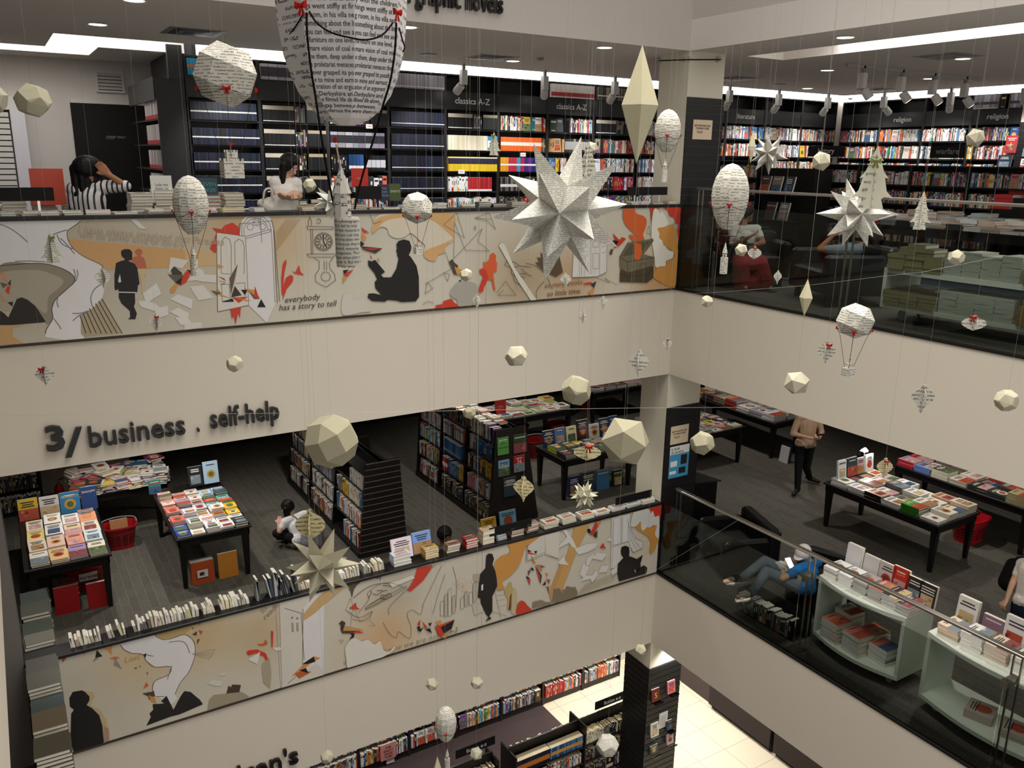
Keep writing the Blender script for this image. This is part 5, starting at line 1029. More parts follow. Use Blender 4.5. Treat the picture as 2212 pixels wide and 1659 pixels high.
# top storey: wall of bookcases
W4 = MB(); S4 = stuff_sink(W4); SH = [.2, .5, .8, 1.11, 1.41, 1.72, 2.03, 2.32, 2.56, 2.8]; th = (.011, .018); tn = (.018, .035); md = (.014, .03)
ws = lambda a, b: [(a, b, '#f2f2f0')]
NV = [(1, 'navy', ws(.42, .5), (.02, .03))]; NV2 = [(1, 'navy', ws(.2, .25), th)]
MX = [(1, 'mix', None, md)]; BK = [(.5, 'black', [(.75, 1, '#cfc5b0'), (.04, .09, '#e8e8e8')], th), (.2, 'dark', None, tn), (.3, 'black', [(.8, 1, '#b8a890')], th)]
ROWS = {
 0: [NV] * 7, 1: [MX, [(1, 'white', None, md)], BK, BK, BK, BK, BK],
 2: [MX, MX, MX, [(.6, 'white', None, md), (.4, 'white', None, (.03, .08))], [(.3, 'black', None, md), (.3, 'blue', ws(.1, .3), (.05, .06)), (.4, 'black', [(.2, .7, '#c9c9cf')], (.05, .09))], [(1, 'grey', [(.3, .8, '#2a2a30')], (.08, .12))], BK],
 3: [NV2] * 7, 4: [MX, [(.2, 'red', None, th), (.3, 'tan', None, md), (.5, 'white', None, th)], [(1, 'white', None, (.02, .05))], [(.4, ['#f4f3f0'], None, tn), (.5, 'red', ws(0, .15), th), (.1, None, None, th)], [(.95, 'yellow', [(.5, .9, '#1c2440'), (.9, .96, '#e8e8e8')], (.014, .018))], [(.8, 'cream', [(.5, .5, '#fff')], th), (.2, 'teal', ws(.2, .7), th)], BK],
 5: [MX, [(1, 'dark', None, md)], [(.5, 'dark', None, md), (.5, 'red', None, md)], [(.5, 'dark', ws(.3, .5), th), (.5, 'dark', None, tn)], [(1, 'rain', ws(.42, .55), (.02, .028))], [(.85, 'orange', [(.4, .65, '#e8e0d4')], th), (.1, 'dark', None, tn)], MX],
 6: [MX, MX, [(1, 'jewel', None, md)], [(1, 'pink', None, md)], [(.15, 'blue', None, th), (.1, 'gold', None, md), (.3, 'white', None, th), (.45, 'dark', None, th)], [(.35, 'tan', None, (.045, .05)), (.65, 'dark', [(.2, .8, '#a8a8a4')], (.03, .045))], [(.45, 'dark', None, (.11, .15)), (.55, 'mix', None, md)]],
 7: [MX, [(.5, 'red', None, md), (.5, 'mix', None, md)], [(1, 'jewel', None, (.02, .035))], [(.5, 'dark', None, md), (.25, 'red', None, md), (.25, 'pink', None, md)], [(1, 'white', None, md)], [(.2, 'dark', None, (.1, .14)), (.6, 'mix', None, tn), (.2, 'red', None, th)], BK]}
TXT = {4: 'classics A-Z', 6: 'classics A-Z'}
WB = .915; X0 = -5.2
NM = ['first', 'second', 'third', 'fourth', 'fifth', 'sixth', 'seventh', 'eighth']
for i in range(8):
 x = X0 + i * WB
 bookcase((x, 3.5, 0), (1, 0, 0), (0, -1, 0), WB, 2.8, .34, SH, f'black bookcase of classics, {NM[i]} counting from the black door', 'black bookcases along the back wall', (2.32, 2.56), TXT.get(i))
 for k, sp in enumerate(ROWS[i]): row(S4, (x + .03, 3.47, 0), (1, 0, 0), (0, -1, 0), SH[k] + .001, 0, WB - .06, sp, .215)
 top = {0: [(.6, 'teal', [(.45, .62, '#d9703c')], (.03, .04))], 1: [(1, 'grey', [(.2, .8, '#3c3844')], (.1, .13))], 3: [(.8, 'grey', ws(.1, .16), (.016, .02))], 6: [(1, ['#e8e4e0'], [(.1, .4, '#b53038')], (.02, .024))], 7: [(1, 'dark', ws(.3, .36), (.02, .03))]}.get(i)
 if top: row(S4, (x + .03, 3.46, 0), (1, 0, 0), (0, -1, 0), 2.561, 0, WB - .06, top, .2)
sec = [None, ('plays', 1), ('literature', 1), None, None]
for i in range(5):
 x = X0 + 8 * WB + .05 + i * 1.02
 bookcase((x, 3.5, 0), (1, 0, 0), (0, -1, 0), 1.02, 2.8, .34, SH, ('black bookcase hidden behind the white column', 'black bookcase headed plays just beyond the column', 'black bookcase headed literature, under the track lamps', 'black bookcase behind the history sign', 'corner bookcase meeting the religion shelves')[i], 'black bookcases along the back wall', (2.32, 2.56), sec[i] and sec[i][0])
 for k in range(7): row(S4, (x + .03, 3.47, 0), (1, 0, 0), (0, -1, 0), SH[k] + .001, 0, .96, RN.choice([[(1, 'mix', None, md)], [(1, 'white', None, md)], [(.5, 'colour', None, md), (.5, 'mix', None, md)], [(.85, 'white', None, tn), (.15, 'blue', None, md)]]), .22)
RT4 = [None, 'religion', None, 'religion']
for i in range(4):
 y = 3.5 - .02 - i * .9
 bookcase((7.4, y, 0), (0, -1, 0), (-1, 0, 0), .9, 2.8, .34, SH, ('bookcase in the corner before the religion shelves', 'bookcase headed religion nearer the corner', 'bookcase between the two religion signs', 'bookcase headed religion beside the cream wall')[i], 'black bookcases along the side wall', (2.32, 2.56), RT4[i])
 for k in range(7): row(S4, (7.37, y - .03, 0), (0, -1, 0), (-1, 0, 0), SH[k] + .001, 0, .84, RN.choice([[(1, 'mix', None, md)], [(1, 'white', None, md)], [(.3, 'mix', None, md), (.7, 'white', None, md)], [(.1, 'orange', None, md), (.5, 'colour', None, md), (.4, 'white', None, tn)]]), .22)
row(S4, (7.36, .75, 0), (0, -1, 0), (-1, 0, 0), 2.561, 0, .84, [(.55, 'grey', [(.3, .5, '#4a4450'), (0, .06, '#e8e8e8')], (.05, .06)), (.2, 'black', None, (.1, .14)), (.25, 'grey', [(.3, .5, '#4a4450')], (.05, .06))], .22)
tag(W4.build('shelved_books', BOOK), 'rows of upright books filling the black wall bookcases of the top storey', 'books', kind='stuff')
for i, (px, py, w_) in enumerate(((797, 273, .1), (1129, 334, .1), (996, 371, .11), (1384, 415, .09))):
 p = PX(px, py, y=3.47); m = MB(); m.box(p.x - w_ / 2, p.x + w_ / 2, 3.455, 3.46, p.z - .03, p.z + .03, '#eceae6'); m.box(p.x - w_ * .3, p.x + w_ * .3, 3.4535, 3.4545, p.z - .005, p.z + .004, '#b9a0a0')
 single(m, 'shelf_card', PAINT, 'small white card clipped to the classics shelf, ' + ('under the blue boxed sets', 'under the rainbow spines', 'under the red spines', 'under the green and purple spines')[i], 'card', 'white shelf cards')
# slatted end wall with face-out books, far right
m = MB(); m.box(7.3, 7.32, -2.2, -.14, 2.32, CE4, '#ded8ca'); struct(m, 'wall_right', PAINT)
t = thing('display_wall', 'black slatted display wall beyond the religion shelves', 'display wall', (7.31, -1.1, 0)); slatwall((7.3, -.14), (7.3, -2.2), .1, 2.31, (-1, 0), parent=t)
for i, (px, py, w_, h_, c, lb) in enumerate(((2168, 330, .19, .28, '#b02e34', 'red hymn book with small gold cross on the slatted wall'), (2207, 338, .17, .26, '#4c2c88', 'purple book cut off by the frame on the slatted wall'), (2151, 366, .23, .24, '#2a3048', 'dark blue book with white swirl on the slatted wall'), (2200, 372, .15, .22, '#e6e6e4', 'white book at the frame edge on the slatted wall'), (2151, 415, .15, .23, '#eae8e4', 'white book with faint title low on the slatted wall'), (2188, 420, .16, .2, '#8fa8d8', 'pale blue book low on the slatted wall'))):
 p = PX(px, py, x=7.25); m = MB(); face_book(m, p, (0, -1, 0), (-1, 0, 0), w_, h_, .02, c, random.Random(i), .1)
 if i == 0: m.text('+', p + V((-.003, -.055, .07)), (0, -1, 0), (0, 0, 1), .16, '#d8c070', .001)
 single(m, 'display_book', BOOK, lb, 'book', 'face-out books on the slatted wall')

# ceiling fittings
def headlamp(p, aim, lab, drop=.2, tr=None):
 p = V(p); t = thing('track_lamp', lab, 'lamp', p, 'white track lamps under the top ceiling'); a = V(aim).normalized()
 m = MB(); m.bbox(p.x - .045, p.x + .045, p.y - .05, p.y + .05, p.z - drop, p.z, '#d6d3ce', .008); m.box(p.x - .02, p.x + .02, p.y - .02, p.y + .02, p.z, p.z + .09, '#8a8682'); m.build('driver_box', PLAST, t)
 c = p + V((0, 0, -drop + .03)) + a * .08; m = MB(); m.tube([c - a * .03, c - a * .02, c + a * .09, c + a * .12], [.045, .058, .062, .058], '#dbd8d2', 14); m.build('lamp_head', PLAST, t)
 m = MB(); m.tube([c + a * .121, c + a * .123], [.045, .045], '#fff', 12); m.build('lens', LAMP, t)
 return c + a * .14
AIMS = [(.1, .7, -.6)] * 9
HL = [(-1.45, 3.1), (-.05, 3.1), (1.3, 3.1), (3.85, 3.1), (5.1, 3.1), (6.4, 3.05), (6.9, 2.2), (6.9, .9), (6.9, -.35)]
for i, (x, y) in enumerate(HL):
 aim = (RN.uniform(-.5, .5), .8, -.7) if i < 6 else (.8, RN.uniform(-.5, .5), -.7)
 q = headlamp((x, y, CE4 - .08), aim, 'white track lamp, %s along the shelf-side track from the big balloon' % NM[i] if i < 8 else 'white track lamp at the far end beside the cream wall')
for i, (x, y, px) in enumerate(((-4.6, 2.9, 0), (-3.2, 2.9, 0), (-1.8, 2.9, 0), (-.4, 2.9, 0), (1.0, 2.9, 0), (3.2, 2.9, 0), (4.8, 2.9, 0), (6.2, 2.9, 0))):
 spot('shelf_spot', (x, y - .5, CE4 - .25), (x, 3.5, 1.3), 120, 80, .8, .05, (1, .97, .95))
for y in (2.6, 1.2, -.2, -1.4): spot('shelf_spot', (6.3, y, CE4 - .25), (7.4, y, 1.3), 120, 85, .8, .05, (1, .97, .95))
t = thing('lamp_track', 'white ceiling track with four lamps beyond the column', 'track', (4.0, -.33, CE4 - .03)); m = MB(); m.box(2.5, 5.6, -.36, -.32, CE4 - .045, CE4 - .002, '#a39e98'); m.build('track_bar', PLAST, t)
for i, x in enumerate((2.85, 3.7, 4.45, 5.25)): headlamp((x, -.34, CE4 - .1), (.5, -.5, -.9), 'white lamp on the free ceiling track, %s from the column' % NM[i], .2)
def down(px, py, i):
 p = PX(px, py, z=CE4 - .004); t = thing('downlight', 'round ceiling downlight, ' + DL[i], 'lamp', p, 'round recessed ceiling downlights')
 m = MB(); m.lathe([(.085, 0), (.105, -.006), (.115, 0)], 20, '#efece6', p); m.build('trim_ring', PLAST, t); m = MB(); m.lathe([(.0, -.0022), (.086, -.002)], 20, '#fff', p); m.build('lamp_disc', LAMP, t)
DL = ['at the top edge above the stepped light cove', 'in front of the stepped light cove', 'beside the big balloon', 'near the smoke detector', 'between the big balloon and the paper diamond', 'beside the white ceiling slot', 'beyond the column, before the history sign', 'beyond the column, above the literature shelves', 'behind the free lamp track', 'inside the square vent by the free track']
for i, q in enumerate(((290, 1), (211, 53), (882, 59), (1108, 132), (1306, 103), (1826, 81), (1787, 152), (1744, 191), (2008, 170), (2080, 127))): down(*q, i)
for i, (px, py, lb) in enumerate(((418, 70, 'dark square air vent over the castle balloon'), (1060, 125, 'dark square air vent above the classics signs'), (2046, 122, 'dark square air vent over the free lamp track'), (1900, 194, 'dark square air vent over the religion corner'), (1590, 170, 'dark square air vent just behind the column'))):
 p = PX(px, py, z=CE4 - .003); t = thing('ceiling_vent', lb, 'vent', p, 'square ceiling vents'); m = MB(); s = .3
 for a in range(4):
  r = s * (1 - a * .22); m.lathe([(r * 1.2, -.002 - a * .003), (r * 1.41, -.001 - a * .003)], 4, '#8f8a85' if a % 2 == 0 else '#2f2c2b', p, PI / 4)
 m.build('louvre', PLAST, t)
for px, py, lb, nm, r in ((1168, 125, 'small smoke detector near the ceiling vent', 'smoke_detector', .05), (925, 117, 'flat round ceiling speaker beside the big balloon', 'ceiling_speaker', .11), (1684, 182, 'flat round ceiling speaker over the literature shelves', 'ceiling_speaker', .11), (1838, 212, 'small dome camera over the shelf corner', 'dome_camera', .06)):
 p = PX(px, py, z=CE4 - .002); m = MB(); m.lathe([(r, 0), (r, -.01), (r * .7, -.03 if r < .1 else -.012), (0, -.04 if r < .1 else -.012)], 16, '#8a8580', p); single(m, nm, PLAST, lb, 'fitting')

# door corner
m = MB(); m.box(PX(160, 300, y=6.18).x, PX(312, 300, y=6.18).x + .3, 6.15, 6.2, F4, PX(160, 222, y=6.18).z, '#1b1817'); tag(m.build('door_1', MATTE), kind='structure')
m = MB(); a, b = PX(160, 222, y=6.17), PX(310, 232, y=6.17); m.box(a.x - .05, a.x, 6.16, 6.2, 0, a.z + .05, '#dcd7d0'); m.box(a.x, b.x + .3, 6.16, 6.2, a.z, a.z + .05, '#dcd7d0'); struct(m, 'trim_3', PAINT)
a, b = PX(228, 294, y=6.14), PX(248, 303, y=6.14); m = MB(); m.box(a.x, b.x, 6.14, 6.15, b.z, a.z, '#2c2a28'); m.text('STAFF ONLY', (a.x + .02, 6.139, b.z + .03), (1, 0, 0), (0, 0, 1), .045, '#a8a49a', .0005); single(m, 'door_sign', PLAST, 'tiny dark sign on the black door', 'sign')
a, b = PX(209, 157, y=6.18), PX(265, 197, y=6.18); t = thing('wall_vent', 'white louvred vent above the black door', 'vent', (a.x, 6.19, b.z)); m = MB()
for q in ((a.x - .03, b.x + .03, a.z, a.z + .03), (a.x - .03, b.x + .03, b.z - .03, b.z), (a.x - .03, a.x, b.z, a.z), (b.x, b.x + .03, b.z, a.z)): m.box(q[0], q[1], 6.16, 6.2, q[2], q[3], '#d9d5d0')
m.build('frame', PAINT, t); m = MB(); m.box(a.x, b.x, 6.19, 6.199, b.z, a.z, '#2b2827')
for i in range(5): z = b.z + (a.z - b.z) * (i + .25) / 5; m.obox((a.x, 6.165, z), (b.x - a.x, 0, 0), (0, .02, .02), (0, .004, .022), '#cfcac5')
m.build('slat', PAINT, t)
a, b = PX(-40, 238, y=6.1), PX(46, 460, y=6.1); t = thing('louvre_panel', 'tall white louvred panel at the far end of the white wall', 'panel', (a.x, 6.1, 0)); m = MB(); n_ = 17; top_ = a.z
for i in range(n_): z = top_ - (i + 1) * .078; m.box(a.x, b.x - .0, 6.08, 6.11, z, z + .062, '#d9d5cf')
m.box(a.x, b.x, 6.11, 6.2, top_ - .078 * n_, top_, '#2a2624'); m.build('slat', PAINT, t)
m = MB(); m.box(b.x + .02, b.x + .2, 6.05, 6.2, 0, top_ + .02, '#dedbe2'); m.box(a.x, b.x + .2, 6.05, 6.2, top_ + .02, top_ + .2, '#dedbd8'); m.build('frame', PAINT, t)
# side shelf with the dark end panel, left of the classics
t = thing('bookcase', 'tall black bookcase end beside the black door, seen from its side', 'bookcase', (-5.4, 4.2, 0)); m = MB(); m.box(-5.56, -5.22, 3.46, 3.5, 0, 2.5, '#2a2829'); m.box(-5.4, -5.22, 3.45, 3.5, 2.5, 2.9, '#302e2f'); m.build('end_panel', WOOD, t)
m = MB(); m.box(-5.56, -5.22, 3.5, 5.6, 0, .1, '#222'); m.box(-5.24, -5.22, 3.5, 5.6, 0, 2.88, '#1a191a'); m.box(-5.58, -5.56, 3.5, 5.6, 2.25, 2.52, '#2e2c2d'); m.build('back_panel', WOOD, t); W5 = MB(); S5 = stuff_sink(W5)
for k in range(7): m = MB(); m.box(-5.56, -5.24, 3.5, 5.6, SH[k] - .02, SH[k], '#242324'); m.build('shelf', WOOD, t); row(S5, (-5.54, 5.55, 0), (0, -1, 0), (-1, 0, 0), SH[k] + .001, 1.0, 2.0, [(1, ['#d8d4cc', '#c8c4c0', '#a8989c', '#8a8488'], [(0, .2, '#b83a44')], (.02, .04))], .24)
tag(W5.build('comic_volumes', BOOK), 'red-footed pale volumes in the bookcase beside the black door', 'books', kind='stuff')
# tables, stacks and gondolas
def table(x0, x1, y0, y1, F, label, H=.75, legs=None, taper=.045):
 t = thing('display_table', label, 'table', ((x0 + x1) / 2, (y0 + y1) / 2, F), 'black display tables')
 m = MB(); m.bbox(x0, x1, y0, y1, F + H - .03, F + H, '#1b1917', .006); m.build('table_top', WOOD, t)
 m = MB(); m.box(x0 + .03, x1 - .03, y0 + .03, y0 + .05, F + H - .13, F + H - .03, '#131110'); m.box(x0 + .03, x1 - .03, y1 - .05, y1 - .03, F + H - .13, F + H - .03, '#131110')
 m.box(x0 + .03, x0 + .05, y0 + .03, y1 - .03, F + H - .13, F + H - .03, '#131110'); m.box(x1 - .05, x1 - .03, y0 + .03, y1 - .03, F + H - .13, F + H - .03, '#131110'); m.build('apron', WOOD, t)
 for x, y in legs or ((x0 + .08, y0 + .08), (x1 - .08, y0 + .08), (x0 + .08, y1 - .08), (x1 - .08, y1 - .08)):
  m = MB(); a, b = .048, .026; z0, z1 = F, F + H - .03
  m.faces([(x - b, y - b, z0), (x + b, y - b, z0), (x + b, y + b, z0), (x - b, y + b, z0), (x - a, y - a, z1), (x + a, y - a, z1), (x + a, y + a, z1), (x - a, y + a, z1)], [(3, 2, 1, 0), (4, 5, 6, 7), (0, 1, 5, 4), (1, 2, 6, 5), (2, 3, 7, 6), (3, 0, 4, 7)], '#141210'); m.build('leg', WOOD, t)
 return t
LV = {1: ['single'], 2: ['upper', 'lower'], 3: ['top', 'middle', 'bottom'], 4: ['top', 'second', 'third', 'bottom'], 5: ['top', 'second', 'third', 'fourth', 'bottom'], 6: ['top', 'second', 'third', 'fourth', 'fifth', 'bottom']}
def stack(name, x, y, z, w, h, t, n, col, where, group, ang=0, rn=RN, art=None, spine=None, cat='book', jitter=.008, stuff=None):
 st = art or rn.choice('tpcptc')
 pl = name in ('art_book', 'olive_book', 'grey_book', 'tan_book')
 for i in range(n):
  lv = n - 1 - i; m = stuff or MB(); a = ang + rn.uniform(-.03, .03); s2 = random.Random(int(x * 977 + y * 613))
  flat_book(m, (x + rn.uniform(-jitter, jitter), y + rn.uniform(-jitter, jitter), z + i * t), w, h, t, a, col, s2, True, not pl, st, spine)
  if not stuff: single(m, name, BOOK, f'{cname(col)} {name.replace("_", " ")}, {LV[n][lv] if n in LV else ORD[lv]}{" of" if n > 1 else " book of"} {where}', cat, group)
def grid(name, x0, x1, y0, y1, z, rows, where, group, nr=(1, 4), t=(.012, .03), rn=RN, ang=0, axis='y', edge=.02, stuff=None, rown=None):
 """rows of stacks: rows[k] is a list of colours; k runs along axis, from the low end"""
 K = len(rows); wd = ORD
 for k, r in enumerate(rows):
  for j, col in enumerate(r):
   if not col: continue
   if axis == 'y': cx, cy = x0 + (x1 - x0) * (j + .5) / len(r), y0 + (y1 - y0) * (k + .5) / K; W, H = (x1 - x0) / len(r), (y1 - y0) / K
   else: cx, cy = x0 + (x1 - x0) * (k + .5) / K, y0 + (y1 - y0) * (j + .5) / len(r); W, H = (x1 - x0) / K, (y1 - y0) / len(r)
   sp = None
   if isinstance(col, tuple): col, sp = col
   n = rn.randint(*nr); bt = rn.uniform(*t)
   a = ang; w, h = (W, H) if abs(math.sin(a)) < .5 else (H, W)
   stack(name, cx, cy, z, w * .93, h * .93, bt, n, col, f'{wd[j]} stack, {wd[k]} row, {where}', group, a, rn, None, sp, stuff=stuff)
def standing(name, p, u, n, w, h, t, col, label, group=None, lean=.2, seed=0, text=None, tcol='#f0f0ee', ts=.05, art=True, cat='book'):
 m = MB(); face_book(m, p, u, n, w, h, t, col, random.Random(seed), lean, art)
 if text:
  u_ = V(u); nv = V(n); z = (V((0, 0, 1)) - nv * lean).normalized(); nn = u_.cross(z); nn = nn if nn.dot(nv) > 0 else -nn; ax = u_ if u_.cross(z).dot(nn) > 0 else -u_
  o = V(p) + nn * .0035 + (u_ * 0 if ax == u_ else u_ * w)
  ls = text.split('|')
  for i, l in enumerate(ls):
   if not l: continue
   wd = max(v[0] for v in glyphs(l, 0, 'LEFT', 0)[0]); sz = min(ts, w * .88 / wd); m.text(l, o + ax * ((w - wd * sz) / 2) + z * (h * .9 - (i + 1) * ts * 1.05), ax, z, sz, tcol, .0004)
 return single(m, name, BOOK, label, cat, group)

T3 = F3 + .75
LM = MB(); rl = random.Random(77)          # the many small or far books go here
# comic tables by the left
table(-7.68, -6.7, 2.76, 4.95, F3, 'black display table of comics at the dim left end')
cs = ['#e8dcb0', '#e2d0a0', '#f0e8d8', '#e8c8a8', '#d8e0e8', '#f0eee8', '#e8b090', '#e6d488', '#c8b8d8', '#f2ece0']
grid('comic_book', -7.6, -6.74, 2.8, 4.3, T3, [['#f0ead8', '#ecc890', '#a890c0', '#e8dcc8'], ['#e8dcd0', '#e6c8b8', '#f0a088', '#d0e0ea'], ['#e8d890', '#f0ece8', '#ecd0b0', '#e6d8c0'], ['#f2ead0', '#f4f2ee', '#f4f2ee', '#e8a080']], 'dim comics table', 'comics on the left table', (2, 3), (.015, .03))
for i, (x, w, h, c, lb, tx, tc) in enumerate(((-7.66, .24, .3, '#d8b840', 'yellow comic with black branch standing on the dim comics table', None, None), (-7.4, .24, .29, '#d8d4d0', 'white comic with grey brush drawing standing on the dim comics table', None, None), (-7.15, .25, .3, '#2f80b8', 'blue crowded comic standing on the dim comics table', 'PEANUTS', '#e8d860'), (-6.88, .2, .33, '#28467e', 'tall dark blue comic standing on the dim comics table', 'SNOOPY', '#f0ece0'))):
 standing('comic_book', (x, 4.42, T3 + (.0 if i < 3 else .0)), (1, 0, 0), (0, -1, 0), w, h, .03, c, lb, 'comics on the left table', .22, i + 3, tx, tc, .05, i != 3)
stack('comic_book', -6.86, 4.3, T3 + .002, .2, .14, .04, 1, '#c88a70', 'thick comic lying before the tall blue one', None)
table(-5.93, -4.94, 2.76, 4.75, F3, 'black display table of comics and picture books facing the floor shelf')
cm = ['#e8b0a8', '#c87870', '#b8b0c0', '#e8d8d0', '#d8a098', '#a8a0b0', '#f0ece8']
grid('graphic_novel', -5.9, -4.97, 2.79, 4.35, T3, [['#28408a', '#f0eee8', '#e8ecf2', '#f4f2f0', '#3c3a38'], ['#2f5a98', '#f2eeea', '#f0f0ee', '#f2f0ec', '#f4f0e8'], ['#d87068', '#a8b0c8', '#f2ece8', '#e88a30', '#ecc430'], ['#28304c', '#e8e0ea', '#e8d8c8', '#f0eef0', '#f0c838'], ['#d88878', '#b0a8b8', '#d8d4e0', '#a8d0e0', '#c84a3c'], ['#c87a70', '#a8a0b8', '#c0b8b0', '#d8483c', '#58b8a0'], ['#e8c0b8', '#d8a8a0', '#e8d8d8', '#a8c8e0', '#4a4a50'], ['#e0b0a8', '#c8a098', '#d8d0c8', '#b0d0e8', '#b8d4e8']], 'middle comics table', 'graphic novels on the middle comics table', (1, 3), (.018, .034))
standing('graphic_novel', (-5.42, 4.45, T3 + .06), (1, 0, 0), (0, -1, 0), .2, .3, .02, '#202226', 'black book with small white figure standing at the back of the comics table', None, .2, 2, 'MOST OF|US ARE', '#e8e8e8', .03)
standing('graphic_novel', (-5.2, 4.45, T3 + .06), (1, 0, 0), (0, -1, 0), .22, .34, .02, '#a8c8e0', 'pale blue doodled book standing at the back of the comics table', None, .2, 5)
standing('graphic_novel', (-5.98, 4.5, T3 + .03), (1, 0, 0), (0, -1, 0), .17, .21, .02, '#2f8078', 'teal comic with red title between the two comics tables', None, .2, 8, 'ARCHIE', '#d84838', .045)
table(-6.95, -5.62, 4.98, 5.95, F3, 'black table piled with untidy stacks behind the comics tables')
q = random.Random(9)
for i in range(7):
 for j in range(3):
  x, y = -6.85 + i * .19 + q.uniform(-.02, .02), 5.1 + j * .28 + q.uniform(-.03, .03); n = q.randint(4, 7) + j; z = T3; a = q.uniform(-.5, .5)
  for k in range(n):
   c = jit(q.choice(['#e8e4dc', '#d8d0c0', '#2f5a80', '#8a9a50', '#d8c060', '#3a3a40', '#a8483c', '#c8c4bc', '#e8e6e0', '#6a8aa0', '#9a4060', '#e0d8c8']), 10, q); tk = q.uniform(.014, .04); m = LM if j == 2 or k < n - 3 else MB()
   flat_book(m, (x + q.uniform(-.02, .02), y, z), q.uniform(.16, .24), q.uniform(.22, .28), tk, a + q.uniform(-.25, .25), c, q, True, k == n - 1); z += tk
   if m is not LM: single(m, 'picture_book', BOOK, f'{cname(c)} picture book, {LV[3][n - 1 - k]} of pile {("in the front", "in the back")[j]} row, {ORD[i]} from the dim end', 'book', 'untidy picture books on the back table')
def tilted_box(name, x0, y, w, h, d, col, F, label, text=None, seed=1, band=None):
 standing(name, (x0, y, F), (1, 0, 0), (0, -1, 0), w, h, d, col, label, None, .12, seed, text, '#201c1a', .04, False)
tilted_box('boxed_set', -5.76, 2.84, .3, .32, .16, '#b5532c', F3, 'orange-brown boxed set with white square label under the comics table')
m = MB(); m.box(-5.69, -5.55, 2.835, 2.838, F3 + .1, F3 + .21, '#e8e4e0'); m.box(-5.66, -5.6, 2.834, 2.835, F3 + .13, F3 + .18, '#4a3a34'); single(m, 'box_label', PAINT, 'white square label stuck on the orange-brown boxed set', 'label')
standing('picture_book', (-5.4, 2.86, F3), (1, 0, 0), (0, -1, 0), .26, .36, .04, '#cf8a35', 'orange picture book standing under the comics table, beside the boxed set', None, .1, 2, None, '#222', .04, False)
standing('picture_book', (-7.4, 2.9, F3), (1, 0, 0), (0, -1, 0), .28, .36, .05, '#a82222', 'red picture book under the dim comics table, partly behind grey stacks', None, .12, 2, None, '#222', .04, False)
standing('picture_book', (-7.03, 2.86, F3), (1, 0, 0), (0, -1, 0), .27, .34, .05, '#ac2424', 'red picture book with pale top under the dim comics table', None, .12, 3, None, '#222', .04, False)
def basket(x, y, F, label, col='#a81c22', r=.2, h=.36, text=None, a=0, fill=None):
 t = thing('shopping_basket', label, 'basket', (x, y, F), 'red plastic baskets'); m = MB(); c = V((x, y, F)); n = 20
 def ring(rr, z): return [c + V((rr * (abs(math.cos(k)) ** .6) * (1 if math.cos(k) > 0 else -1) * 1.15, rr * (abs(math.sin(k)) ** .6) * (1 if math.sin(k) > 0 else -1) * .85, z)) for k in [a + 2 * PI * j / n for j in range(n)]]
 R_ = [ring(r * .74, 0), ring(r * .8, h * .35), ring(r * .92, h * .75), ring(r, h), ring(r * 1.06, h), ring(r * 1.06, h * .93), ring(r * .97, h), ring(r * .88, h * .72), ring(r * .72, .02)]
 m.faces(sum(R_, []), [(i * n + j, i * n + (j + 1) % n, (i + 1) * n + (j + 1) % n, (i + 1) * n + j) for i in range(8) for j in range(n)] + [tuple(range(n - 1, -1, -1)), tuple(range(8 * n, 9 * n))], col); m.build('tub', PLAST, t)
 m = MB()
 for k in range(n):
  A_, B_ = ring(r * .86, h * .5)[k], ring(r * .86, h * .5)[(k + 1) % n]; d = (B_ - A_)
  for z in range(4): zz = h * (.2 + z * .13); s = (.805 + z * .035) / .86 * 1.004; P_ = lambda f, dz: c + V(((A_.x + d.x * f - c.x) * s, (A_.y + d.y * f - c.y) * s, zz + dz)); m.face([P_(.15, 0), P_(.85, 0), P_(.85, h * .05), P_(.15, h * .05)], '#4a0c0e')
 m.build('slot', PLAST, t); m = MB(); hp = ring(r * 1.05, h)
 m.tube(crs([hp[0] + V((0, 0, .0)), hp[2] + V((0, -.0, .03)), hp[5] + V((0, .02, .035)), hp[8] + V((0, 0, .03)), hp[10]], 4, False), .009, '#8f8a88' if not text else '#6a1418', 6); m.build('handle', PLAST, t)
 if text:
  m = MB(); y0 = y - r * .86; m.obox((x - .1, y0 - .012, F + h * .55), (.22, 0, 0), (0, .006, 0), (0, -.01, .11), '#d8d4d0'); m.text(text, (x - .09, y0 - .016, F + h * .55 + .03), (1, 0, 0), (0, -.09, 1), .05, '#1c1a1a', .001, sx=.62, fatten=.02); m.build('label_card', PAINT, t)
 if fill:
  m = MB(); face_book(m, c + V((-.12, -.02, h * .35)), (1, 0, 0), (0, -1, 0), .24, .3, .05, fill, random.Random(3), .3, False); single(m, 'picture_book', BOOK, 'tan picture book sticking out of the red basket', 'book')
basket(-6.42, 4.62, F3, 'red basket holding a tan picture book, between the comics tables', fill='#a8744a')
basket(-6.98, 3.55, F3, 'dark red basket with FULLY BOOKED card under the dim comics table', '#8c1a1e', .24, .34, 'FULLY BOOKED')
basket(5.0, -1.62, F3, 'bright red basket beside the cookbook table', '#c81e26', .25, .4); basket(3.95, 7.0, F3, 'red basket under the far table beyond the largest faceted ball', '#a01c20')
basket(1.3, 5.85, F3, 'red basket under the pale green book table, further back', '#8c161a'); basket(2.1, 5.6, F3, 'red basket near the leg of the pale green book table', '#8c161a'); basket(1.15, 4.9, F3, 'red basket between the travel table and the pale green book table', '#7c1216')
for i, (x, y, n, c) in enumerate(((-7.55, 3.2, 6, '#c8c4bc'), (-7.25, 3.35, 7, '#7a8490'), (-7.62, 2.7, 3, '#d8ccb0'))):
 stack('magazine', x, y, F3, .22, .3, .035, n, c, ('pale pile under the dim comics table', 'grey-blue pile under the dim comics table', 'cream pile at the near leg of the dim table')[i], 'floor piles under the dim comics table', .3 * i)
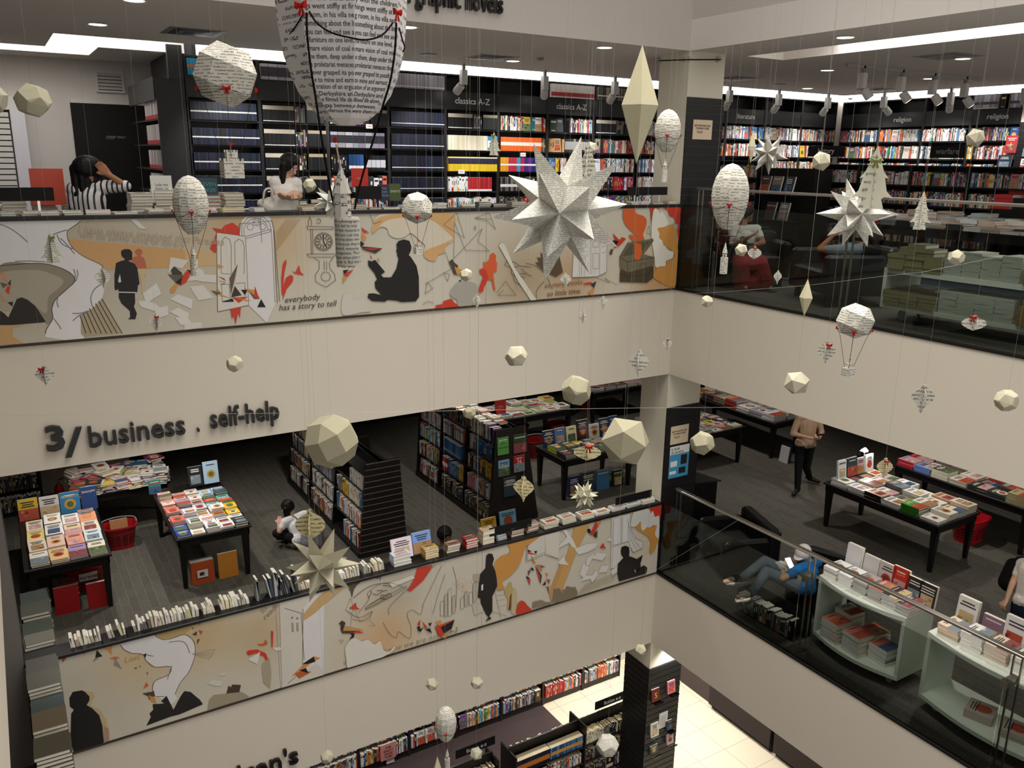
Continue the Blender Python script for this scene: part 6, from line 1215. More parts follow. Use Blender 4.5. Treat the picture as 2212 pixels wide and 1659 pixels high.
# dim shelf and fire extinguisher behind the comics
t = bookcase((-8.3, 6.6, F3), (1, 0, 0), (0, -1, 0), 1.0, 1.5, .3, [.1, .45, .8, 1.15], 'dim low bookcase at the far left under the white band', None, floor_z=0)
for k in (.1, .45, .8, 1.15): row(stuff_sink(LM, rl), (-8.27, 6.55, F3), (1, 0, 0), (0, -1, 0), k + .001, 0, .93, [(1, 'dark', None, md)], .24, rn=rl)
m = MB(); m.box(-9, -5.9, 7.4, 7.5, F3, CE3, '#a8a094'); struct(m, 'wall_back', PAINT)
p = PX(127, 1050, y=6.9); t = thing('fire_extinguisher', 'red fire extinguisher on the pale wall behind the comics', 'fire extinguisher', (p.x, 6.9, F3)); m = MB(); m.lathe([(.07, .15), (.075, .2), (.075, .75), (.05, .82), (.02, .86)], 16, '#8c1a18', (p.x, 6.9, p.z - .8)); m.build('cylinder', PLAST, t)
m = MB(); m.box(p.x - .02, p.x + .02, 6.88, 6.92, p.z + .06, p.z + .12, '#b8b4ac'); m.tube([(p.x, 6.9, p.z + .1), (p.x + .08, 6.88, p.z + .14)], .01, '#2a2a28', 6); m.tube([(p.x, 6.9, p.z + .1), (p.x - .07, 6.88, p.z + .16)], .008, '#c8c4bc', 6); m.build('valve', METAL, t)

# grey piles on the ledge nearest to us with the shade there put into the book colours
t = thing('low_cabinet', 'dark low cabinet under the dim grey book piles at the very left', 'cabinet', (-7.62, 0, F3)); m = MB(); m.box(-7.74, -7.47, -1.7, -.04, F3, -3.1, '#1a1918'); m.box(-7.74, -7.47, .21, 1.5, F3, -3.1, '#1a1918'); m.build('body', MATTE, t)
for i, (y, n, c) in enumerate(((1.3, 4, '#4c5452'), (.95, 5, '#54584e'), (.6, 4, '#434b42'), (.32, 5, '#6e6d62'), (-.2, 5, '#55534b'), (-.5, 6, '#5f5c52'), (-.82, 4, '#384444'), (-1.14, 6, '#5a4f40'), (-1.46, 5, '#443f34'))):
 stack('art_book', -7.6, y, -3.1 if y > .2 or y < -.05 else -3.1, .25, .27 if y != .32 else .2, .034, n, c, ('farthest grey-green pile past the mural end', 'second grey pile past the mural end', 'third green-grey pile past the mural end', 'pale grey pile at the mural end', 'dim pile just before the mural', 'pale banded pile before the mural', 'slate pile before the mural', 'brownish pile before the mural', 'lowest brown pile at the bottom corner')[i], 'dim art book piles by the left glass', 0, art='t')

# gondolas
def gondola(x0, x1, X0, X1, y0, y1, H, nb, label, nm, rowspec, ends=True, levels=(.1, .42, .72, 1.0, 1.26)):
 """A-shaped double bookcase: base x0..x1, top X0..X1; books on the face toward the low x side"""
 t = thing('gondola', label, 'bookcase', ((x0 + x1) / 2, (y0 + y1) / 2, F3), 'black double-sided bookcases'); z1 = F3 + H
 xa = lambda z: x0 + (X0 - x0) * (z / H); xb = lambda z: x1 + (X1 - x1) * (z / H); xm = (x0 + x1) / 2
 m = MB(); m.faces([(xm - .03, y0 + .02, F3), (xm + .03, y0 + .02, F3), (xm + .03, y1, F3), (xm - .03, y1, F3), (xm - .03, y0 + .02, z1), (xm + .03, y0 + .02, z1), (xm + .03, y1, z1), (xm - .03, y1, z1)], [(3, 2, 1, 0), (4, 5, 6, 7), (0, 1, 5, 4), (1, 2, 6, 5), (2, 3, 7, 6), (3, 0, 4, 7)], '#121110'); m.build('spine_board', WOOD, t)
 for i in range(nb + 1):
  y = y0 + (y1 - y0) * i / nb; m = MB(); m.prism([(xa(0), y, F3), (xb(0), y, F3), (xb(H), y, z1), (xa(H), y, z1)], (0, .025 if i < nb else -.025, 0), '#1a1817'); m.build('upright', WOOD, t)
 for k, z in enumerate(levels): m = MB(); m.box(xa(z) + .005, xb(z) - .005, y0 + .025, y1 - .025, F3 + z - .02, F3 + z, '#1d1b1a'); m.build('shelf', WOOD, t)
 m = MB(); m.box(x0 - .01, x1 + .01, y0, y1, F3, F3 + .08, '#0f0e0e'); m.build('plinth', WOOD, t)
 m = MB(); m.box(xm - .05, xm + .05, y0, y1, z1 - .02, z1, '#2a2827'); m.build('cap_board', WOOD, t)
 mb = MB(); n_ = int(H / .09)
 for i in range(n_):
  za, zb = H * i / n_, H * (i + 1) / n_ - .012; mb.prism([(xa(za), y0 - .001, F3 + za), (xb(za), y0 - .001, F3 + za), (xb(zb), y0 - .001, F3 + zb), (xa(zb), y0 - .001, F3 + zb)], (0, -.02, 0), '#262120')
  mb.prism([(xa(zb), y0 - .001, F3 + zb), (xb(zb), y0 - .001, F3 + zb), (xb(zb), y0 - .001, F3 + zb + .012), (xa(zb), y0 - .001, F3 + zb + .012)], (0, -.019, 0), '#8d8680' if nm[0] == 'n' else '#262322')
 mb.build('slatted_end', WOOD, t)
 bn = ['near', 'middle', 'far', 'farthest']; rn = random.Random(len(nm))
 for b in range(nb):
  ya, yb = y0 + (y1 - y0) * b / nb + .03, y0 + (y1 - y0) * (b + 1) / nb - .03
  for k, z in enumerate(levels):
   cnt = [0]
   def sink(kd, p, u, n, t_, h, d, col, st=None):
    cnt[0] += 1; m = MB() if b == 0 or (b == 1 and k > (0 if 'near' in nm else 2)) else LM
    if kd == 's': spine_book(m, p, u, n, t_, h, d, col, rn, st)
    else: face_book(m, p - V(n) * .02, u, n, t_, h, d, col, rn)
    if m is not LM: single(m, 'shelf_book', BOOK, f'{cname(col)} book, {ORD[min(cnt[0] - 1, 29)]} on the {("bottom", "lower", "middle", "upper", "top")[k]} shelf, {bn[b]} bay, {nm}', 'book', 'books on the ' + nm)
   sp = rowspec(b, k)
   if sp: row(sink, (xa(z) + .02, yb, F3), (0, -1, 0), (-1, 0, 0), z + .001, rn.uniform(0, .06), (yb - ya) * rn.uniform(.85, 1), sp, min(.24, (levels[k + 1] if k < 4 else H + .1) - z - .04), .15, rn)
 return t
tk = (.024, .05)
def rs1(b, k): return {0: {0: [(.4, None, None, tk), (.3, 'colour', None, tk), (.3, 'mix', None, tk)], 1: [(1, 'white', None, tk)], 2: [(.2, 'grey', None, tk), (.3, 'gold', None, (.05, .09)), (.4, 'cream', None, tk), (.1, 'blue', None, tk)], 3: [(.5, None, None, tk), (.5, 'white', None, tk)], 4: None}, 1: {2: [(.4, 'colour', None, tk), (.6, 'grey', None, tk)], 4: [(1, 'mix', None, tk)]}}.get(b, {}).get(k, [(1, 'mix' if (b + k) % 2 else 'white', None, tk)])
gondola(-3.5, -2.74, -3.36, -2.84, 2.5, 5.95, 1.44, 3, 'first black gondola, with grey grooved end panel, beside the person on the floor', 'nearer gondola', rs1)
def rs2(b, k): return {(2, 3): [(1, 'white', [(.1, .3, '#b8b0c0')], (.018, .024))], (1, 3): [(1, 'white', [(.7, .8, '#c86050')], (.02, .025))], (1, 2): [(1, 'blue', [(.1, .25, '#8aa0b0')], tk)], (1, 1): [(.3, 'red', ws(.3, .6), tk), (.5, 'blue', None, tk), (.2, 'gold', None, tk)], (0, 4): [(1, 'colour', None, tk)], (0, 3): [(.3, 'colour', None, tk), (.7, 'blue', None, tk)], (0, 2): [(.5, 'mix', None, tk), (.5, 'gold', None, tk)], (0, 1): [(.4, ['#d87060', '#c0b8c8'], None, (.02, .03)), (.6, 'mix', None, (.03, .08))]}.get((b, k), [(1, RN.choice(['mix', 'dark', 'colour']), None, tk)])
gondola(-1.34, -.42, -1.24, -.7, 2.45, 5.15, 1.62, 3, 'travel gondola with face-out guides on its black slatted end', 'travel gondola', rs2, levels=(.1, .44, .78, 1.1, 1.4))
Z_ = lambda z: F3 + z
for i, (x, z, w, h, c, tx, tc, lb, ts) in enumerate(((-1.22, 1.22, .2, .28, '#5a9a4a', '501|WILD PLACES', '#14241a', 'green guide numbered 501 on the travel gondola end', .07), (-.93, 1.2, .24, .3, '#3a4a34', 'BEAUTIFUL WORLD', '#c8d0b8', 'dark green forest book high on the travel gondola end', .03), (-1.2, .86, .2, .26, '#78b4cc', '36', '#e8b0a0', 'light blue book on the travel gondola end', .1), (-.92, .88, .2, .27, '#b02430', '36', '#f0dcd0', 'red book numbered 36 on the travel gondola end', .1),
  (-1.1, .5, .23, .31, '#3a4652', 'CYCLING|PARADISES', '#e8e8e8', 'dark mountain cycling book low on the travel gondola end', .05))):
 standing('travel_guide', (x, 2.40, Z_(z)), (1, 0, 0), (0, -1, 0), w, h, .02, c, lb, 'face-out guides on the travel gondola end', .08, i + 20, tx, tc, ts)
standing('picture_book', (-1.55, 2.3, Z_(.0)), (1, 0, 0), (0, -1, 0), .27, .24, .03, '#d8a828', 'yellow framed picture book at the foot of the travel gondola', None, .2, 4); standing('picture_book', (-1.2, 2.32, Z_(.0)), (1, 0, 0), (0, -1, 0), .3, .28, .03, '#7ab0d0', 'light blue picture book at the foot of the travel gondola', None, .2, 6)
stack('paperback', -1.0, 3.2, F3 + 1.45, .12, .2, .03, 1, '#eae6dc', 'row lying on the travel gondola cap', None); 
for i in range(7): stack('paperback', -.97 + .004 * i, 2.75 + i * .2, F3 + 1.622, .14, .19, .03, 1 + i % 2, ['#f0eee8', '#f4f0ea', '#e8e2d8', '#d8b8b0', '#e8e4e0', '#c8c8c8', '#eceae4'][i], f'{ORD[i]} pile along the travel gondola cap', None, .1)
# travel table and the tables beyond
table(.28, 1.85, 2.74, 3.66, F3, 'black travel table in front of the white column')
grid('travel_guide', .34, 1.8, 2.77, 3.35, T3, [['#30323a', '#3a3c40', '#585c60', '#686460', '#8a8478', '#a89c8c'], [('#3a4434', '#a8b030'), '#3a4434', '#d8c050', '#4a5058', '#707478', '#c8a888']], 'travel table', 'travel books on the travel table', (2, 5), (.016, .028))
for i, (x, w, h, c, tx, tc, lb) in enumerate(((.36, .23, .3, '#2c3a54', 'WILD|BEAUTIFUL|PLACES', '#c8ccd8', 'navy book of wild beautiful places standing on the travel table'), (.61, .22, .31, '#5a80a8', '|||JOURNEYS', '#e8f0f4', 'blue palace book standing on the travel table'), (.86, .22, .3, '#e6dcb0', None, None, 'cream book with tan city drawing standing on the travel table'), (1.1, .25, .38, '#3a2c34', 'THE|TRAVEL|ATLAS', '#c8c4c4', 'tallest dark travel atlas standing on the travel table'), (1.37, .22, .27, '#e8e0d8', 'EPIC HIKES|OF THE WORLD', '#b05030', 'white hiking book with rust drawing standing on the travel table'), (1.6, .22, .34, '#2f3c50', 'JOURNEYS|OF A|LIFETIME', '#d8dce8', 'dark blue book of journeys standing on the travel table'), (1.83, .2, .35, '#28487c', 'THE|TRAVEL', '#d8e0f0', 'bright blue travel book at the column end of the travel table'))):
 standing('travel_guide', (x, 3.46, T3), (1, 0, 0), (0, -1, 0), w, h, .03, c, lb, 'standing books on the travel table', .2, i + 30, tx, tc, .055)
for i, (x, w, h, c, tx, tc, lb) in enumerate(((.5, .24, .36, '#27386a', 'THE|TRAVEL|BOOK', '#c8d0e8', 'navy travel book on the floor behind the near table leg'), (.8, .27, .38, '#4a4240', 'WILD WORLD', '#e8e0d8', 'mountain book on the floor under the travel table'), (1.12, .27, .36, '#4a84b0', None, None, 'sea-blue coast book on the floor under the travel table'), (1.48, .22, .3, '#2c3024', 'ATLAS OF|ADVENTURE', '#c8cc30', 'black atlas with lime letters on the floor under the travel table'))):
 standing('travel_guide', (x, 2.86, F3), (1, 0, 0), (0, -1, 0), w, h, .05, c, lb, 'books on the floor under the travel table', .12, i + 40, tx, tc, .05)
stack('travel_guide', .95, 3.05, F3, .3, .24, .04, 5, '#2a2a2c', 'dark pile on the floor behind the mountain book', None, .1)
table(-.05, 2.25, 5.2, 6.2, F3, 'long black table of pale green books behind the travel gondola')
grid('hardback_book', .0, 2.2, 5.25, 6.1, T3, [['#e8e4e0', '#f0ece4', '#f2efe8', '#e8e6e0', '#c8d4b0', '#c0d4b0', '#f0eee6', '#ecebe6'], ['#e8e6e4', '#d0d4d8', '#f0eee8', '#e6e8c8', '#c8dcc0', '#c8dcc0', '#e8e8e0', '#e8e08a'], ['#e8e4e0', '#f2ead8', '#f0eee8', '#dcd8cc', '#e8e6e0', '#d8cfc0', '#e0e0e4', '#e8e088']], 'pale green book table', 'books on the pale green book table', (1, 3), (.02, .035))
standing('notice_card', (.5, 5.4, T3 + .03), (1, 0, 0), (0, -1, 0), .25, .34, .01, '#c23a2a', 'red card standing among the pale green books', None, .1, 3, '|||LITERARY|FICTION', '#f0d0c8', .03, False, 'card')
table(3.3, 5.0, 5.95, 6.9, F3, 'black table of grey stacks far behind the column'); grid('hardback_book', 3.36, 4.95, 6.0, 6.85, T3, [['#e8e8ea', '#8a8488', '#706c70', '#787478', '#a8a0a0'], ['#f0f0f0', '#e8d8d4', '#a8a8a8', '#888488', '#c8c4c0']], 'far grey table', 'books on the far grey table', (2, 4), (.02, .03))
table(2.9, 4.5, 2.62, 4.1, F3, 'black table of many small stacks just right of the column')
q = random.Random(31)
for i in range(6):
 for j in range(7):
  c = q.choice(['#d8d4d0', '#a8a4a4', '#8c8a90', '#c8c0bc', '#e4e0da', '#706c70', '#b8b4b4', '#e8e6e2']); c = {(4, 0): '#d82c2c', (5, 1): '#30343c', (4, 2): '#e8d840', (5, 0): '#b8dcc0', (5, 2): '#3a3e48'}.get((i, j), c)
  if i > 1: stack('hardback_book', 2.98 + i * .26, 2.73 + j * .2, T3, .24, .185, .02, q.randint(1, 2), c, f'{ORD[j]} row, {ORD[i - 2]} place, table beside the slatted column', 'books on the table beside the slatted column', 0)
  else: stack('x', 2.98 + i * .26, 2.73 + j * .2, T3, .24, .185, .02, 2, c, '', '', stuff=LM)
table(5.1, 5.95, 2.45, 4.9, F3, 'long black table behind the standing man'); grid('hardback_book', 5.13, 5.9, 2.5, 4.85, T3, [['#e8e8ea', '#c8c8c4'], ['#b8b4bc', '#8a8488'], ['#e8e4e4', '#a8a098'], ['#c84a34', '#d8d8d8'], ['#8a8070', '#a89880'], ['#5a4a48', '#a8a4a0'], ['#c8a860', '#d8d4c8']], 'table behind the standing man', 'books on the table behind the standing man', (4, 6), (.022, .03))
m = MB(); m.obox((5.2, 2.35, F3), (.03, 0, 0), (0, -.2, 0), (.04, 0, .32), '#d8d8dc'); m.obox((5.24, 2.35, F3), (.04, 0, 0), (0, -.22, 0), (.04, 0, .36), '#1c1e24'); single(m, 'art_book', BOOK, 'dark art book leaning against the table leg beside the standing man', 'book')
# cookbook table
table(3.38, 4.42, -2.05, -.08, F3, 'black cookbook table lit by a small lamp')
CK = [['#f2f0ec', '#f0eadc', '#e8d8b8', '#ecdcc8'], [('#4fa83a', '#3a8a2c'), '#f0ece6', '#e8e4dc', '#d8b090'], ['#f2eee8', '#8a8c80', '#f0efe9', '#e8e8e4'], [('#e8c8a8', '#1c1a1a'), '#f0ece8', '#5a5854', '#f0eee8'], ['#f2f0ea', '#e8dcc8', '#e4d8cc', '#b8a8a0'], ['#f0f0ee', '#2a3a60', '#3a3634', '#e8e4c8']]
grid('cookbook', 3.41, 4.39, -2.02, -.18, T3, CK, 'cookbook table', 'cookbooks on the cookbook table', (2, 4), (.022, .036))
for i, (x, w, h, c, tx, lb) in enumerate(((3.44, .2, .3, '#e8eef0', 'WAGAMAMA', 'white cookbook with blue top standing at the cookbook table end'), (3.67, .23, .3, '#34444c', None, 'dark cookbook ringed with dishes standing at the cookbook table end'), (3.92, .16, .26, '#c8a0a8', None, 'pinkish cookbook beside the small lamp'), (4.12, .2, .28, '#e8e8e2', 'COOK', 'white cookbook with herbs standing behind the small lamp'))):
 standing('cookbook', (x, -.3, T3 + .1), (1, 0, 0), (-.25, -1, 0), w, h, .03, c, lb, 'standing cookbooks', .15, i + 50, tx, '#2a4a5a', .035)
t = thing('acrylic_lamp_stand', 'small round lamp shining on a clear stand at the cookbook table end', 'lamp', (3.95, -.12, T3)); m = MB(); m.box(4.1, 4.3, -.14, -.13, T3, T3 + .42, '#e8ece8'); m.build('stand', CLEAR, t)
p = PX(1868, 972, y=-.15); m = MB(); m.lathe([(.055, -.02), (.055, .0), (.0, .0)], 14, '#fff', p); m.blob(p, .05, '#fff', 12, 8, None, (1, .6, .8)); m.build('bulb', LAMP, t); m = MB(); m.tube([(p.x, p.y, p.z - .03), (p.x, p.y, T3)], .006, '#888', 6); m.build('stem', METAL, t)
l = bpy.data.lights.new('table_lamp_light', 'POINT'); l.energy = 6; l.shadow_soft_size = .06; o = bpy.data.objects.new('table_lamp_light', l); COL.objects.link(o); o.location = p + V((0, -.1, .0))
table(5.12, 6.1, -2.4, -.12, F3, 'black table of mixed hardbacks behind the cookbook table')
grid('hardback_book', 5.15, 6.05, -2.3, -.16, T3, [['#b8b088', '#5a5868', '#8c8a90'], ['#3a443c', '#5a4a48', '#a8a0a4'], ['#34362c', '#a89088', '#b0483c'], ['#d8d0c0', '#e8dcd4', '#e4e0dc'], [('#4a4038', '#e8e2d0'), '#5a4e48', '#8a8078'], [('#8a9ac8', '#5a7ab8'), '#e8e6e2', '#7a7270'], [('#c8a8c0', '#b82a34'), '#b83038', '#8a8480']], 'table behind the cookbooks', 'hardbacks on the table behind the cookbooks', (1, 4), (.025, .04))
# low corner pieces by the column and white trolleys at the glass
t = thing('corner_cabinet', 'black wedge-topped cabinet behind the slatted column', 'cabinet', (1.2, .6, F3)); m = MB(); m.prism([(.62, .56, F3), (1.45, .35, F3), (1.3, 1.2, F3), (.62, 1.2, F3)], (0, 0, .98), '#141313'); m.build('body', MATTE, t); m = MB(); m.prism([(.62, .55, F3 + .985), (1.5, .32, F3 + .985), (1.33, 1.22, F3 + .985), (.62, 1.22, F3 + .985)], (0, 0, .02), '#2a2a2a'); m.build('top_board', PLAST, t)
stack('magazine', .9, .75, F3 + 1.006, .28, .22, .04, 2, '#5a5658', 'pile on the black corner cabinet', None, .2)
def trolley(x0, y0, y1, F, H, D, label, group='white display trolleys', cut=0, bow=.12):
 """white frame with a curved front, open middle, on casters"""
 t = thing('display_trolley', label, 'trolley', (x0 + D / 2, (y0 + y1) / 2, F), group); zb = F + .14; cw = '#d3dacd'; n = 10
 arc = [(x0 + bow * (1 - math.sin(PI * i / n)) - bow * .3, y1 + (y0 - y1) * i / n) for i in range(n + 1)]; back = [(x0 + D, y0), (x0 + D, y1)]
 for nm, z, th_ in (('deck', zb, .045), ('top_deck', F + H - .05, .05)): m = MB(); m.prism([(a, b, z) for a, b in arc + back], (0, 0, th_), cw); m.build(nm, PAINT, t)
 for y, s in ((y1, -1), (y0, 1)): m = MB(); m.obox((arc[0][0], y, zb + .045), (D - (arc[0][0] - x0), 0, 0), (0, .04 * s, 0), (0, 0, H - .235), cw); m.build('side_panel', PAINT, t)
 for x in (x0 + .2, x0 + D - .08):
  for y in (y0 + .15, y1 - .15): m = MB(); m.tube([(x, y - .015, F + .06), (x, y + .015, F + .06)], .058, '#9aa09a', 14); m.box(x - .02, x + .02, y - .025, y + .025, F + .1, zb, '#888'); m.build('caster', PLAST, t)
 return t
trolley(.36, -3.5, -2.36, F3, .92, .62, 'white curved trolley of cookbooks behind the middle floor glass'); trolley(.33, -5.2, -3.78, F3, .92, .62, 'white trolley nearer to us behind the middle floor glass')
tz, dz = F3 + .921, F3 + .187
for i, (y, c, n, sp) in enumerate(((-2.47, '#eceae6', 3, None), (-2.68, '#e8e8e6', 3, None), (-2.88, '#a89c98', 6, '#b8b8b4'), (-3.08, '#b86a58', 6, '#b8b8b4'), (-3.26, '#3a3634', 6, '#d0d0cc'), (-3.42, '#4a4442', 5, '#d0d0cc'))):
 stack('cookbook', .62, y, tz, .3, .175, .024 if n > 3 else .045, n, c, f'{ORD[i]} stack on the cookbook trolley, from the reclining man', 'stacked cookbooks on the white trolley', 0, spine=sp)
for i, (y, c, h, lb) in enumerate(((-2.5, '#e8e8e8', .36, 'tall white boxed book standing on the cookbook trolley'), (-2.74, '#dcdcda', .32, 'pale book standing second on the cookbook trolley'), (-2.95, '#c8c0bc', .32, 'book with reddish dish standing third on the cookbook trolley'), (-3.12, '#c43220', .34, 'orange-red book standing on the cookbook trolley'), (-3.3, '#2f2a2a', .3, 'dark icon-covered book standing on the cookbook trolley'), (-3.46, '#332e2e', .3, 'second dark icon-covered book standing at the trolley end'))):
 standing('cookbook', (.8, y + .08, tz), (0, -1, 0), (-1, 0, 0), .2, h, .035 if i else .05, c, lb, 'standing books on the white trolley', .1, i + 60, 'HELLO|TOKYO' if i == 3 else None, '#e8b0a0', .03, i > 1)
for i, (x, y, n) in enumerate(((.52, -2.62, 5), (.5, -2.93, 5), (.62, -3.2, 4), (.78, -2.6, 6), (.8, -2.95, 4))): stack('cookbook', x, y, dz, .24, .24, .05, n, ['#c8705c', '#c87868', '#c87060', '#c8ccc0', '#e0705c'][i], f'{ORD[i]} pile inside the cookbook trolley', 'thick cookbooks inside the white trolley', -.1, art='p', spine='#dcdcd6')
for i, (y, c, n) in enumerate(((-3.95, '#e8d0b8', 3), (-4.2, '#e8e4dc', 4), (-4.45, '#d8c8b8', 4), (-4.7, '#e0dcd4', 4))): stack('baking_book', .6, y, tz, .28, .22, .04, n, c, f'{ORD[i]} stack on the nearer white trolley', 'baking books on the nearer trolley', 0, art='p')
for i, (y, c, h, lb) in enumerate(((-3.92, '#e8e4e0', .34, 'white book with small cakes standing on the nearer trolley'), (-4.2, '#8a6a80', .26, 'purple and teal notebooks standing on the nearer trolley'), (-4.42, '#e4e2de', .36, 'tall white boxed book at the frame edge on the nearer trolley'), (-4.68, '#e4e0da', .3, 'pale book beyond the tall white box on the nearer trolley'))):
 standing('baking_book', (.8, y + .1, tz), (0, -1, 0), (-1, 0, 0), .22, h, .05, c, lb, 'standing books on the nearer trolley', .1, i + 70)
for i, y in enumerate((-4.35, -4.7)): stack('baking_book', .6, y, dz, .26, .26, .045, 2, '#b8a8a0', f'{ORD[i]} pile inside the nearer trolley', None, .3)
# small black shelf unit with floor piles between column side and trolley
t = bookcase((.25, -1.3, F3), (0, -1, 0), (-1, 0, 0), .95, .3, .3, [.02], 'low black shelf of upright books by the glass, under the reclining man', None, col='#0e0e0e', base=.02, floor_z=0)
row(stuff_sink(LM, rl), (.23, -1.32, F3), (0, -1, 0), (-1, 0, 0), .03, 0, .9, [(1, 'dark', None, tk)], .24, rn=rl)
for i in range(4): stack('magazine', .3, -1.62 - i * .19, F3 + .0, .2, .17, .03, 2 + i % 2, '#5a5c54', f'{ORD[i]} dark pile on the floor by the glass, before the trolley', None, .4) if i > 4 else None

# books along the ledge of the middle mural wall
q = random.Random(14); zl = MT3; x = -7.35
def ledge_book(x, h, t_, col, lab, lean=0): m = MB(); spine_book(m, (x, .06, zl), (1, 0, 0), (0, -1, 0), t_, h, .12, col, q, [(0, 1, col)], lean); single(m, 'ledge_book', BOOK, lab, 'book', 'small upright books along the middle ledge')
i = 0
while x < -4.15:
 t_ = q.uniform(.012, .035); g_ = q.random()
 if g_ < .1: x += q.uniform(.02, .08); continue
 h = q.uniform(.06, .13) if not -5.65 < x < -5.15 else q.uniform(.16, .3); c = jit(q.choice(['#e8e0c8', '#e6e0d0', '#d8cca8', '#eceae4', '#c8c4bc', '#b0a898']) if not -5.65 < x < -5.15 else q.choice(['#6a6a68', '#8a8a86', '#4c4c4c', '#a8a8a4', '#3c4a5c']), 10, q)
 if 0 < x + 6.75 < .1: c = (120, 112, 108)
 ledge_book(x, h, t_, c, f'{cname(c)} small upright book on the middle ledge, {ORD[i % 30]} {("beyond the mural end", "past the first gap", "after the tall grey books", "toward the star")[min(3, i // 30)]}', q.uniform(-.25, .02)); x += t_ * 1.15; i += 1
LB = [(-3.15, .2, .045, '#c8d8e8', .12, 3, 'flat boxed book on the ledge before the grooved gondola end'), (-2.85, .16, .03, '#c8a860', .12, 4, 'gold-cream pile on the ledge'), (-2.62, .16, .035, '#8a7a60', .11, 3, 'olive pile on the ledge'), (-2.42, .15, .03, '#a83038', .11, 4, 'red pile on the ledge'), (-2.24, .15, .06, '#d0bca0', .12, 3, 'tan boxed cube on the ledge'), (-2.08, .12, .025, '#6a90a8', .1, 3, 'blue-grey pile on the ledge'),
      (-1.9, .17, .03, '#8c6a58', .1, 4, 'brown pile on the ledge behind the dark head'), (-1.72, .15, .03, '#a88068', .1, 4, 'lighter brown pile on the ledge'), (-1.5, .2, .022, '#dcd8c4', .14, 4, 'cream pile on the ledge under the black sign board'), (-1.28, .2, .022, '#d8d6c8', .14, 4, 'second cream pile on the ledge under the black sign board'), (-1.05, .2, .022, '#e0dccc', .14, 3, 'third cream pile on the ledge under the black sign board'), (-.84, .2, .02, '#eae8e0', .13, 2, 'white pad pile past the black sign board'),
      (-.62, .2, .014, '#dcdcd8', .12, 3, 'grey-white flat pile on the ledge'), (-.42, .22, .014, '#e4e4e0', .12, 4, 'white flat pile on the ledge'), (-.22, .2, .016, '#e8e6e2', .13, 4, 'fanned white pile on the ledge near the column')]
LBx = lambda u: -3.9 + (u + 3.15) * (3.8 / 3.0)
for (x, w, t_, c, d, n, lb) in LB: stack('pocket_book', LBx(x), .1, zl, w * 1.1, d, t_, n, c, lb, 'small stacked books along the middle ledge', 0, q, 't')
standing('picture_book', (-3.98, .13, zl + .04), (1, 0, 0), (0, -1, 0), .26, .24, .03, '#e8d8e4', 'white picture book with pink dot and row of faces on the ledge', None, .3, 12); standing('picture_book', (-3.7, .15, zl + .04), (1, 0, 0), (0, -1, 0), .24, .25, .03, '#7a9cd8', 'blue and pink picture book standing on the ledge', None, .3, 15)
def signboard(xa_, xb_, y, za, zb, label):
 t = thing('sign_board', label, 'sign board', ((xa_ + xb_) / 2, y, za), 'black sign boards on the ledges'); m = MB(); m.box(xa_, xb_, y - .006, y + .006, za, zb, '#0f0f0f'); m.build('board', MATTE, t)
 for x in (xa_ + .12, xb_ - .12): m = MB(); m.box(x - .01, x + .01, y + .006, y + .012, (MT4 if za > 0 else MT3), za + .03, '#333'); m.build('foot', METAL, t)
a, b = PX(1057, 1155, y=.05), PX(1148, 1118, y=.05); signboard(a.x, b.x, .05, MT3 + .085, MT3 + .195, 'black sign board on the middle ledge before the travel gondola')
a, b = PX(1330, 1085, y=.05), PX(1408, 1050, y=.05); signboard(a.x, b.x, .05, MT3 + .085, MT3 + .19, 'black sign board on the middle ledge beside the column')
signboard(-7.7, -7.02, .08, 1.2, 1.31, 'black sign board at the dim end of the top ledge'); signboard(-4.3, -4.02, .12, 1.18, 1.31, 'black sign board on the top ledge behind the printed tower'); signboard(-.78, -.14, .1, 1.19, 1.29, 'black sign board on the top ledge beside the column')
tag(LM.build('remaining_books', BOOK), 'the smaller and half hidden books of the middle storey shelves and tables', 'books', kind='stuff')
# posters on the slatted column
def poster(x0, x1, z0, z1, c, label, lines, tc='#1d1b1a', pic=None, y=-.0205):
 m = MB(); m.box(x0, x1, y - .003, y, z0, z1, c)
 if pic: pic(m, y - .0036)
 for (s, fx, fz, sz) in lines: m.text(s, (x0 + (x1 - x0) * fx, y - .004, z0 + (z1 - z0) * fz), (1, 0, 0), (0, 0, 1), sz, tc, .0003, sx=.75, fatten=.02)
 single(m, 'poster', PAINT, label, 'poster')
for (pxa, pya, pxb, pyb, F_) in ((1450, 918, 1485, 958, 3), (1498, 258, 1536, 302, 4)):
 a, b = PX(pxa, pya, y=-.02), PX(pxb, pyb, y=-.02); h = (a.z - b.z)
 poster(a.x, b.x, b.z + (.03 if F_ == 3 else 0), a.z - (.03 if F_ == 3 else 0), '#e3cdb0', 'beige notice on the black slatted column, ' + ('middle storey' if F_ == 3 else 'top storey'), [('KEEP YOUR BOOKS CLOSE,', .06, .66, .03), ('YOUR BAGS CLOSER.', .14, .52, .032), ('Please do not leave your', .2, .4, .014), ('belongings unattended.', .22, .33, .014)])
a, b = PX(1448, 965, y=-.02), PX(1485, 1022, y=-.02)
def picf(m, y):
 W_, H_ = b.x - a.x, a.z - b.z
 m.box(a.x, b.x, y, y + .001, b.z - .02, b.z + H_ * .72, '#4a9cc8')
 for f in ((.58, .35, .9, .66, '#2a2c2a'), (.06, .32, .4, .5, '#e8ecee'), (.5, .06, .85, .26, '#2a2826'), (.04, .08, .36, .18, '#e8ecee')): m.box(a.x + W_ * f[0], a.x + W_ * f[2], y - .0006, y, b.z + H_ * f[1], b.z + H_ * f[3], f[4])
poster(a.x, b.x, b.z - .02, a.z - .01, '#f0f0ec', 'blue and white poster lower on the slatted column', [('EL CELLER', .06, .88, .045), ('DE CAN ROCA', .06, .77, .045)], pic=picf)
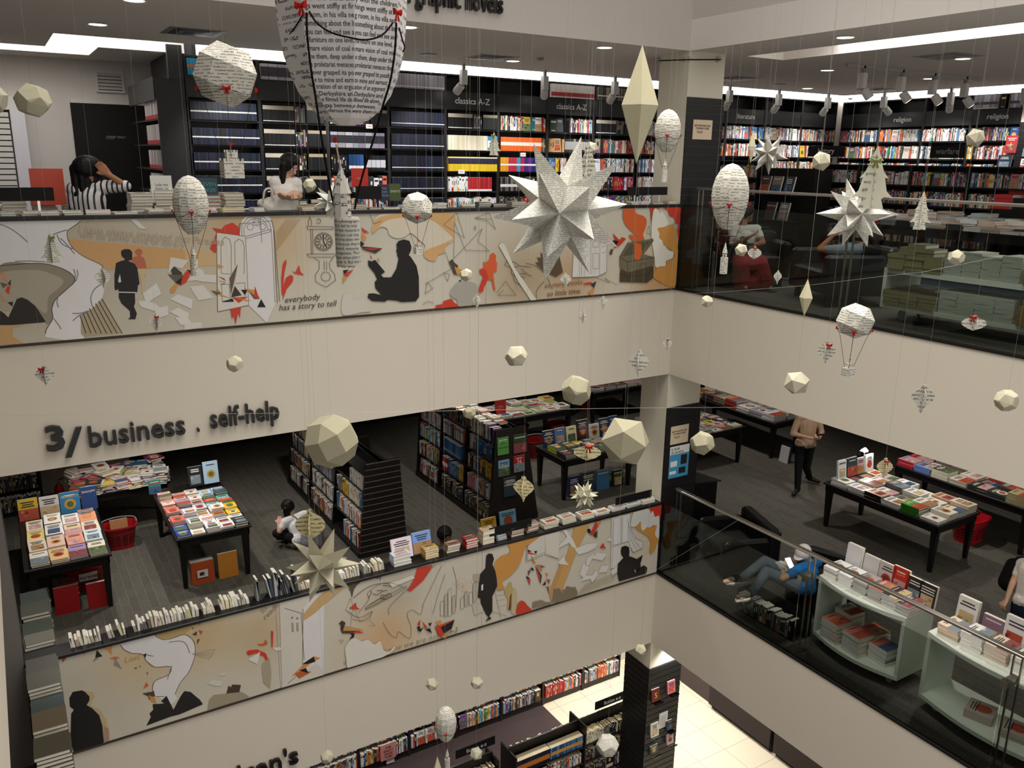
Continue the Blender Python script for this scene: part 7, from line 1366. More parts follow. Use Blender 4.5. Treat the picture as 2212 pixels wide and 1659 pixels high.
# lowest storey
LW = MB(); rw = random.Random(21); SW = stuff_sink(LW, rw)
bx = [1.93, 1.03, .13, -.77, -1.67, -2.57, -3.47, -4.37]
for i in range(7):
 x0, x1 = bx[i + 1], bx[i]
 bookcase((x0, 2.93, F2), (1, 0, 0), (0, -1, 0), x1 - x0, 2.2, .3, [.15, .5, .85, 1.2, 1.55], f'dark wall bookcase on the lowest storey, {ORD[i]} from the slatted column', 'wall bookcases on the lowest storey', col='#2a2322', base=.13, floor_z=0)
 for k in (.15, .5, .85, 1.2):
  sp = {(0, .15): [(.12, 'dark', None, tk), (.25, 'grey', None, (.03, .06)), (.25, 'orange', None, md), (.38, 'mix', None, tk)], (1, .15): [(.5, 'red', None, md), (.5, 'colour', None, md)], (2, .15): [(.8, 'mix', None, md), (.2, 'dark', None, (.1, .2))]}.get((i, k), [(1, rw.choice(['mix', 'colour', 'mix', 'white']), None, tn)])
  row(SW, (x0 + .03, 2.90, F2), (1, 0, 0), (0, -1, 0), k + .001, 0, x1 - x0 - .06, sp, .26, .16, rn=rw)
tag(LW.build('wall_books', BOOK), 'rows of bright spines in the wall bookcases of the lowest storey', 'books', kind='stuff')
p = PX(838, 1630, y=2.9); standing('hardback_book', (p.x - .14, 2.86, F2 + .155), (1, 0, 0), (0, -1, 0), .27, .29, .03, '#cf8c84', 'pink book titled in capitals facing out in the lowest wall bookcase', None, .05, 1, 'THE|READY|MADE|THIEF', '#4a1c1c', .055, False)
for px, py, lb in ((843, 1643, 'white card under the pink book on the lowest storey'),):
 p = PX(px, py, y=2.9); m = MB(); m.box(p.x - .07, p.x + .07, 2.89, 2.897, p.z - .04, p.z + .04, '#e8e8ea'); single(m, 'shelf_card', PAINT, lb, 'card')
# fiction gondola seen from above: two rows back to back
def low_gondola(x0, x1, y0, y1, H, nb, label, nm, pal):
 t = thing('gondola', label, 'bookcase', ((x0 + x1) / 2, (y0 + y1) / 2, F2), 'low fiction bookcases'); ym = (y0 + y1) / 2
 m = MB(); m.box(x0, x1, ym - .012, ym + .012, F2, F2 + H + .04, '#1a1716'); m.build('spine_board', WOOD, t)
 for i in range(nb + 1): x = x0 + (x1 - x0) * i / nb; m = MB(); m.box(x - .012, x + .012, y0, y1, F2, F2 + H + (.06 if 0 < i < nb else 0), '#1e1b1a'); m.build('upright', WOOD, t)
 lv = [H - .3 - .3 * k for k in range(4)][::-1]
 for z in lv: m = MB(); m.box(x0, x1, y0 + .01, y1 - .01, F2 + z - .02, F2 + z, '#1c1918'); m.build('shelf', WOOD, t)
 rn = random.Random(nb); S = MB()
 for b in range(nb):
  xa, xb = x0 + (x1 - x0) * b / nb + .02, x0 + (x1 - x0) * (b + 1) / nb - .02
  for k, z in enumerate(lv):
   c = [0]
   def sink(kd, p, u, n, t_, h, d, col, st=None):
    c[0] += 1; m = MB() if k > 1 and nm else S
    spine_book(m, p, u, n, t_, h, d, col, rn, st, cap='#e2d2aa')
    if m is not S: single(m, 'paperback', BOOK, f'{cname(col)} spined paperback, {ORD[min(29, c[0] - 1)]} along the {("", "", "second", "top")[k]} shelf, {nm[b]}', 'book', 'paperbacks in the fiction bookcase')
   row(sink, (xa, y0 + .03, F2), (1, 0, 0), (0, -1, 0), z + .001, 0, xb - xa, pal(b, k), .2, .13, rn=rn)
   if k == 3:
    x = xa
    while x < xb - .04: tt = rn.uniform(.02, .045); S.obox((x, y1 - .03 - rn.uniform(0, .02), F2 + z), (tt * .95, 0, 0), (0, -.13, 0), (0, 0, rn.uniform(.17, .21)), ['#6a5a48'] * 5 + ['#e6d8b4']); x += tt
 tag(S.build('packed_books', BOOK), 'closely packed paperbacks of the low fiction bookcase, lower and rear rows' + ('' if nm else ', nearer case'), 'books', kind='stuff')
low_gondola(-1.95, .55, .55, .98, 1.36, 2, 'low fiction bookcase next to the slatted column, seen from above', ['bay nearer the bottom edge', 'bay beside the slatted column'], lambda b, k: [(.5, 'dark', None, tn), (.5, 'mix', None, tn)] if k < 3 else ([(.3, 'cream', None, tn), (.2, 'dark', None, tn), (.5, 'mix', None, tn)] if b else [(.5, 'navy', [(.2, .6, '#c87830')], tn), (.5, 'blue', [(.3, .6, '#d8a040')], tn)]))
low_gondola(-4.6, -2.15, .72, 1.1, 1.28, 2, 'second low fiction bookcase cut off by the bottom edge', None, lambda b, k: [(1, 'mix', None, tn)])
for (xa_, xb_, y_, z0_, lb) in ((-.35, .42, .8, 0, 'black fiction sign on the low bookcase beside the slatted column'), (-2.75, -2.1, .92, 0, 'black fiction sign behind the small paper ball near the bottom edge')):
 t = thing('fiction_sign', lb, 'sign', (xa_, y_, F2 + 1.44), 'black fiction signs'); m = MB(); m.box(xa_, xb_, y_ - .006, y_ + .006, F2 + 1.42, F2 + 1.56, '#121110'); m.build('board', MATTE, t); m = MB(); m.text('fiction a-z', (xa_ + .17, y_ - .0075, F2 + 1.455), (1, 0, 0), (0, 0, 1), .085, '#e6e4e0', .0006, fatten=.01); m.build('sign_lettering', PAINT, t)
# face-out books and notice on the slatted column
for i, (px, py, w_, h_, c, lb, tx) in enumerate(((1421, 1518, .15, .2, '#5a2416', 'dark brown golden-lettered book high on the lowest column', 'S'), (1455, 1500, .15, .2, '#c8788a', 'pink and blue book high at the edge of the lowest column', None), (1419, 1594, .15, .22, '#dcdccc', 'arched white and grey landscape book on the lowest column', None), (1450, 1580, .12, .16, '#30343a', 'dark winged book on the lowest column', None), (1452, 1610, .13, .17, '#c8b4b0', 'pale pink book low on the lowest column', None), (1417, 1632, .15, .14, '#4a4c4c', 'grey book under clear cover low on the lowest column', None))):
 p = PX(px, py, y=-.1); t = standing('display_book', (p.x - w_ / 2, -.06, p.z - .0), (1, 0, 0), (0, -1, 0), w_, h_, .03, c, lb, 'face-out books on the lowest column', .15, i + 90, tx, '#e0a840', .12, i != 0)
 m = MB(); m.box(p.x - w_ / 2, p.x + w_ / 2, -.14, -.03, p.z - .006, p.z - .001, '#c8ccc8'); m.box(p.x - w_ / 2, p.x + w_ / 2, -.145, -.141, p.z - .006, p.z + .03, '#c8ccc8'); single(m, 'clear_shelf', CLEAR, 'clear little shelf holding the ' + lb.split(' book')[0] + ' book', 'shelf')
p = PX(1432, 1572, y=-.03); m = MB(); m.box(p.x - .085, p.x + .085, -.026, -.022, p.z, p.z + .27, '#e0dedb')
for i in range(9): m.box(p.x - .06, p.x + .05, -.0275, -.0265, p.z + .03 + i * .022, p.z + .036 + i * .022, '#a8a6a4')
single(m, 'notice', PAINT, 'white printed notice on the lowest column', 'notice')

# top storey: things behind the parapet and the glass
q = random.Random(5); z4 = MT4
i = 0
for (xa_, xb_, nm) in ((-7.65, -6.35, 'dim end'), (-6.3, -5.3, 'white notice'), (-4.9, -3.2, 'printed tower'), (-3.1, -1.3, 'middle'), (-1.2, -.15, 'column end')):
 x = xa_; k = 0
 while x < xb_:
  w_ = q.uniform(.1, .2); n = q.choice((1, 1, 2, 2, 3)) if xa_ > -5 else q.choice((1, 2, 2, 3)); c = jit(q.choice(['#e6e2d8', '#e8e4d8', '#d8d8d8', '#c8ccd0', '#e0d8c0', '#d8c890'] if xa_ < -5 else ['#e4dcc8', '#8a8478', '#3c4644', '#b8a890', '#e0dcd4', '#6a5a4c']), 8, q)
  stack('pocket_book', x + w_ / 2, .09, z4, w_, .12, .018, n, c, f'{ORD[k]} pile along the top ledge, {nm} part', 'small books along the top ledge', q.uniform(-.2, .2), q, 't'); x += w_ + q.uniform(.01, .12); k += 1
table(-7.6, -5.2, .95, 1.75, F4, 'black table of tall white stacks behind the top ledge, beside the black door corner', .95)
for i, (x, n, c, t_) in enumerate(((-7.3, 8, '#d8d4c4', .03), (-7.05, 9, '#d4cfc0', .03), (-6.8, 10, '#9aa0a8', .022), (-6.2, 9, '#dedacf', .03), (-5.98, 10, '#e2ded2', .03), (-5.78, 10, '#dedad0', .03), (-5.55, 7, '#c8606a', .035), (-5.3, 8, '#e0dac6', .033))):
 stack('hardback_book', x, 1.12, F4 + .95, .2, .28, t_, n, c, f'{ORD[i]} tall stack behind the top ledge, from the dim end', 'tall stacks behind the top ledge', 0, spine=None)
standing('notice_card', (-7.15, .93, 1.12), (1, 0, 0), (0, -1, 0), .28, .33, .006, '#df5a44', 'orange-red card behind the black sign board at the dim end', None, .03, 1, None, '#fff', .04, False, 'card')
standing('hardback_book', (-6.1, 1.0, 1.12), (1, 0, 0), (0, -1, 0), .2, .27, .02, '#ecebe2', 'white book with yellow dot between the two women', None, .1, 2, '|Lolly the|Adam by|Alter|Ellenberg', '#6a6a66', .035, False)
standing('hardback_book', (-5.68, .98, 1.1), (1, 0, 0), (0, -1, 0), .22, .27, .03, '#3a5058', 'teal-grey book with orange title beside the dark bookcase end', None, .1, 3, 'STEVEN|PINKER|ENLIGHTEN|NOW', '#58a8b0', .055, False)
a = PX(760, 405, y=.6); standing('notice_card', (a.x, .6, a.z), (1, 0, 0), (0, -1, 0), .19, .2, .006, '#c8382c', 'red card standing behind the printed tower', None, .02, 4, '||REAL', '#e8b0a0', .03, False, 'card')
a = PX(818, 434, y=.35); standing('hardback_book', (a.x, .35, a.z), (1, 0, 0), (0, -1, 0), .13, .17, .02, '#2a3444', 'navy book by the black sign board on the top ledge', None, .05, 5, 'THE|JEWS|SIMON', '#8a9ab0', .035, False)
a = PX(842, 434, y=.35); standing('hardback_book', (a.x, .35, a.z), (1, 0, 0), (0, -1, 0), .13, .18, .025, '#4c5a30', 'olive book reading EVENTS on the top ledge', None, .05, 6, '|EVENTS', '#d8d8b8', .035, False)
for i, x in enumerate((-4.62, -4.35)): stack('atlas_book', x, .75, F4 + .98, .24, .2, .03, 4, '#b8ae96', f'{ORD[i]} beige pile beside the woman in white', 'beige piles beside the woman in white')
table(-5.2, -3.9, .5, 1.2, F4, 'black table behind the woman in the white blouse', .97)
# right side of the top storey
def lowcase(O, u, n, w, H, D, sh, label, spec, face=None, rn=random.Random(8)):
 t = bookcase(O, u, n, w, H, D, sh, label, 'low black bookcases on the top storey', col='#1b1a1a')
 m = MB(); O, u, n = V(O), V(u), V(n); m.obox(O - n * D + V((0, 0, H)), u * w, n * D, V((0, 0, .02)), '#1f1e1e'); m.build('top_board', WOOD, t)
 for k, z in enumerate(sh): row(stuff_sink(LX, rn), O + u * .03 - n * .02, u, n, z + .001, 0, w - .06, spec(k), .2, .14, rn=rn)
LX = MB()
for i in range(4): lowcase((5.0, 2.1 - i * .95, 0), (0, -1, 0), (-1, 0, 0), .95, 1.58, .3, [.1, .4, .7, 1.0, 1.3], ('low black bookcase of bright spines behind the seated people', 'low black bookcase under the warfare sign side', 'low black bookcase behind the stacked table', 'low black bookcase behind the far end of the table')[i], lambda k: [(1, 'white' if k == 4 else 'mix', None, md)] if i < 2 else [(1, 'mix', None, md)])
for i in range(1): lowcase((3.9, 3.3, 0), (0, -1, 0), (-1, 0, 0), .95, 1.62, .3, [.1, .42, .74, 1.06, 1.36], 'low black bookcase behind the seated woman, near the column', lambda k: [(.5, 'dark', None, md), (.5, 'mix', None, md)])
t = thing('slanted_display', 'black slanted display of face-out books between the column and the history sign', 'display stand', (4.0, 1.8, 0)); m = MB(); m.prism([(3.6, 2.2, 0), (4.6, 2.2, 0), (4.6, 1.35, 0), (3.9, 1.35, 0)], (0, 0, .62), '#171616'); m.prism([(3.9, 2.2, .62), (4.6, 2.2, .62), (4.6, 1.35, .62), (4.15, 1.35, .62)], (0, 0, .9), '#141313'); m.build('body', MATTE, t)
m = MB(); m.box(3.75, 4.0, 1.36, 2.2, 1.08, 1.1, '#1f1e1e'); m.box(3.75, 4.0, 1.36, 2.2, .66, .68, '#1f1e1e'); m.build('shelf', WOOD, t)
for i, (y, z, c, tx, lb) in enumerate(((2.15, 1.1, '#4a3c38', None, 'dark portrait book high on the slanted display'), (1.9, 1.1, '#8a7c70', None, 'brown landscape book high on the slanted display'), (1.64, 1.1, '#20262a', None, 'black book high on the slanted display'), (1.98, .68, '#4a3434', 'NATION', 'dark red book reading NATION low on the slanted display'), (1.7, .68, '#7a7c7c', None, 'grey photograph book low on the slanted display'))):
 standing('display_book', (3.74, y, z), (0, -1, 0), (-1, 0, 0), .2, .3, .03, c, lb, 'face-out books on the slanted display', .25, i + 7, tx, '#d8d0c8', .05, tx is None)
for (px, py, y0_, w_, tx, lb) in ((1785, 327, 2.6, .75, 'history', 'black history sign above the low bookcases'), (2047, 328, 1.0, .55, 'warfare', 'small black warfare sign above the low bookcases')):
 c = PX(px, py, x=4.9); t = thing('section_sign', lb, 'sign', c, 'black section signs'); m = MB(); m.box(4.89, 4.905, c.y - w_ / 2, c.y + w_ / 2, c.z - .09, c.z + .09, '#121212'); m.build('board', MATTE, t)
 m = MB(); wd = max(v[0] for v in glyphs(tx, 0, 'LEFT', 0)[0]); m.text(tx, (4.888, c.y + wd * .06, c.z - .03), (0, -1, 0), (0, 0, 1), .12, '#e8e8e6' if 'h' in tx[0] else '#8a8a88', .0006, fatten=.01); m.build('sign_lettering', PAINT, t); m = MB(); m.box(4.895, 4.903, c.y - .15, c.y + .15, 1.6, c.z - .09, '#c8ccc8'); m.build('sign_foot', CLEAR, t)
table(3.35, 4.7, -3.6, -.3, F4, 'long black table of stacks behind the top storey glass', .78)
q = random.Random(12)
for i in range(13):
 for j in range(4):
  c = {(0, 0): '#b8403a', (1, 0): '#8a8a8c', (2, 0): '#1c1e22', (3, 0): '#c8d8dc', (4, 0): '#b89878'}.get((i, j), q.choice(['#d8d4cc', '#a8b0b0', '#c8c4bc', '#5a5a58', '#e0dcd2', '#b8a898', '#38403c', '#d8dcdc']))
  n = {0: 5, 1: 6, 2: 3}.get(i, q.randint(1, 3)) if j == 0 else q.randint(2, 5) + (2 if j == 3 else 0); stack('trade_book', 3.48 + j * .32, -.42 - i * .245, F4 + .78, .3, .23, .026, n, c, f'{ORD[j]} row, {ORD[i]} place, table behind top glass', 'books on the table behind the top glass', 0)
t = thing('display_riser', 'black riser of red-white boxed sets on the top storey table', 'display stand', (4.9, -2.4, .0)); m = MB(); m.box(4.72, 5.5, -3.6, -1.3, 0, 1.02, '#161515'); m.build('body', MATTE, t)
for i, (y, c, n, t_) in enumerate(((-1.42, '#c83034', 4, .05), (-1.7, '#1a1a1c', 4, .04), (-1.98, '#d8d8d8', 4, .04), (-2.26, '#c8dcdc', 5, .03), (-2.54, '#4a2c26', 5, .028), (-2.82, '#d8d8d4', 4, .04))): stack('boxed_set', 4.95, y, 1.02, .3, .25, t_, n, c, f'{ORD[i]} stack on the black riser', 'stacks on the black riser'); stack('boxed_set', 5.3, y, 1.02, .3, .25, t_, n + 1, jit(c, 30, q), f'{ORD[i]} rear stack on the black riser', 'stacks on the black riser')
for i, (y, z, c, tx, lb) in enumerate(((-1.75, 1.2, '#ece8e2', '||ABC', 'white book with red corner standing above the riser'), (-2.15, 1.22, '#2c302c', None, 'black book with orange tab standing above the riser'), (-2.4, 1.22, '#3a2826', None, 'dark brown book with white figure above the riser'), (-3.0, 1.08, '#38443e', None, 'green-black book with orange sticker at the table end'))): standing('display_book', (5.1 if i < 3 else 4.66, y, z), (0, -1, 0), (-1, 0, 0), .22, .3, .03, c, lb, 'books standing above the riser', .15, i, tx, '#c83a30', .05)
# white trolley of olive and grey stacks, two decks
t = trolley(.45, -4.35, -2.68, F4, .56, .62, 'long white two-deck trolley of olive and grey books behind the top glass', bow=.02)
for dk, z in (('upper', .561), ('lower', .187)):
 for i, (x, y) in enumerate(((.56, -2.82), (.56, -3.02), (.56, -3.22))): stack('olive_book', x, y, z, .26, .185, .038, 4, '#4a4432', f'{ORD[i]} olive-edged stack, {dk} deck of the long white trolley', 'olive-edged books on the long trolley', 0, art='t', spine='#8c8460')
 if dk == 'upper':
  for i, y in enumerate((-2.92, -3.12)): stack('olive_book', .57, y, z + .152, .24, .19, .038, 2, '#4a4432', f'{ORD[i]} pair laid over the olive stacks', 'olive-edged books on the long trolley', 0, art='t', spine='#8c8460')
  stack('olive_book', .58, -3.02, z + .228, .24, .19, .038, 1, '#565040', 'topmost of the olive stacks', None, art='t', spine='#8c8460')
 else:
  for i in range(2): stack('orange_book', .85, -2.85 - i * .18, z, .24, .17, .034, 5, '#e0d8c0', f'{ORD[i]} orange-cornered stack behind the olive books', 'orange-cornered books on the long trolley', art='t', spine='#d8b898')
 for i in range(4): stack('grey_book', .6, -3.42 - i * .185, z, .28, .182, .02, 11 + (i % 2) if dk == 'upper' else 11, '#b2b6ac', f'{ORD[i]} tall grey stack, {dk} deck of the long trolley', 'grey books on the long trolley', 0, art='t', jitter=.002, spine='#aeb3a8')
 stack('tan_book', .54, -4.2, z, .22, .16, .06, 3, '#8c7440', f'tan thick pile at the frame edge, {dk} deck', None, art='t')
tag(LX.build('low_case_books', BOOK), 'upright books in the low black bookcases of the top storey', 'books', kind='stuff')
# armchairs and little table
def armchair(x, y, F, ang, label, w=.86, d=.82, h=.74, seat=.42):
 t = thing('armchair', label, 'armchair', (x, y, F), 'black leather armchairs'); R_ = Matrix.Rotation(ang, 3, 'Z'); c = '#181818'
 def B(x0, x1, y0, y1, z0, z1, nm, mat=LEATH, col=c, r=.03):
  m = MB(); m.bbox(x0, x1, y0, y1, z0, z1, col, r); m.v = [tuple(R_ @ V((p[0], p[1], 0)) + V((x, y, F + p[2]))) for p in m.v]; m.build(nm, mat, t)
 B(-w / 2 + .12, w / 2 - .12, -d / 2, d / 2 - .15, .16, seat, 'seat'); B(-w / 2, w / 2, d / 2 - .17, d / 2, .14, h, 'backrest')
 for s in (-1, 1): B(min(s * w / 2, s * (w / 2 - .12)), max(s * w / 2, s * (w / 2 - .12)), -d / 2, d / 2 - .17, .14, .6, 'armrest')
 for sx in (-1, 1):
  for sy in (-1, 1): B(sx * (w / 2 - .1) - .03, sx * (w / 2 - .1) + .03, sy * (d / 2 - .1) - .03, sy * (d / 2 - .1) + .03, 0, .14, 'leg', WOOD, '#0c0c0c', .004)
armchair(1.12, -1.68, F4, -PI / 2 - .45, 'big black armchair with its back to the top storey glass', 1.0, .9, .68)
armchair(1.25, -.12, F4, -.5, 'black armchair under the woman in the red skirt', .8, .75, .7)
armchair(1.15, -.42, F3, -PI / 2 - .35, 'empty black armchair behind the middle floor glass beside the column', .95, .85, .72)
armchair(1.35, -1.85, F3, -PI / 2 - 1.2, 'black armchair carrying the reclining man in blue', .9, .85, .7)
t = thing('side_table', 'small black side table with dark objects beside the column', 'table', (.85, -.15, 0)); m = MB(); m.bbox(.64, 1.02, -.3, -.05, .0, .56, '#131313', .03); m.build('base', LEATH, t); m = MB(); m.bbox(.6, 1.06, -.34, -.02, .56, .58, '#2a2a2a', .01); m.build('table_top', PLAST, t)
stack('dark_book', .74, -.16, .58, .14, .18, .03, 3, '#5a2a2c', 'red-titled pile on the small side table', None); m = MB(); m.bbox(.88, 1.02, -.3, -.16, .58, .68, '#0f0f10', .03); single(m, 'camera_bag', LEATH, 'small black bag on the side table beside the seated woman', 'bag')
m = MB(); m.box(2.0, 4.2, -3.4, .3, .001, .012, '#5a6a74'); m.box(2.2, 3.2, -.55, -.35, .012, .014, '#c8623c'); tag(m.build('floor_mat', CLOTH), 'blue-grey mat with orange stripe under the long stacked table', 'mat')
# people
def plain(name, col, rough=.8, bump=.2, stripes=None, emis=None):
 m, nt, b = nodes(name); b.inputs['Base Color'].default_value = L(col); b.inputs['Roughness'].default_value = rough; b.inputs['Specular IOR Level'].default_value = .2
 if stripes:
  tc = N(nt, 'ShaderNodeTexCoord'); wv = N(nt, 'ShaderNodeTexWave'); wv.inputs['Scale'].default_value = stripes[1]; wv.inputs['Distortion'].default_value = 1.2; wv.inputs['Detail Scale'].default_value = .6
  mp = N(nt, 'ShaderNodeMapping'); mp.inputs['Rotation'].default_value = stripes[2]
  nt.links.new(tc.outputs['Object'], mp.inputs[0]); nt.links.new(mp.outputs[0], wv.inputs['Vector'])
  cr = N(nt, 'ShaderNodeValToRGB'); cr.color_ramp.elements[0].position = .2; cr.color_ramp.elements[0].color = L(stripes[0]); cr.color_ramp.elements[1].position = .3; cr.color_ramp.elements[1].color = L(col)
  nt.links.new(wv.outputs[0], cr.inputs[0]); nt.links.new(cr.outputs[0], b.inputs['Base Color'])
 elif bump:
  tc = N(nt, 'ShaderNodeTexCoord'); n2 = N(nt, 'ShaderNodeTexNoise'); n2.inputs['Scale'].default_value = 14; n2.inputs['Detail'].default_value = 3; nt.links.new(tc.outputs['Object'], n2.inputs['Vector'])
  bu = N(nt, 'ShaderNodeBump'); bu.inputs['Strength'].default_value = bump; bu.inputs['Distance'].default_value = .03; nt.links.new(n2.outputs['Fac'], bu.inputs['Height']); nt.links.new(bu.outputs[0], b.inputs['Normal'])
 return m
def cap(mb, a, ra, b, rb, n=10):
 a, b = V(a), V(b); d = b - a; l = d.length
 if l < 1e-4: mb.blob(a, max(ra, rb), '#888888', n, 7); return
 d /= l; pts = []; rs = []
 for k in (-.98, -.7, -.35): pts.append(a + d * ra * k); rs.append(ra * math.sqrt(1 - k * k))
 pts += [a, b]; rs += [ra, rb]
 for k in (.35, .7, .98): pts.append(b + d * rb * k); rs.append(rb * math.sqrt(1 - k * k))
 mb.tube(pts, rs, '#888888', n)
def flesh(name, segs, mat, parent, voxel=.009, smooth=4, blobs=()):
 mb = MB()
 for s in segs: cap(mb, *s)
 for c, r, s3, rot in blobs: mb.blob(c, r, '#888888', 12, 9, rot, s3)
 o = mb.build(name, mat, parent, smooth=True)
 r = o.modifiers.new('join', 'REMESH'); r.mode = 'VOXEL'; r.voxel_size = voxel; r.use_smooth_shade = True
 s = o.modifiers.new('soften', 'SMOOTH'); s.iterations = smooth; s.factor = .5
 return o
def hand(segs, wr, tip, side_v, curl=.35, k=1):
 """palm and five fingers from the wrist toward tip; side_v points to the thumb"""
 wr, tip = V(wr), V(tip); d = (tip - wr).normalized(); s = V(side_v); s = (s - d * s.dot(d)).normalized(); n = d.cross(s).normalized()
 pe = wr + d * .085 * k; 
 for f in (-1, -.3, .4, 1): segs.append((wr + s * .012 * f * k, .017 * k, pe + s * .03 * f * k, .015 * k, 8))
 for f, l in ((-1, .058), (-.33, .072), (.33, .078), (1, .07)):
  a = pe + s * .031 * f * k; b = a + (d * (1 - curl * .3) + n * curl * .5) * l * .55 * k; c = b + (d * (1 - curl) + n * curl) * l * .5 * k
  segs += [(a, .0095 * k, b, .009 * k, 8), (b, .009 * k, c, .0078 * k, 8)]
 a = wr + d * .03 * k + s * .022 * k; b = a + (d * .6 + s * .8).normalized() * .04 * k; segs += [(a, .012 * k, b, .0105 * k, 8), (b, .0105 * k, b + (d * .9 + s * .3).normalized() * .032 * k, .009 * k, 8)]
def frame3(f, up=(0, 0, 1)): f = V(f).normalized(); s = f.cross(V(up)).normalized(); u = s.cross(f); return Matrix((s, f, u)).transposed()
def person(label, J, face, skin, top, pants, shoe, hair, sleeve=.45, face_up=(0, 0, 1), skirt=None, long_pants=True, haircap=None, k=1.0, hairlen=.0, glasses=False, parts=('l', 'r'), curl=.5, hair_w=1.0, thumb=None):
 """J: head, neck, shl, shr, ell, elr, wrl, wrr, hal, har, pel, hil, hir, knl, knr, anl, anr, tol, tor"""
 fl = F4 if J['pel'].z > 0 else F3
 for q_ in J.values(): q_.z = max(q_.z, fl + .055)
 base = V((J['pel'].x, J['pel'].y, min(J['anl'].z, J['anr'].z) - .06))
 t = thing('person', label, 'person', base); H = J['head']; R_ = frame3(face, face_up); r = .098 * k
 def hp(x, y, z): return H + R_ @ V((x, y, z)) * r
 ch = (J['shl'] + J['shr']) / 2 - (J['neck'] - J['pel']).normalized() * .1; sg = []
 hips = (J['hil'] + J['hir']) / 2
 tor = lambda e: [(J['shl'], .058 * k + e, J['shr'], .058 * k + e), (ch, .115 * k + e, J['pel'], .105 * k + e), (ch + (J['shl'] - J['shr']) * .22, .085 * k + e, J['pel'] + (J['hil'] - J['hir']) * .2, .09 * k + e), (ch - (J['shl'] - J['shr']) * .22, .085 * k + e, J['pel'] - (J['hil'] - J['hir']) * .2, .09 * k + e), (J['hil'], .092 * k + e, J['hir'], .092 * k + e)]
 sg += tor(0) + [(ch, .07 * k, J['neck'], .052 * k), (J['neck'], .05 * k, H - R_ @ V((0, .2, .5)) * r, .05 * k)]
 for s in 'lr':
  sg += [(J['sh' + s], .05 * k, J['el' + s], .038 * k), (J['el' + s], .038 * k, J['wr' + s], .025 * k), (J['hi' + s], .085 * k, J['kn' + s], .056 * k), (J['kn' + s], .054 * k, J['an' + s], .036 * k), (J['an' + s], .036 * k, J['to' + s], .028 * k)]
  hand(sg, J['wr' + s], J['ha' + s], thumb or (R_ @ V((-1 if s == 'r' else 1, .2, .6))), curl, k)
 hb = [(H, r, (.8, .95, 1.12), R_), (hp(0, .25, -.45), r * .72, (.85, .9, .95), R_), (hp(0, .62, -.75), r * .36, (1, .8, .8), R_), (hp(0, .95, -.08), r * .14, (1, 1, 1.6), R_), (hp(0, 1.05, -.22), r * .17, (1.1, 1, .8), R_), (hp(.8, 0, -.1), r * .2, (.5, 1, 1.4), R_), (hp(-.8, 0, -.1), r * .2, (.5, 1, 1.4), R_), (hp(0, .92, -.55), r * .16, (1.7, .7, .6), R_)]
 flesh('body', sg, skin, t, .0085, 3, hb)
 m = MB()
 for e in (-1, 1): m.blob(hp(.33 * e, .83, .08), r * .13, '#f0ece6', 8, 6, R_, (1.2, .6, .7)); m.blob(hp(.33 * e, .9, .08), r * .075, '#1c1412', 8, 6, R_, (1, .7, 1)); m.blob(hp(.33 * e, .86, .28), r * .2, '#1c1614', 8, 5, R_, (1.1, .3, .22))
 m.build('eye', SKIN, t, smooth=True)
 m = MB(); m.blob(hp(0, .99, -.55), r * .19, '#8a4a42', 10, 6, R_, (1.3, .5, .4)); m.build('mouth', SKIN, t, smooth=True)
 if glasses:
  m = MB()
  for e in (-1, 1): m.tube([hp(.36 * e + .26 * math.cos(a * .7), 1.02, .06 + .2 * math.sin(a * .7)) for a in range(10)], .003, '#1a1a1c', 5); m.tube([hp(.62 * e, 1.0, .08), hp(.84 * e, .1, .05)], .003, '#1a1a1c', 5)
  m.build('glasses', PLAST, t)
 if hair:
  hs = []; hb = [(hp(0, -.12, .18), r, (.94 * hair_w, 1.0, 1.1), R_), (hp(0, .3, .75), r * .5, (1.3, 1, .6), R_)]
  if hairlen:
   dn = V((0, 0, -1)) if face_up == (0, 0, 1) else -V(face_up).normalized() * .3 + V((0, 0, -.9))
   for x in (-.75, -.45, -.1, .3, .6, .8):
    a = hp(x * hair_w, -.25 if abs(x) < .7 else .05, .1); hs.append((a, r * .42, a + dn * hairlen + R_ @ V((x * .25, -.3, 0)) * r * .6, r * .3))
  flesh('hair', hs, hair, t, .008, 2, hb)
 ts = tor(.014)
 for s in 'lr': e = J['sh' + s].lerp(J['el' + s], min(1, sleeve)); ts.append((J['sh' + s], .064 * k, e, .056 * k))
 if sleeve > 1:
  for s in 'lr': ts.append((J['el' + s], .054 * k, J['el' + s].lerp(J['wr' + s], sleeve - 1), .04 * k))
 flesh('top_garment', ts, top, t, .009, 3)
 if skirt:
  ss = []
  for s in 'lr': ss += [(J['hi' + s], .13, J['kn' + s], .11), (J['kn' + s], .11, J['kn' + s].lerp(J['an' + s], .8), .12)]
  ss += [(J['knl'], .1, J['knr'], .1), (J['knl'].lerp(J['anl'], .78), .1, J['knr'].lerp(J['anr'], .78), .1), (J['hil'], .12, J['hir'], .12)]; flesh('skirt', ss, skirt, t, .011, 4)
 if pants:
  ps = [(J['hil'], .105 * k, J['hir'], .105 * k)]
  for s in 'lr': ps += [(J['hi' + s], .098 * k, J['kn' + s], .07 * k), (J['kn' + s], .07 * k, J['an' + s], .052 * k)]
  flesh('trousers', ps, pants, t, .009, 3)
 if shoe:
  for s in 'lr': d = (J['to' + s] - J['an' + s]); a = J['an' + s]; flesh('shoe', [(a - d * .25, .042, a + d * .3, .044), (a + d * .3, .042, J['to' + s], .034)], shoe, t, .008, 2)
 return t
def JJ(**k): return {a: V(b) for a, b in k.items()}
SK1, SK2, SK3 = plain('skin_warm', '#a8765a', .55, 0), plain('skin_light', '#c49a80', .55, 0), plain('skin_brown', '#8a5c42', .55, 0)
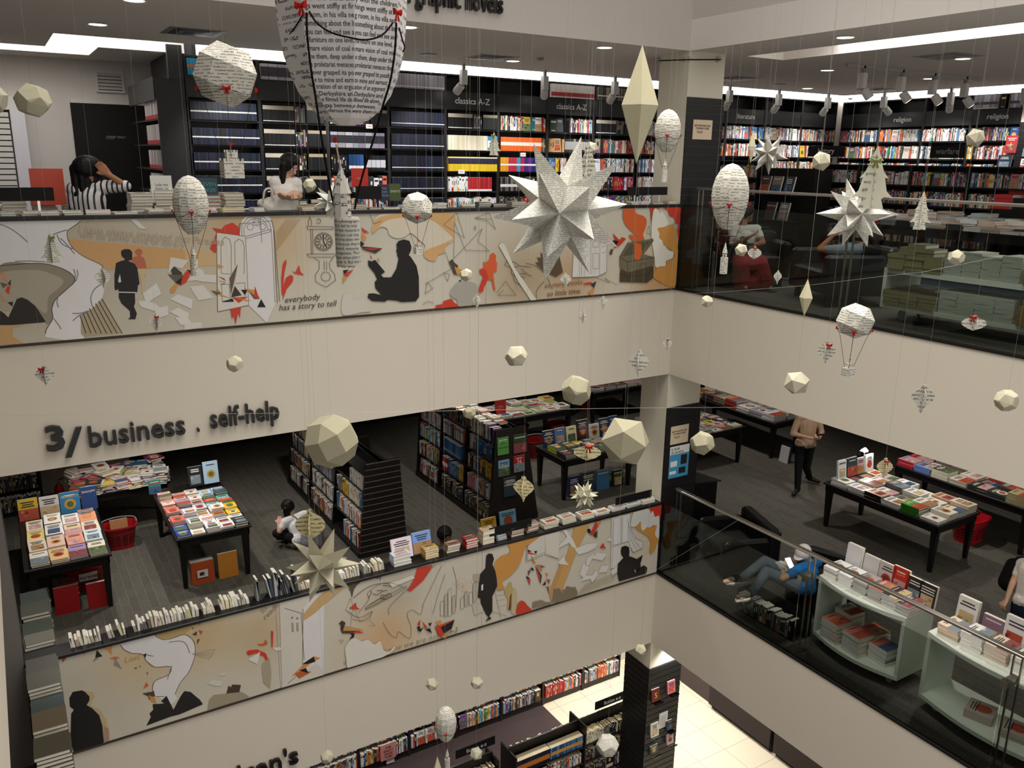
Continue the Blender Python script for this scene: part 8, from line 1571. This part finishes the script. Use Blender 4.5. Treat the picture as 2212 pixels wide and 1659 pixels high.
HB = plain('black_hair', '#120f0e', .45, .5)
def rel(c, **k): """joints as (x, y, z) offsets from c"""; return {a: V(c) + V(b) for a, b in k.items()}
def PY(px, py, y): return PX(px, py, y=y)
def stand(x, y, F, h, yaw, **over):
 """upright pose facing yaw; offsets scale with height h"""
 f = V((math.cos(yaw), math.sin(yaw), 0)); l = V((-f.y, f.x, 0)); o = V((x, y, F)); s = h / 1.7; P = lambda a, b, c: o + f * (a * s) + l * (b * s) + V((0, 0, c * s))
 j = dict(head=P(.02, 0, 1.58), neck=P(0, 0, 1.42), shl=P(0, .17, 1.36), shr=P(0, -.17, 1.36), ell=P(-.03, .22, 1.1), elr=P(-.03, -.22, 1.1), wrl=P(.06, .2, .88), wrr=P(.06, -.2, .88), hal=P(.09, .2, .75), har=P(.09, -.2, .75), pel=P(0, 0, .92), hil=P(0, .09, .9), hir=P(0, -.09, .9), knl=P(.03, .1, .49), knr=P(.03, -.1, .49), anl=P(0, .1, .08), anr=P(0, -.1, .08), tol=P(.16, .11, .03), tor=P(.16, -.11, .03))
 j.update({k: V(v) for k, v in over.items()}); return j
# the two shoppers behind the top ledge
y = .55
person('person in striped shirt with hand on long dark hair, behind the top ledge', stand(PY(190, 420, y).x, y, F4, 1.66, PI * .62, head=PY(188, 366, y), neck=PY(194, 396, y), shl=PY(160, 410, y), shr=PY(222, 404, y), ell=PY(158, 445, y), elr=PY(270, 402, y - .05), wrr=PY(236, 378, y - .1), har=PY(214, 356, y - .1), wrl=PY(166, 470, y + .1), hal=PY(172, 490, y + .15), pel=PY(196, 486, y)), (-.25, .9, -.1), SK1, plain('striped_shirt', '#d6d3d2', .85, 0, ('#2a2628', 7.5, (0, 0, .5))), plain('dark_trousers', '#1c1c22'), plain('shoe_black', '#161514'), HB, 1.2, hairlen=.24, hair_w=1.5)
y = .36
pw = person('person in a white blouse with folded arms looking down, behind the top ledge', stand(PY(612, 420, y).x, y, F4, 1.66, -PI * .4, head=PY(624, 357, y), neck=PY(616, 384, y), shl=PY(638, 397, y), shr=PY(596, 395, y), ell=PY(646, 424, y - .02), elr=PY(596, 418, y - .03), wrl=PY(628, 428, y - .12), hal=PY(604, 424, y - .16), wrr=PY(620, 425, y - .13), har=PY(634, 418, y - .12), pel=PY(610, 480, y)), (.45, -.75, -.6), SK2, plain('white_blouse', '#d9d4cc'), plain('dark_skirt', '#202024'), plain('shoe_black_b', '#161514'), HB, .55, hairlen=.19, hair_w=1.15)
m = MB(); p = PY(626, 425, y - .13); m.tube([p + V((.012, -.03, -.02)), p + V((.012, -.035, .025))], .014, '#d8d4c8', 8); m.build('wristwatch', METAL, pw)
bg = thing('cloth_bag', 'crumpled white cloth bag on the shoulder of the person in the white blouse', 'bag', PY(570, 448, y)); flesh('bag_body', [(PY(566, 440, y), .05, PY(582, 452, y), .075), (PY(582, 436, y), .05, PY(584, 470, y), .08)], plain('white_cotton', '#cfcac0'), bg, .009); m = MB(); m.tube(crs([PY(568, 436, y - .05), PY(572, 412, y - .08), PY(584, 408, y - .08), PY(590, 428, y - .06)], 4, False), .01, '#d4cfc6', 6); m.build('strap', CLOTH, bg)
# seated by the column, red skirt
D0 = 10.95
def Q(px, py, o=0, D=D0): return PX(px, py, d=D + o)
ps = person('person in white T-shirt and long red skirt sitting with a phone behind the top glass', JJ(head=Q(1612, 460, .15), neck=Q(1606, 482, .15), shl=Q(1634, 496, .15), shr=Q(1584, 498, .15), ell=Q(1648, 524, .05), elr=Q(1582, 532, .1), wrl=Q(1630, 528, -.15), hal=Q(1624, 546, -.2), wrr=Q(1618, 512, -.2), har=Q(1638, 502, -.24), pel=Q(1604, 556, .3), hil=Q(1620, 560, .25), hir=Q(1594, 560, .25), knl=Q(1640, 568, -.25), knr=Q(1602, 570, -.25), anl=Q(1652, 618, -.08), anr=Q(1602, 622, -.08), tol=Q(1664, 626, -.16), tor=Q(1610, 632, -.2)), (.45, -.62, -.5), SK1, plain('white_tshirt', '#d8d5cf'), None, None, plain('dark_brown_hair', '#1c1412', .45, .4), .5, skirt=plain('red_cloth', '#8e2f34', .85, .35), glasses=True, hairlen=.06)
m = MB(); p = Q(1644, 497, -.26); m.obox(p, RT * .09, UP * .012 + FW * .01, (UP * .2 + FW * -.3) * .12, '#141414'); single(m, 'mobile_phone', PLAST, 'dark phone held by the person in the red skirt', 'phone')
m = MB()
for c_ in (Q(1602, 630, -.12), Q(1658, 625, -.1)): m.obox(V((c_.x - .05, c_.y - .12, .002)), V((.09, 0, 0)), V((.02, .24, 0)), (0, 0, .015), '#5a4638')
m.build('sandal', CLOTH, ps)
# grey shirt, slumped in the big armchair
D1 = 10.15
Q1 = lambda px, py, o=0: PX(px, py, d=D1 + o)
person('person in grey shirt slumped in the big armchair, arm behind head, back to us', JJ(head=Q1(1884, 518, .0), neck=Q1(1862, 532, .05), shl=Q1(1806, 540, .1), shr=Q1(1868, 540, .02), ell=Q1(1770, 538, .15), elr=Q1(1896, 552, .2), wrl=Q1(1800, 508, .1), hal=Q1(1822, 496, .1), wrr=Q1(1880, 570, .5), har=Q1(1870, 575, .6), pel=Q1(1825, 572, .75), hil=Q1(1815, 572, .75), hir=Q1(1840, 575, .75), knl=Q1(1780, 560, 1.2), knr=Q1(1800, 565, 1.3), anl=Q1(1740, 582, 1.35), anr=Q1(1752, 590, 1.35), tol=Q1(1726, 574, 1.3), tor=Q1(1734, 592, 1.3)), (-.6, .6, -.2), SK1, plain('grey_shirt', '#7c8890', .8, .5), plain('dark_jeans', '#22262e'), plain('striped_trainer', '#d8d8d8', .6, 0, ('#141414', 9, (.3, .4, 0))), plain('brown_hair', '#241814', .45, .4), .5, hairlen=.12)
# middle storey: sitting on the floor by the first gondola
D2 = 12.55
Q2 = lambda px, py, o=0: PX(px, py, d=D2 + o)
person('person in white T-shirt and black trousers sitting cross-legged on the carpet, reading', JJ(head=Q2(622, 1096), neck=Q2(632, 1118, .0), shl=Q2(616, 1128, -.1), shr=Q2(658, 1112, .1), ell=Q2(604, 1148, -.15), elr=Q2(662, 1140, .3), wrl=Q2(602, 1132, .1), hal=Q2(604, 1122, .18), wrr=Q2(640, 1138, .4), har=Q2(628, 1136, .4), pel=Q2(652, 1162, .0), hil=Q2(642, 1164, -.08), hir=Q2(660, 1158, .08), knl=Q2(598, 1152, -.05), knr=Q2(625, 1142, .45), anl=Q2(622, 1160, .25), anr=Q2(612, 1160, .12), tol=Q2(632, 1160, .35), tor=Q2(600, 1162, .2)), (-.75, .55, -.55), SK2, plain('white_tshirt_b', '#e2e2e6'), plain('black_trousers', '#121214'), plain('shoe_black_c', '#161514'), HB, .5, hairlen=.22, hair_w=1.1)
bg = thing('shoulder_bag', 'grey shoulder bag with camouflage panel beside the person on the carpet', 'bag', Q2(672, 1180)); flesh('bag_body', [(Q2(662, 1158, -.1), .09, Q2(664, 1172, -.12), .1), (Q2(686, 1150), .09, Q2(686, 1172), .1)], plain('grey_canvas', '#77777c', .9, .4), bg, .01); m = MB(); m.tube(crs([Q2(630, 1112, -.16), Q2(645, 1125, -.2), Q2(655, 1150, -.22)], 4, False), .014, '#85858a', 6); m.build('strap', CLOTH, bg)
# dark curly head behind the ledge
p = PX(960, 1155, y=.62); person('person with short dark curly hair half hidden behind the middle ledge', {k_: v + V((0, 0, 0)) for k_, v in rel(p, head=(0, 0, 0), neck=(0, .02, -.17), shl=(.17, .02, -.22), shr=(-.17, .02, -.22), ell=(.22, -.02, -.46), elr=(-.22, -.02, -.46), wrl=(.12, -.2, -.5), wrr=(-.12, -.2, -.5), hal=(.06, -.28, -.48), har=(-.06, -.28, -.48), pel=(0, .12, -.62), hil=(.1, .12, -.64), hir=(-.1, .12, -.64), knl=(.22, -.2, -.68), knr=(-.22, -.2, -.68), anl=(.0, -.22, -.86), anr=(0, -.16, -.84), tol=(-.14, -.2, -.88), tor=(.14, -.2, -.86)).items()}, (.1, -.9, -.5), SK3, plain('green_tshirt', '#3c4a44'), plain('dark_shorts', '#202226'), plain('shoe_black_d', '#161514'), plain('curly_hair', '#100e0e', .7, .9), .4, hair_w=1.08)
# standing man with a phone
x, y = 4.25, 1.02
a = stand(x, y, F3, 1.76, -PI * .62); f = V((-.36, -.93, 0)); l = V((.93, -.36, 0))
a.update(wrl=V((x, y, F3 + 1.12)) + f * .3 + l * .07, wrr=V((x, y, F3 + 1.12)) + f * .3 - l * .07, hal=V((x, y, F3 + 1.16)) + f * .36 - l * .01, har=V((x, y, F3 + 1.16)) + f * .36 + l * .01, ell=V((x, y, F3 + 1.12)) + l * .27 + f * .02, elr=V((x, y, F3 + 1.12)) - l * .27 + f * .02, anr=PX(1722, 1062, y=.98), anl=PX(1748, 1045, y=1.25), knl=PX(1742, 1010, y=1.08))
for s, o_ in (('r', V((-.17, -.06, -.04))), ('l', V((.06, -.15, -.03)))): a['an' + s].z = F3 + .09; a['to' + s] = a['an' + s] + o_
person('person standing in a rolled-sleeve beige shirt and black trousers, looking at a phone', a, (-.3, -.8, -.5), SK2, plain('beige_shirt', '#b3967e', .85, .35), plain('navy_trousers', '#14161c'), plain('dark_loafer', '#241e1c', .4), HB, 1.35, thumb=(0, 0, 1))
m = MB(); p = V((x, y, F3 + 1.2)) + f * .4; m.obox(p - l * .06, l * .13, f * .01, V((0, 0, 1)) * .05 + f * .05, '#1a1214'); single(m, 'mobile_phone', PLAST, 'phone held by the standing person in beige', 'phone')
# reclining man in cap
D3 = 10.75
Q3 = lambda px, py, o=0: PX(px, py, d=D3 + o)
pr_ = person('person in blue T-shirt and white cap reclining in jeans, typing on a bright phone', JJ(head=Q3(1736, 1196, .1), neck=Q3(1748, 1216, .12), shl=Q3(1722, 1232, -.12), shr=Q3(1765, 1215, .25), ell=Q3(1690, 1250, -.18), elr=Q3(1738, 1226, .35), wrl=Q3(1692, 1228, .02), hal=Q3(1700, 1214, .06), wrr=Q3(1724, 1214, .15), har=Q3(1706, 1208, .12), pel=Q3(1744, 1268, .05), hil=Q3(1728, 1268, -.08), hir=Q3(1742, 1258, .1), knl=Q3(1655, 1235, -.1), knr=Q3(1652, 1212, .1), anl=Q3(1622, 1282, -.22), anr=Q3(1600, 1250, .02), tol=Q3(1598, 1292, -.3), tor=Q3(1566, 1256, -.1)), (-.75, .1, -.55), SK2, plain('blue_tshirt', '#1f6aa8', .8, .3), plain('grey_jeans', '#6a7480', .9, .4), None, plain('short_hair', '#16110f', .5, .3), .5, glasses=True, face_up=(-.35, 0, .9))
for s in 'lr':
 a_, b_ = {'l': (Q3(1622, 1282, -.22), Q3(1594, 1290, -.3)), 'r': (Q3(1600, 1250, .02), Q3(1564, 1254, -.1))}[s]; d_ = (b_ - a_).normalized(); flesh('shoe', [(a_ - d_ * .06, .042, a_ + d_ * .08, .046), (a_ + d_ * .08, .044, a_ + d_ * .2, .034)], plain('khaki_trainer_' + ('left' if s == 'l' else 'right'), '#4a463c'), pr_, .008, 2)
 m = MB(); dn = V((0, 0, -.045)); m.tube([a_ - d_ * .08 + dn, a_ + d_ * .08 + dn, a_ + d_ * .22 + dn * .8], [.036, .042, .03], '#d8d6ce', 8); m.build('shoe_sole', PLAST, pr_)
cp = Q3(1736, 1196, .1); R_ = frame3((-.75, .1, -.55), (-.35, 0, .9)); capo = thing('baseball_cap', 'white baseball cap on the reclining person in blue', 'cap', cp); m = MB()
m.blob(cp + R_ @ V((0, -.008, .03)), .112, '#e4e0dc', 16, 10, R_, (.86, 1.0, .95)); m.build('crown', CLOTH, capo, smooth=True)
m = MB(); m.faces([cp + R_ @ V((x_ * .07, .06 + .085 * math.sqrt(max(0, 1 - x_ * x_)), .035 - .02 * x_ * x_)) for x_ in [i / 5 for i in range(-5, 6)]] + [cp + R_ @ V((x_ * .075, .03, .05)) for x_ in [i / 5 for i in range(-5, 6)]], [(i, i + 1, 12 + i, 11 + i) for i in range(10)], '#e4e0dc'); o = m.build('brim', CLOTH, capo); s_ = o.modifiers.new('thick', 'SOLIDIFY'); s_.thickness = .006
m = MB(); m.blob(cp + R_ @ V((0, -.105, .035)), .026, '#1a1614', 10, 6, R_, (1.2, .4, .9)); m.build('strap_gap', CLOTH, capo)
ph = thing('mobile_phone', 'bright-screened phone in the hands of the reclining person', 'phone', Q3(1700, 1212, -.02)); u_ = (Q3(1706, 1228, -.02) - Q3(1696, 1206, .02)); r_ = (Q3(1708, 1206, -.02) - Q3(1698, 1208, .0)); r_ = r_.normalized() * .075; u_ = u_.normalized() * .15; nn_ = r_.cross(u_).normalized(); nn_ = nn_ if nn_.dot(FW) < 0 else -nn_; o_ = Q3(1694, 1205, -.05)
m = MB(); m.obox(o_, r_, u_, nn_ * .008, '#1a2048'); m.build('case', PLAST, ph); m = MB(); m.obox(o_ + nn_ * .0085 + r_ * .06 + u_ * .04, r_ * .88, u_ * .92, nn_ * .0006, '#fff'); m.build('screen', SCREEN, ph)
for i in range(3): m = MB(); b0 = Q3(1672 + i * 3, 1214 + i * 2, .06 - .01 * i); m.obox(b0, (Q3(1690, 1236, -.05) - Q3(1672, 1214, .0)).normalized() * .16, RT * .1 + UP * .02, -FW * .012, '#c8ccc8'); single(m, 'magazine', PAGE, ('white', 'second white', 'lowest white')[i] + ' magazine in the lap of the reclining person', 'magazine', 'magazines in the lap of the reclining person')
# passer-by at the frame edge with a rucksack
x, y = 2.95, -3.62
a = stand(x, y, F3, 1.66, -PI * .25); g_ = lambda px, py, o=0: PX(px, py, d=10.45 + o)
a.update(head=g_(2238, 1178), neck=g_(2226, 1200), shl=g_(2240, 1214, -.15), shr=g_(2208, 1218, .05), elr=g_(2186, 1262, -.02), wrr=g_(2174, 1296, -.05), har=g_(2164, 1310, -.06), pel=g_(2214, 1290), hir=g_(2204, 1294), hil=g_(2226, 1298), knr=g_(2194, 1340, .1), anr=g_(2176, 1388, .2), tor=g_(2180, 1400, .1), knl=g_(2222, 1350, -.1), anl=g_(2226, 1402, -.1), tol=g_(2236, 1412, -.2))
pb = person('person in white T-shirt and dark jeans walking off at the frame edge', a, (.6, -.7, 0), SK2, plain('white_tshirt_c', '#d8d0c6'), plain('blue_jeans', '#1c2436'), plain('shoe_black_e', '#1a1918'), HB, .5, curl=1.0, hairlen=.2)
bg = thing('rucksack', 'black rucksack worn by the person at the frame edge', 'bag', g_(2182, 1270)); flesh('bag_body', [(g_(2190, 1222, .3), .1, g_(2178, 1258, .3), .12), (g_(2206, 1218, .35), .1, g_(2192, 1255, .35), .1)], plain('black_nylon', '#0e0d0d', .8, .3), bg, .011)
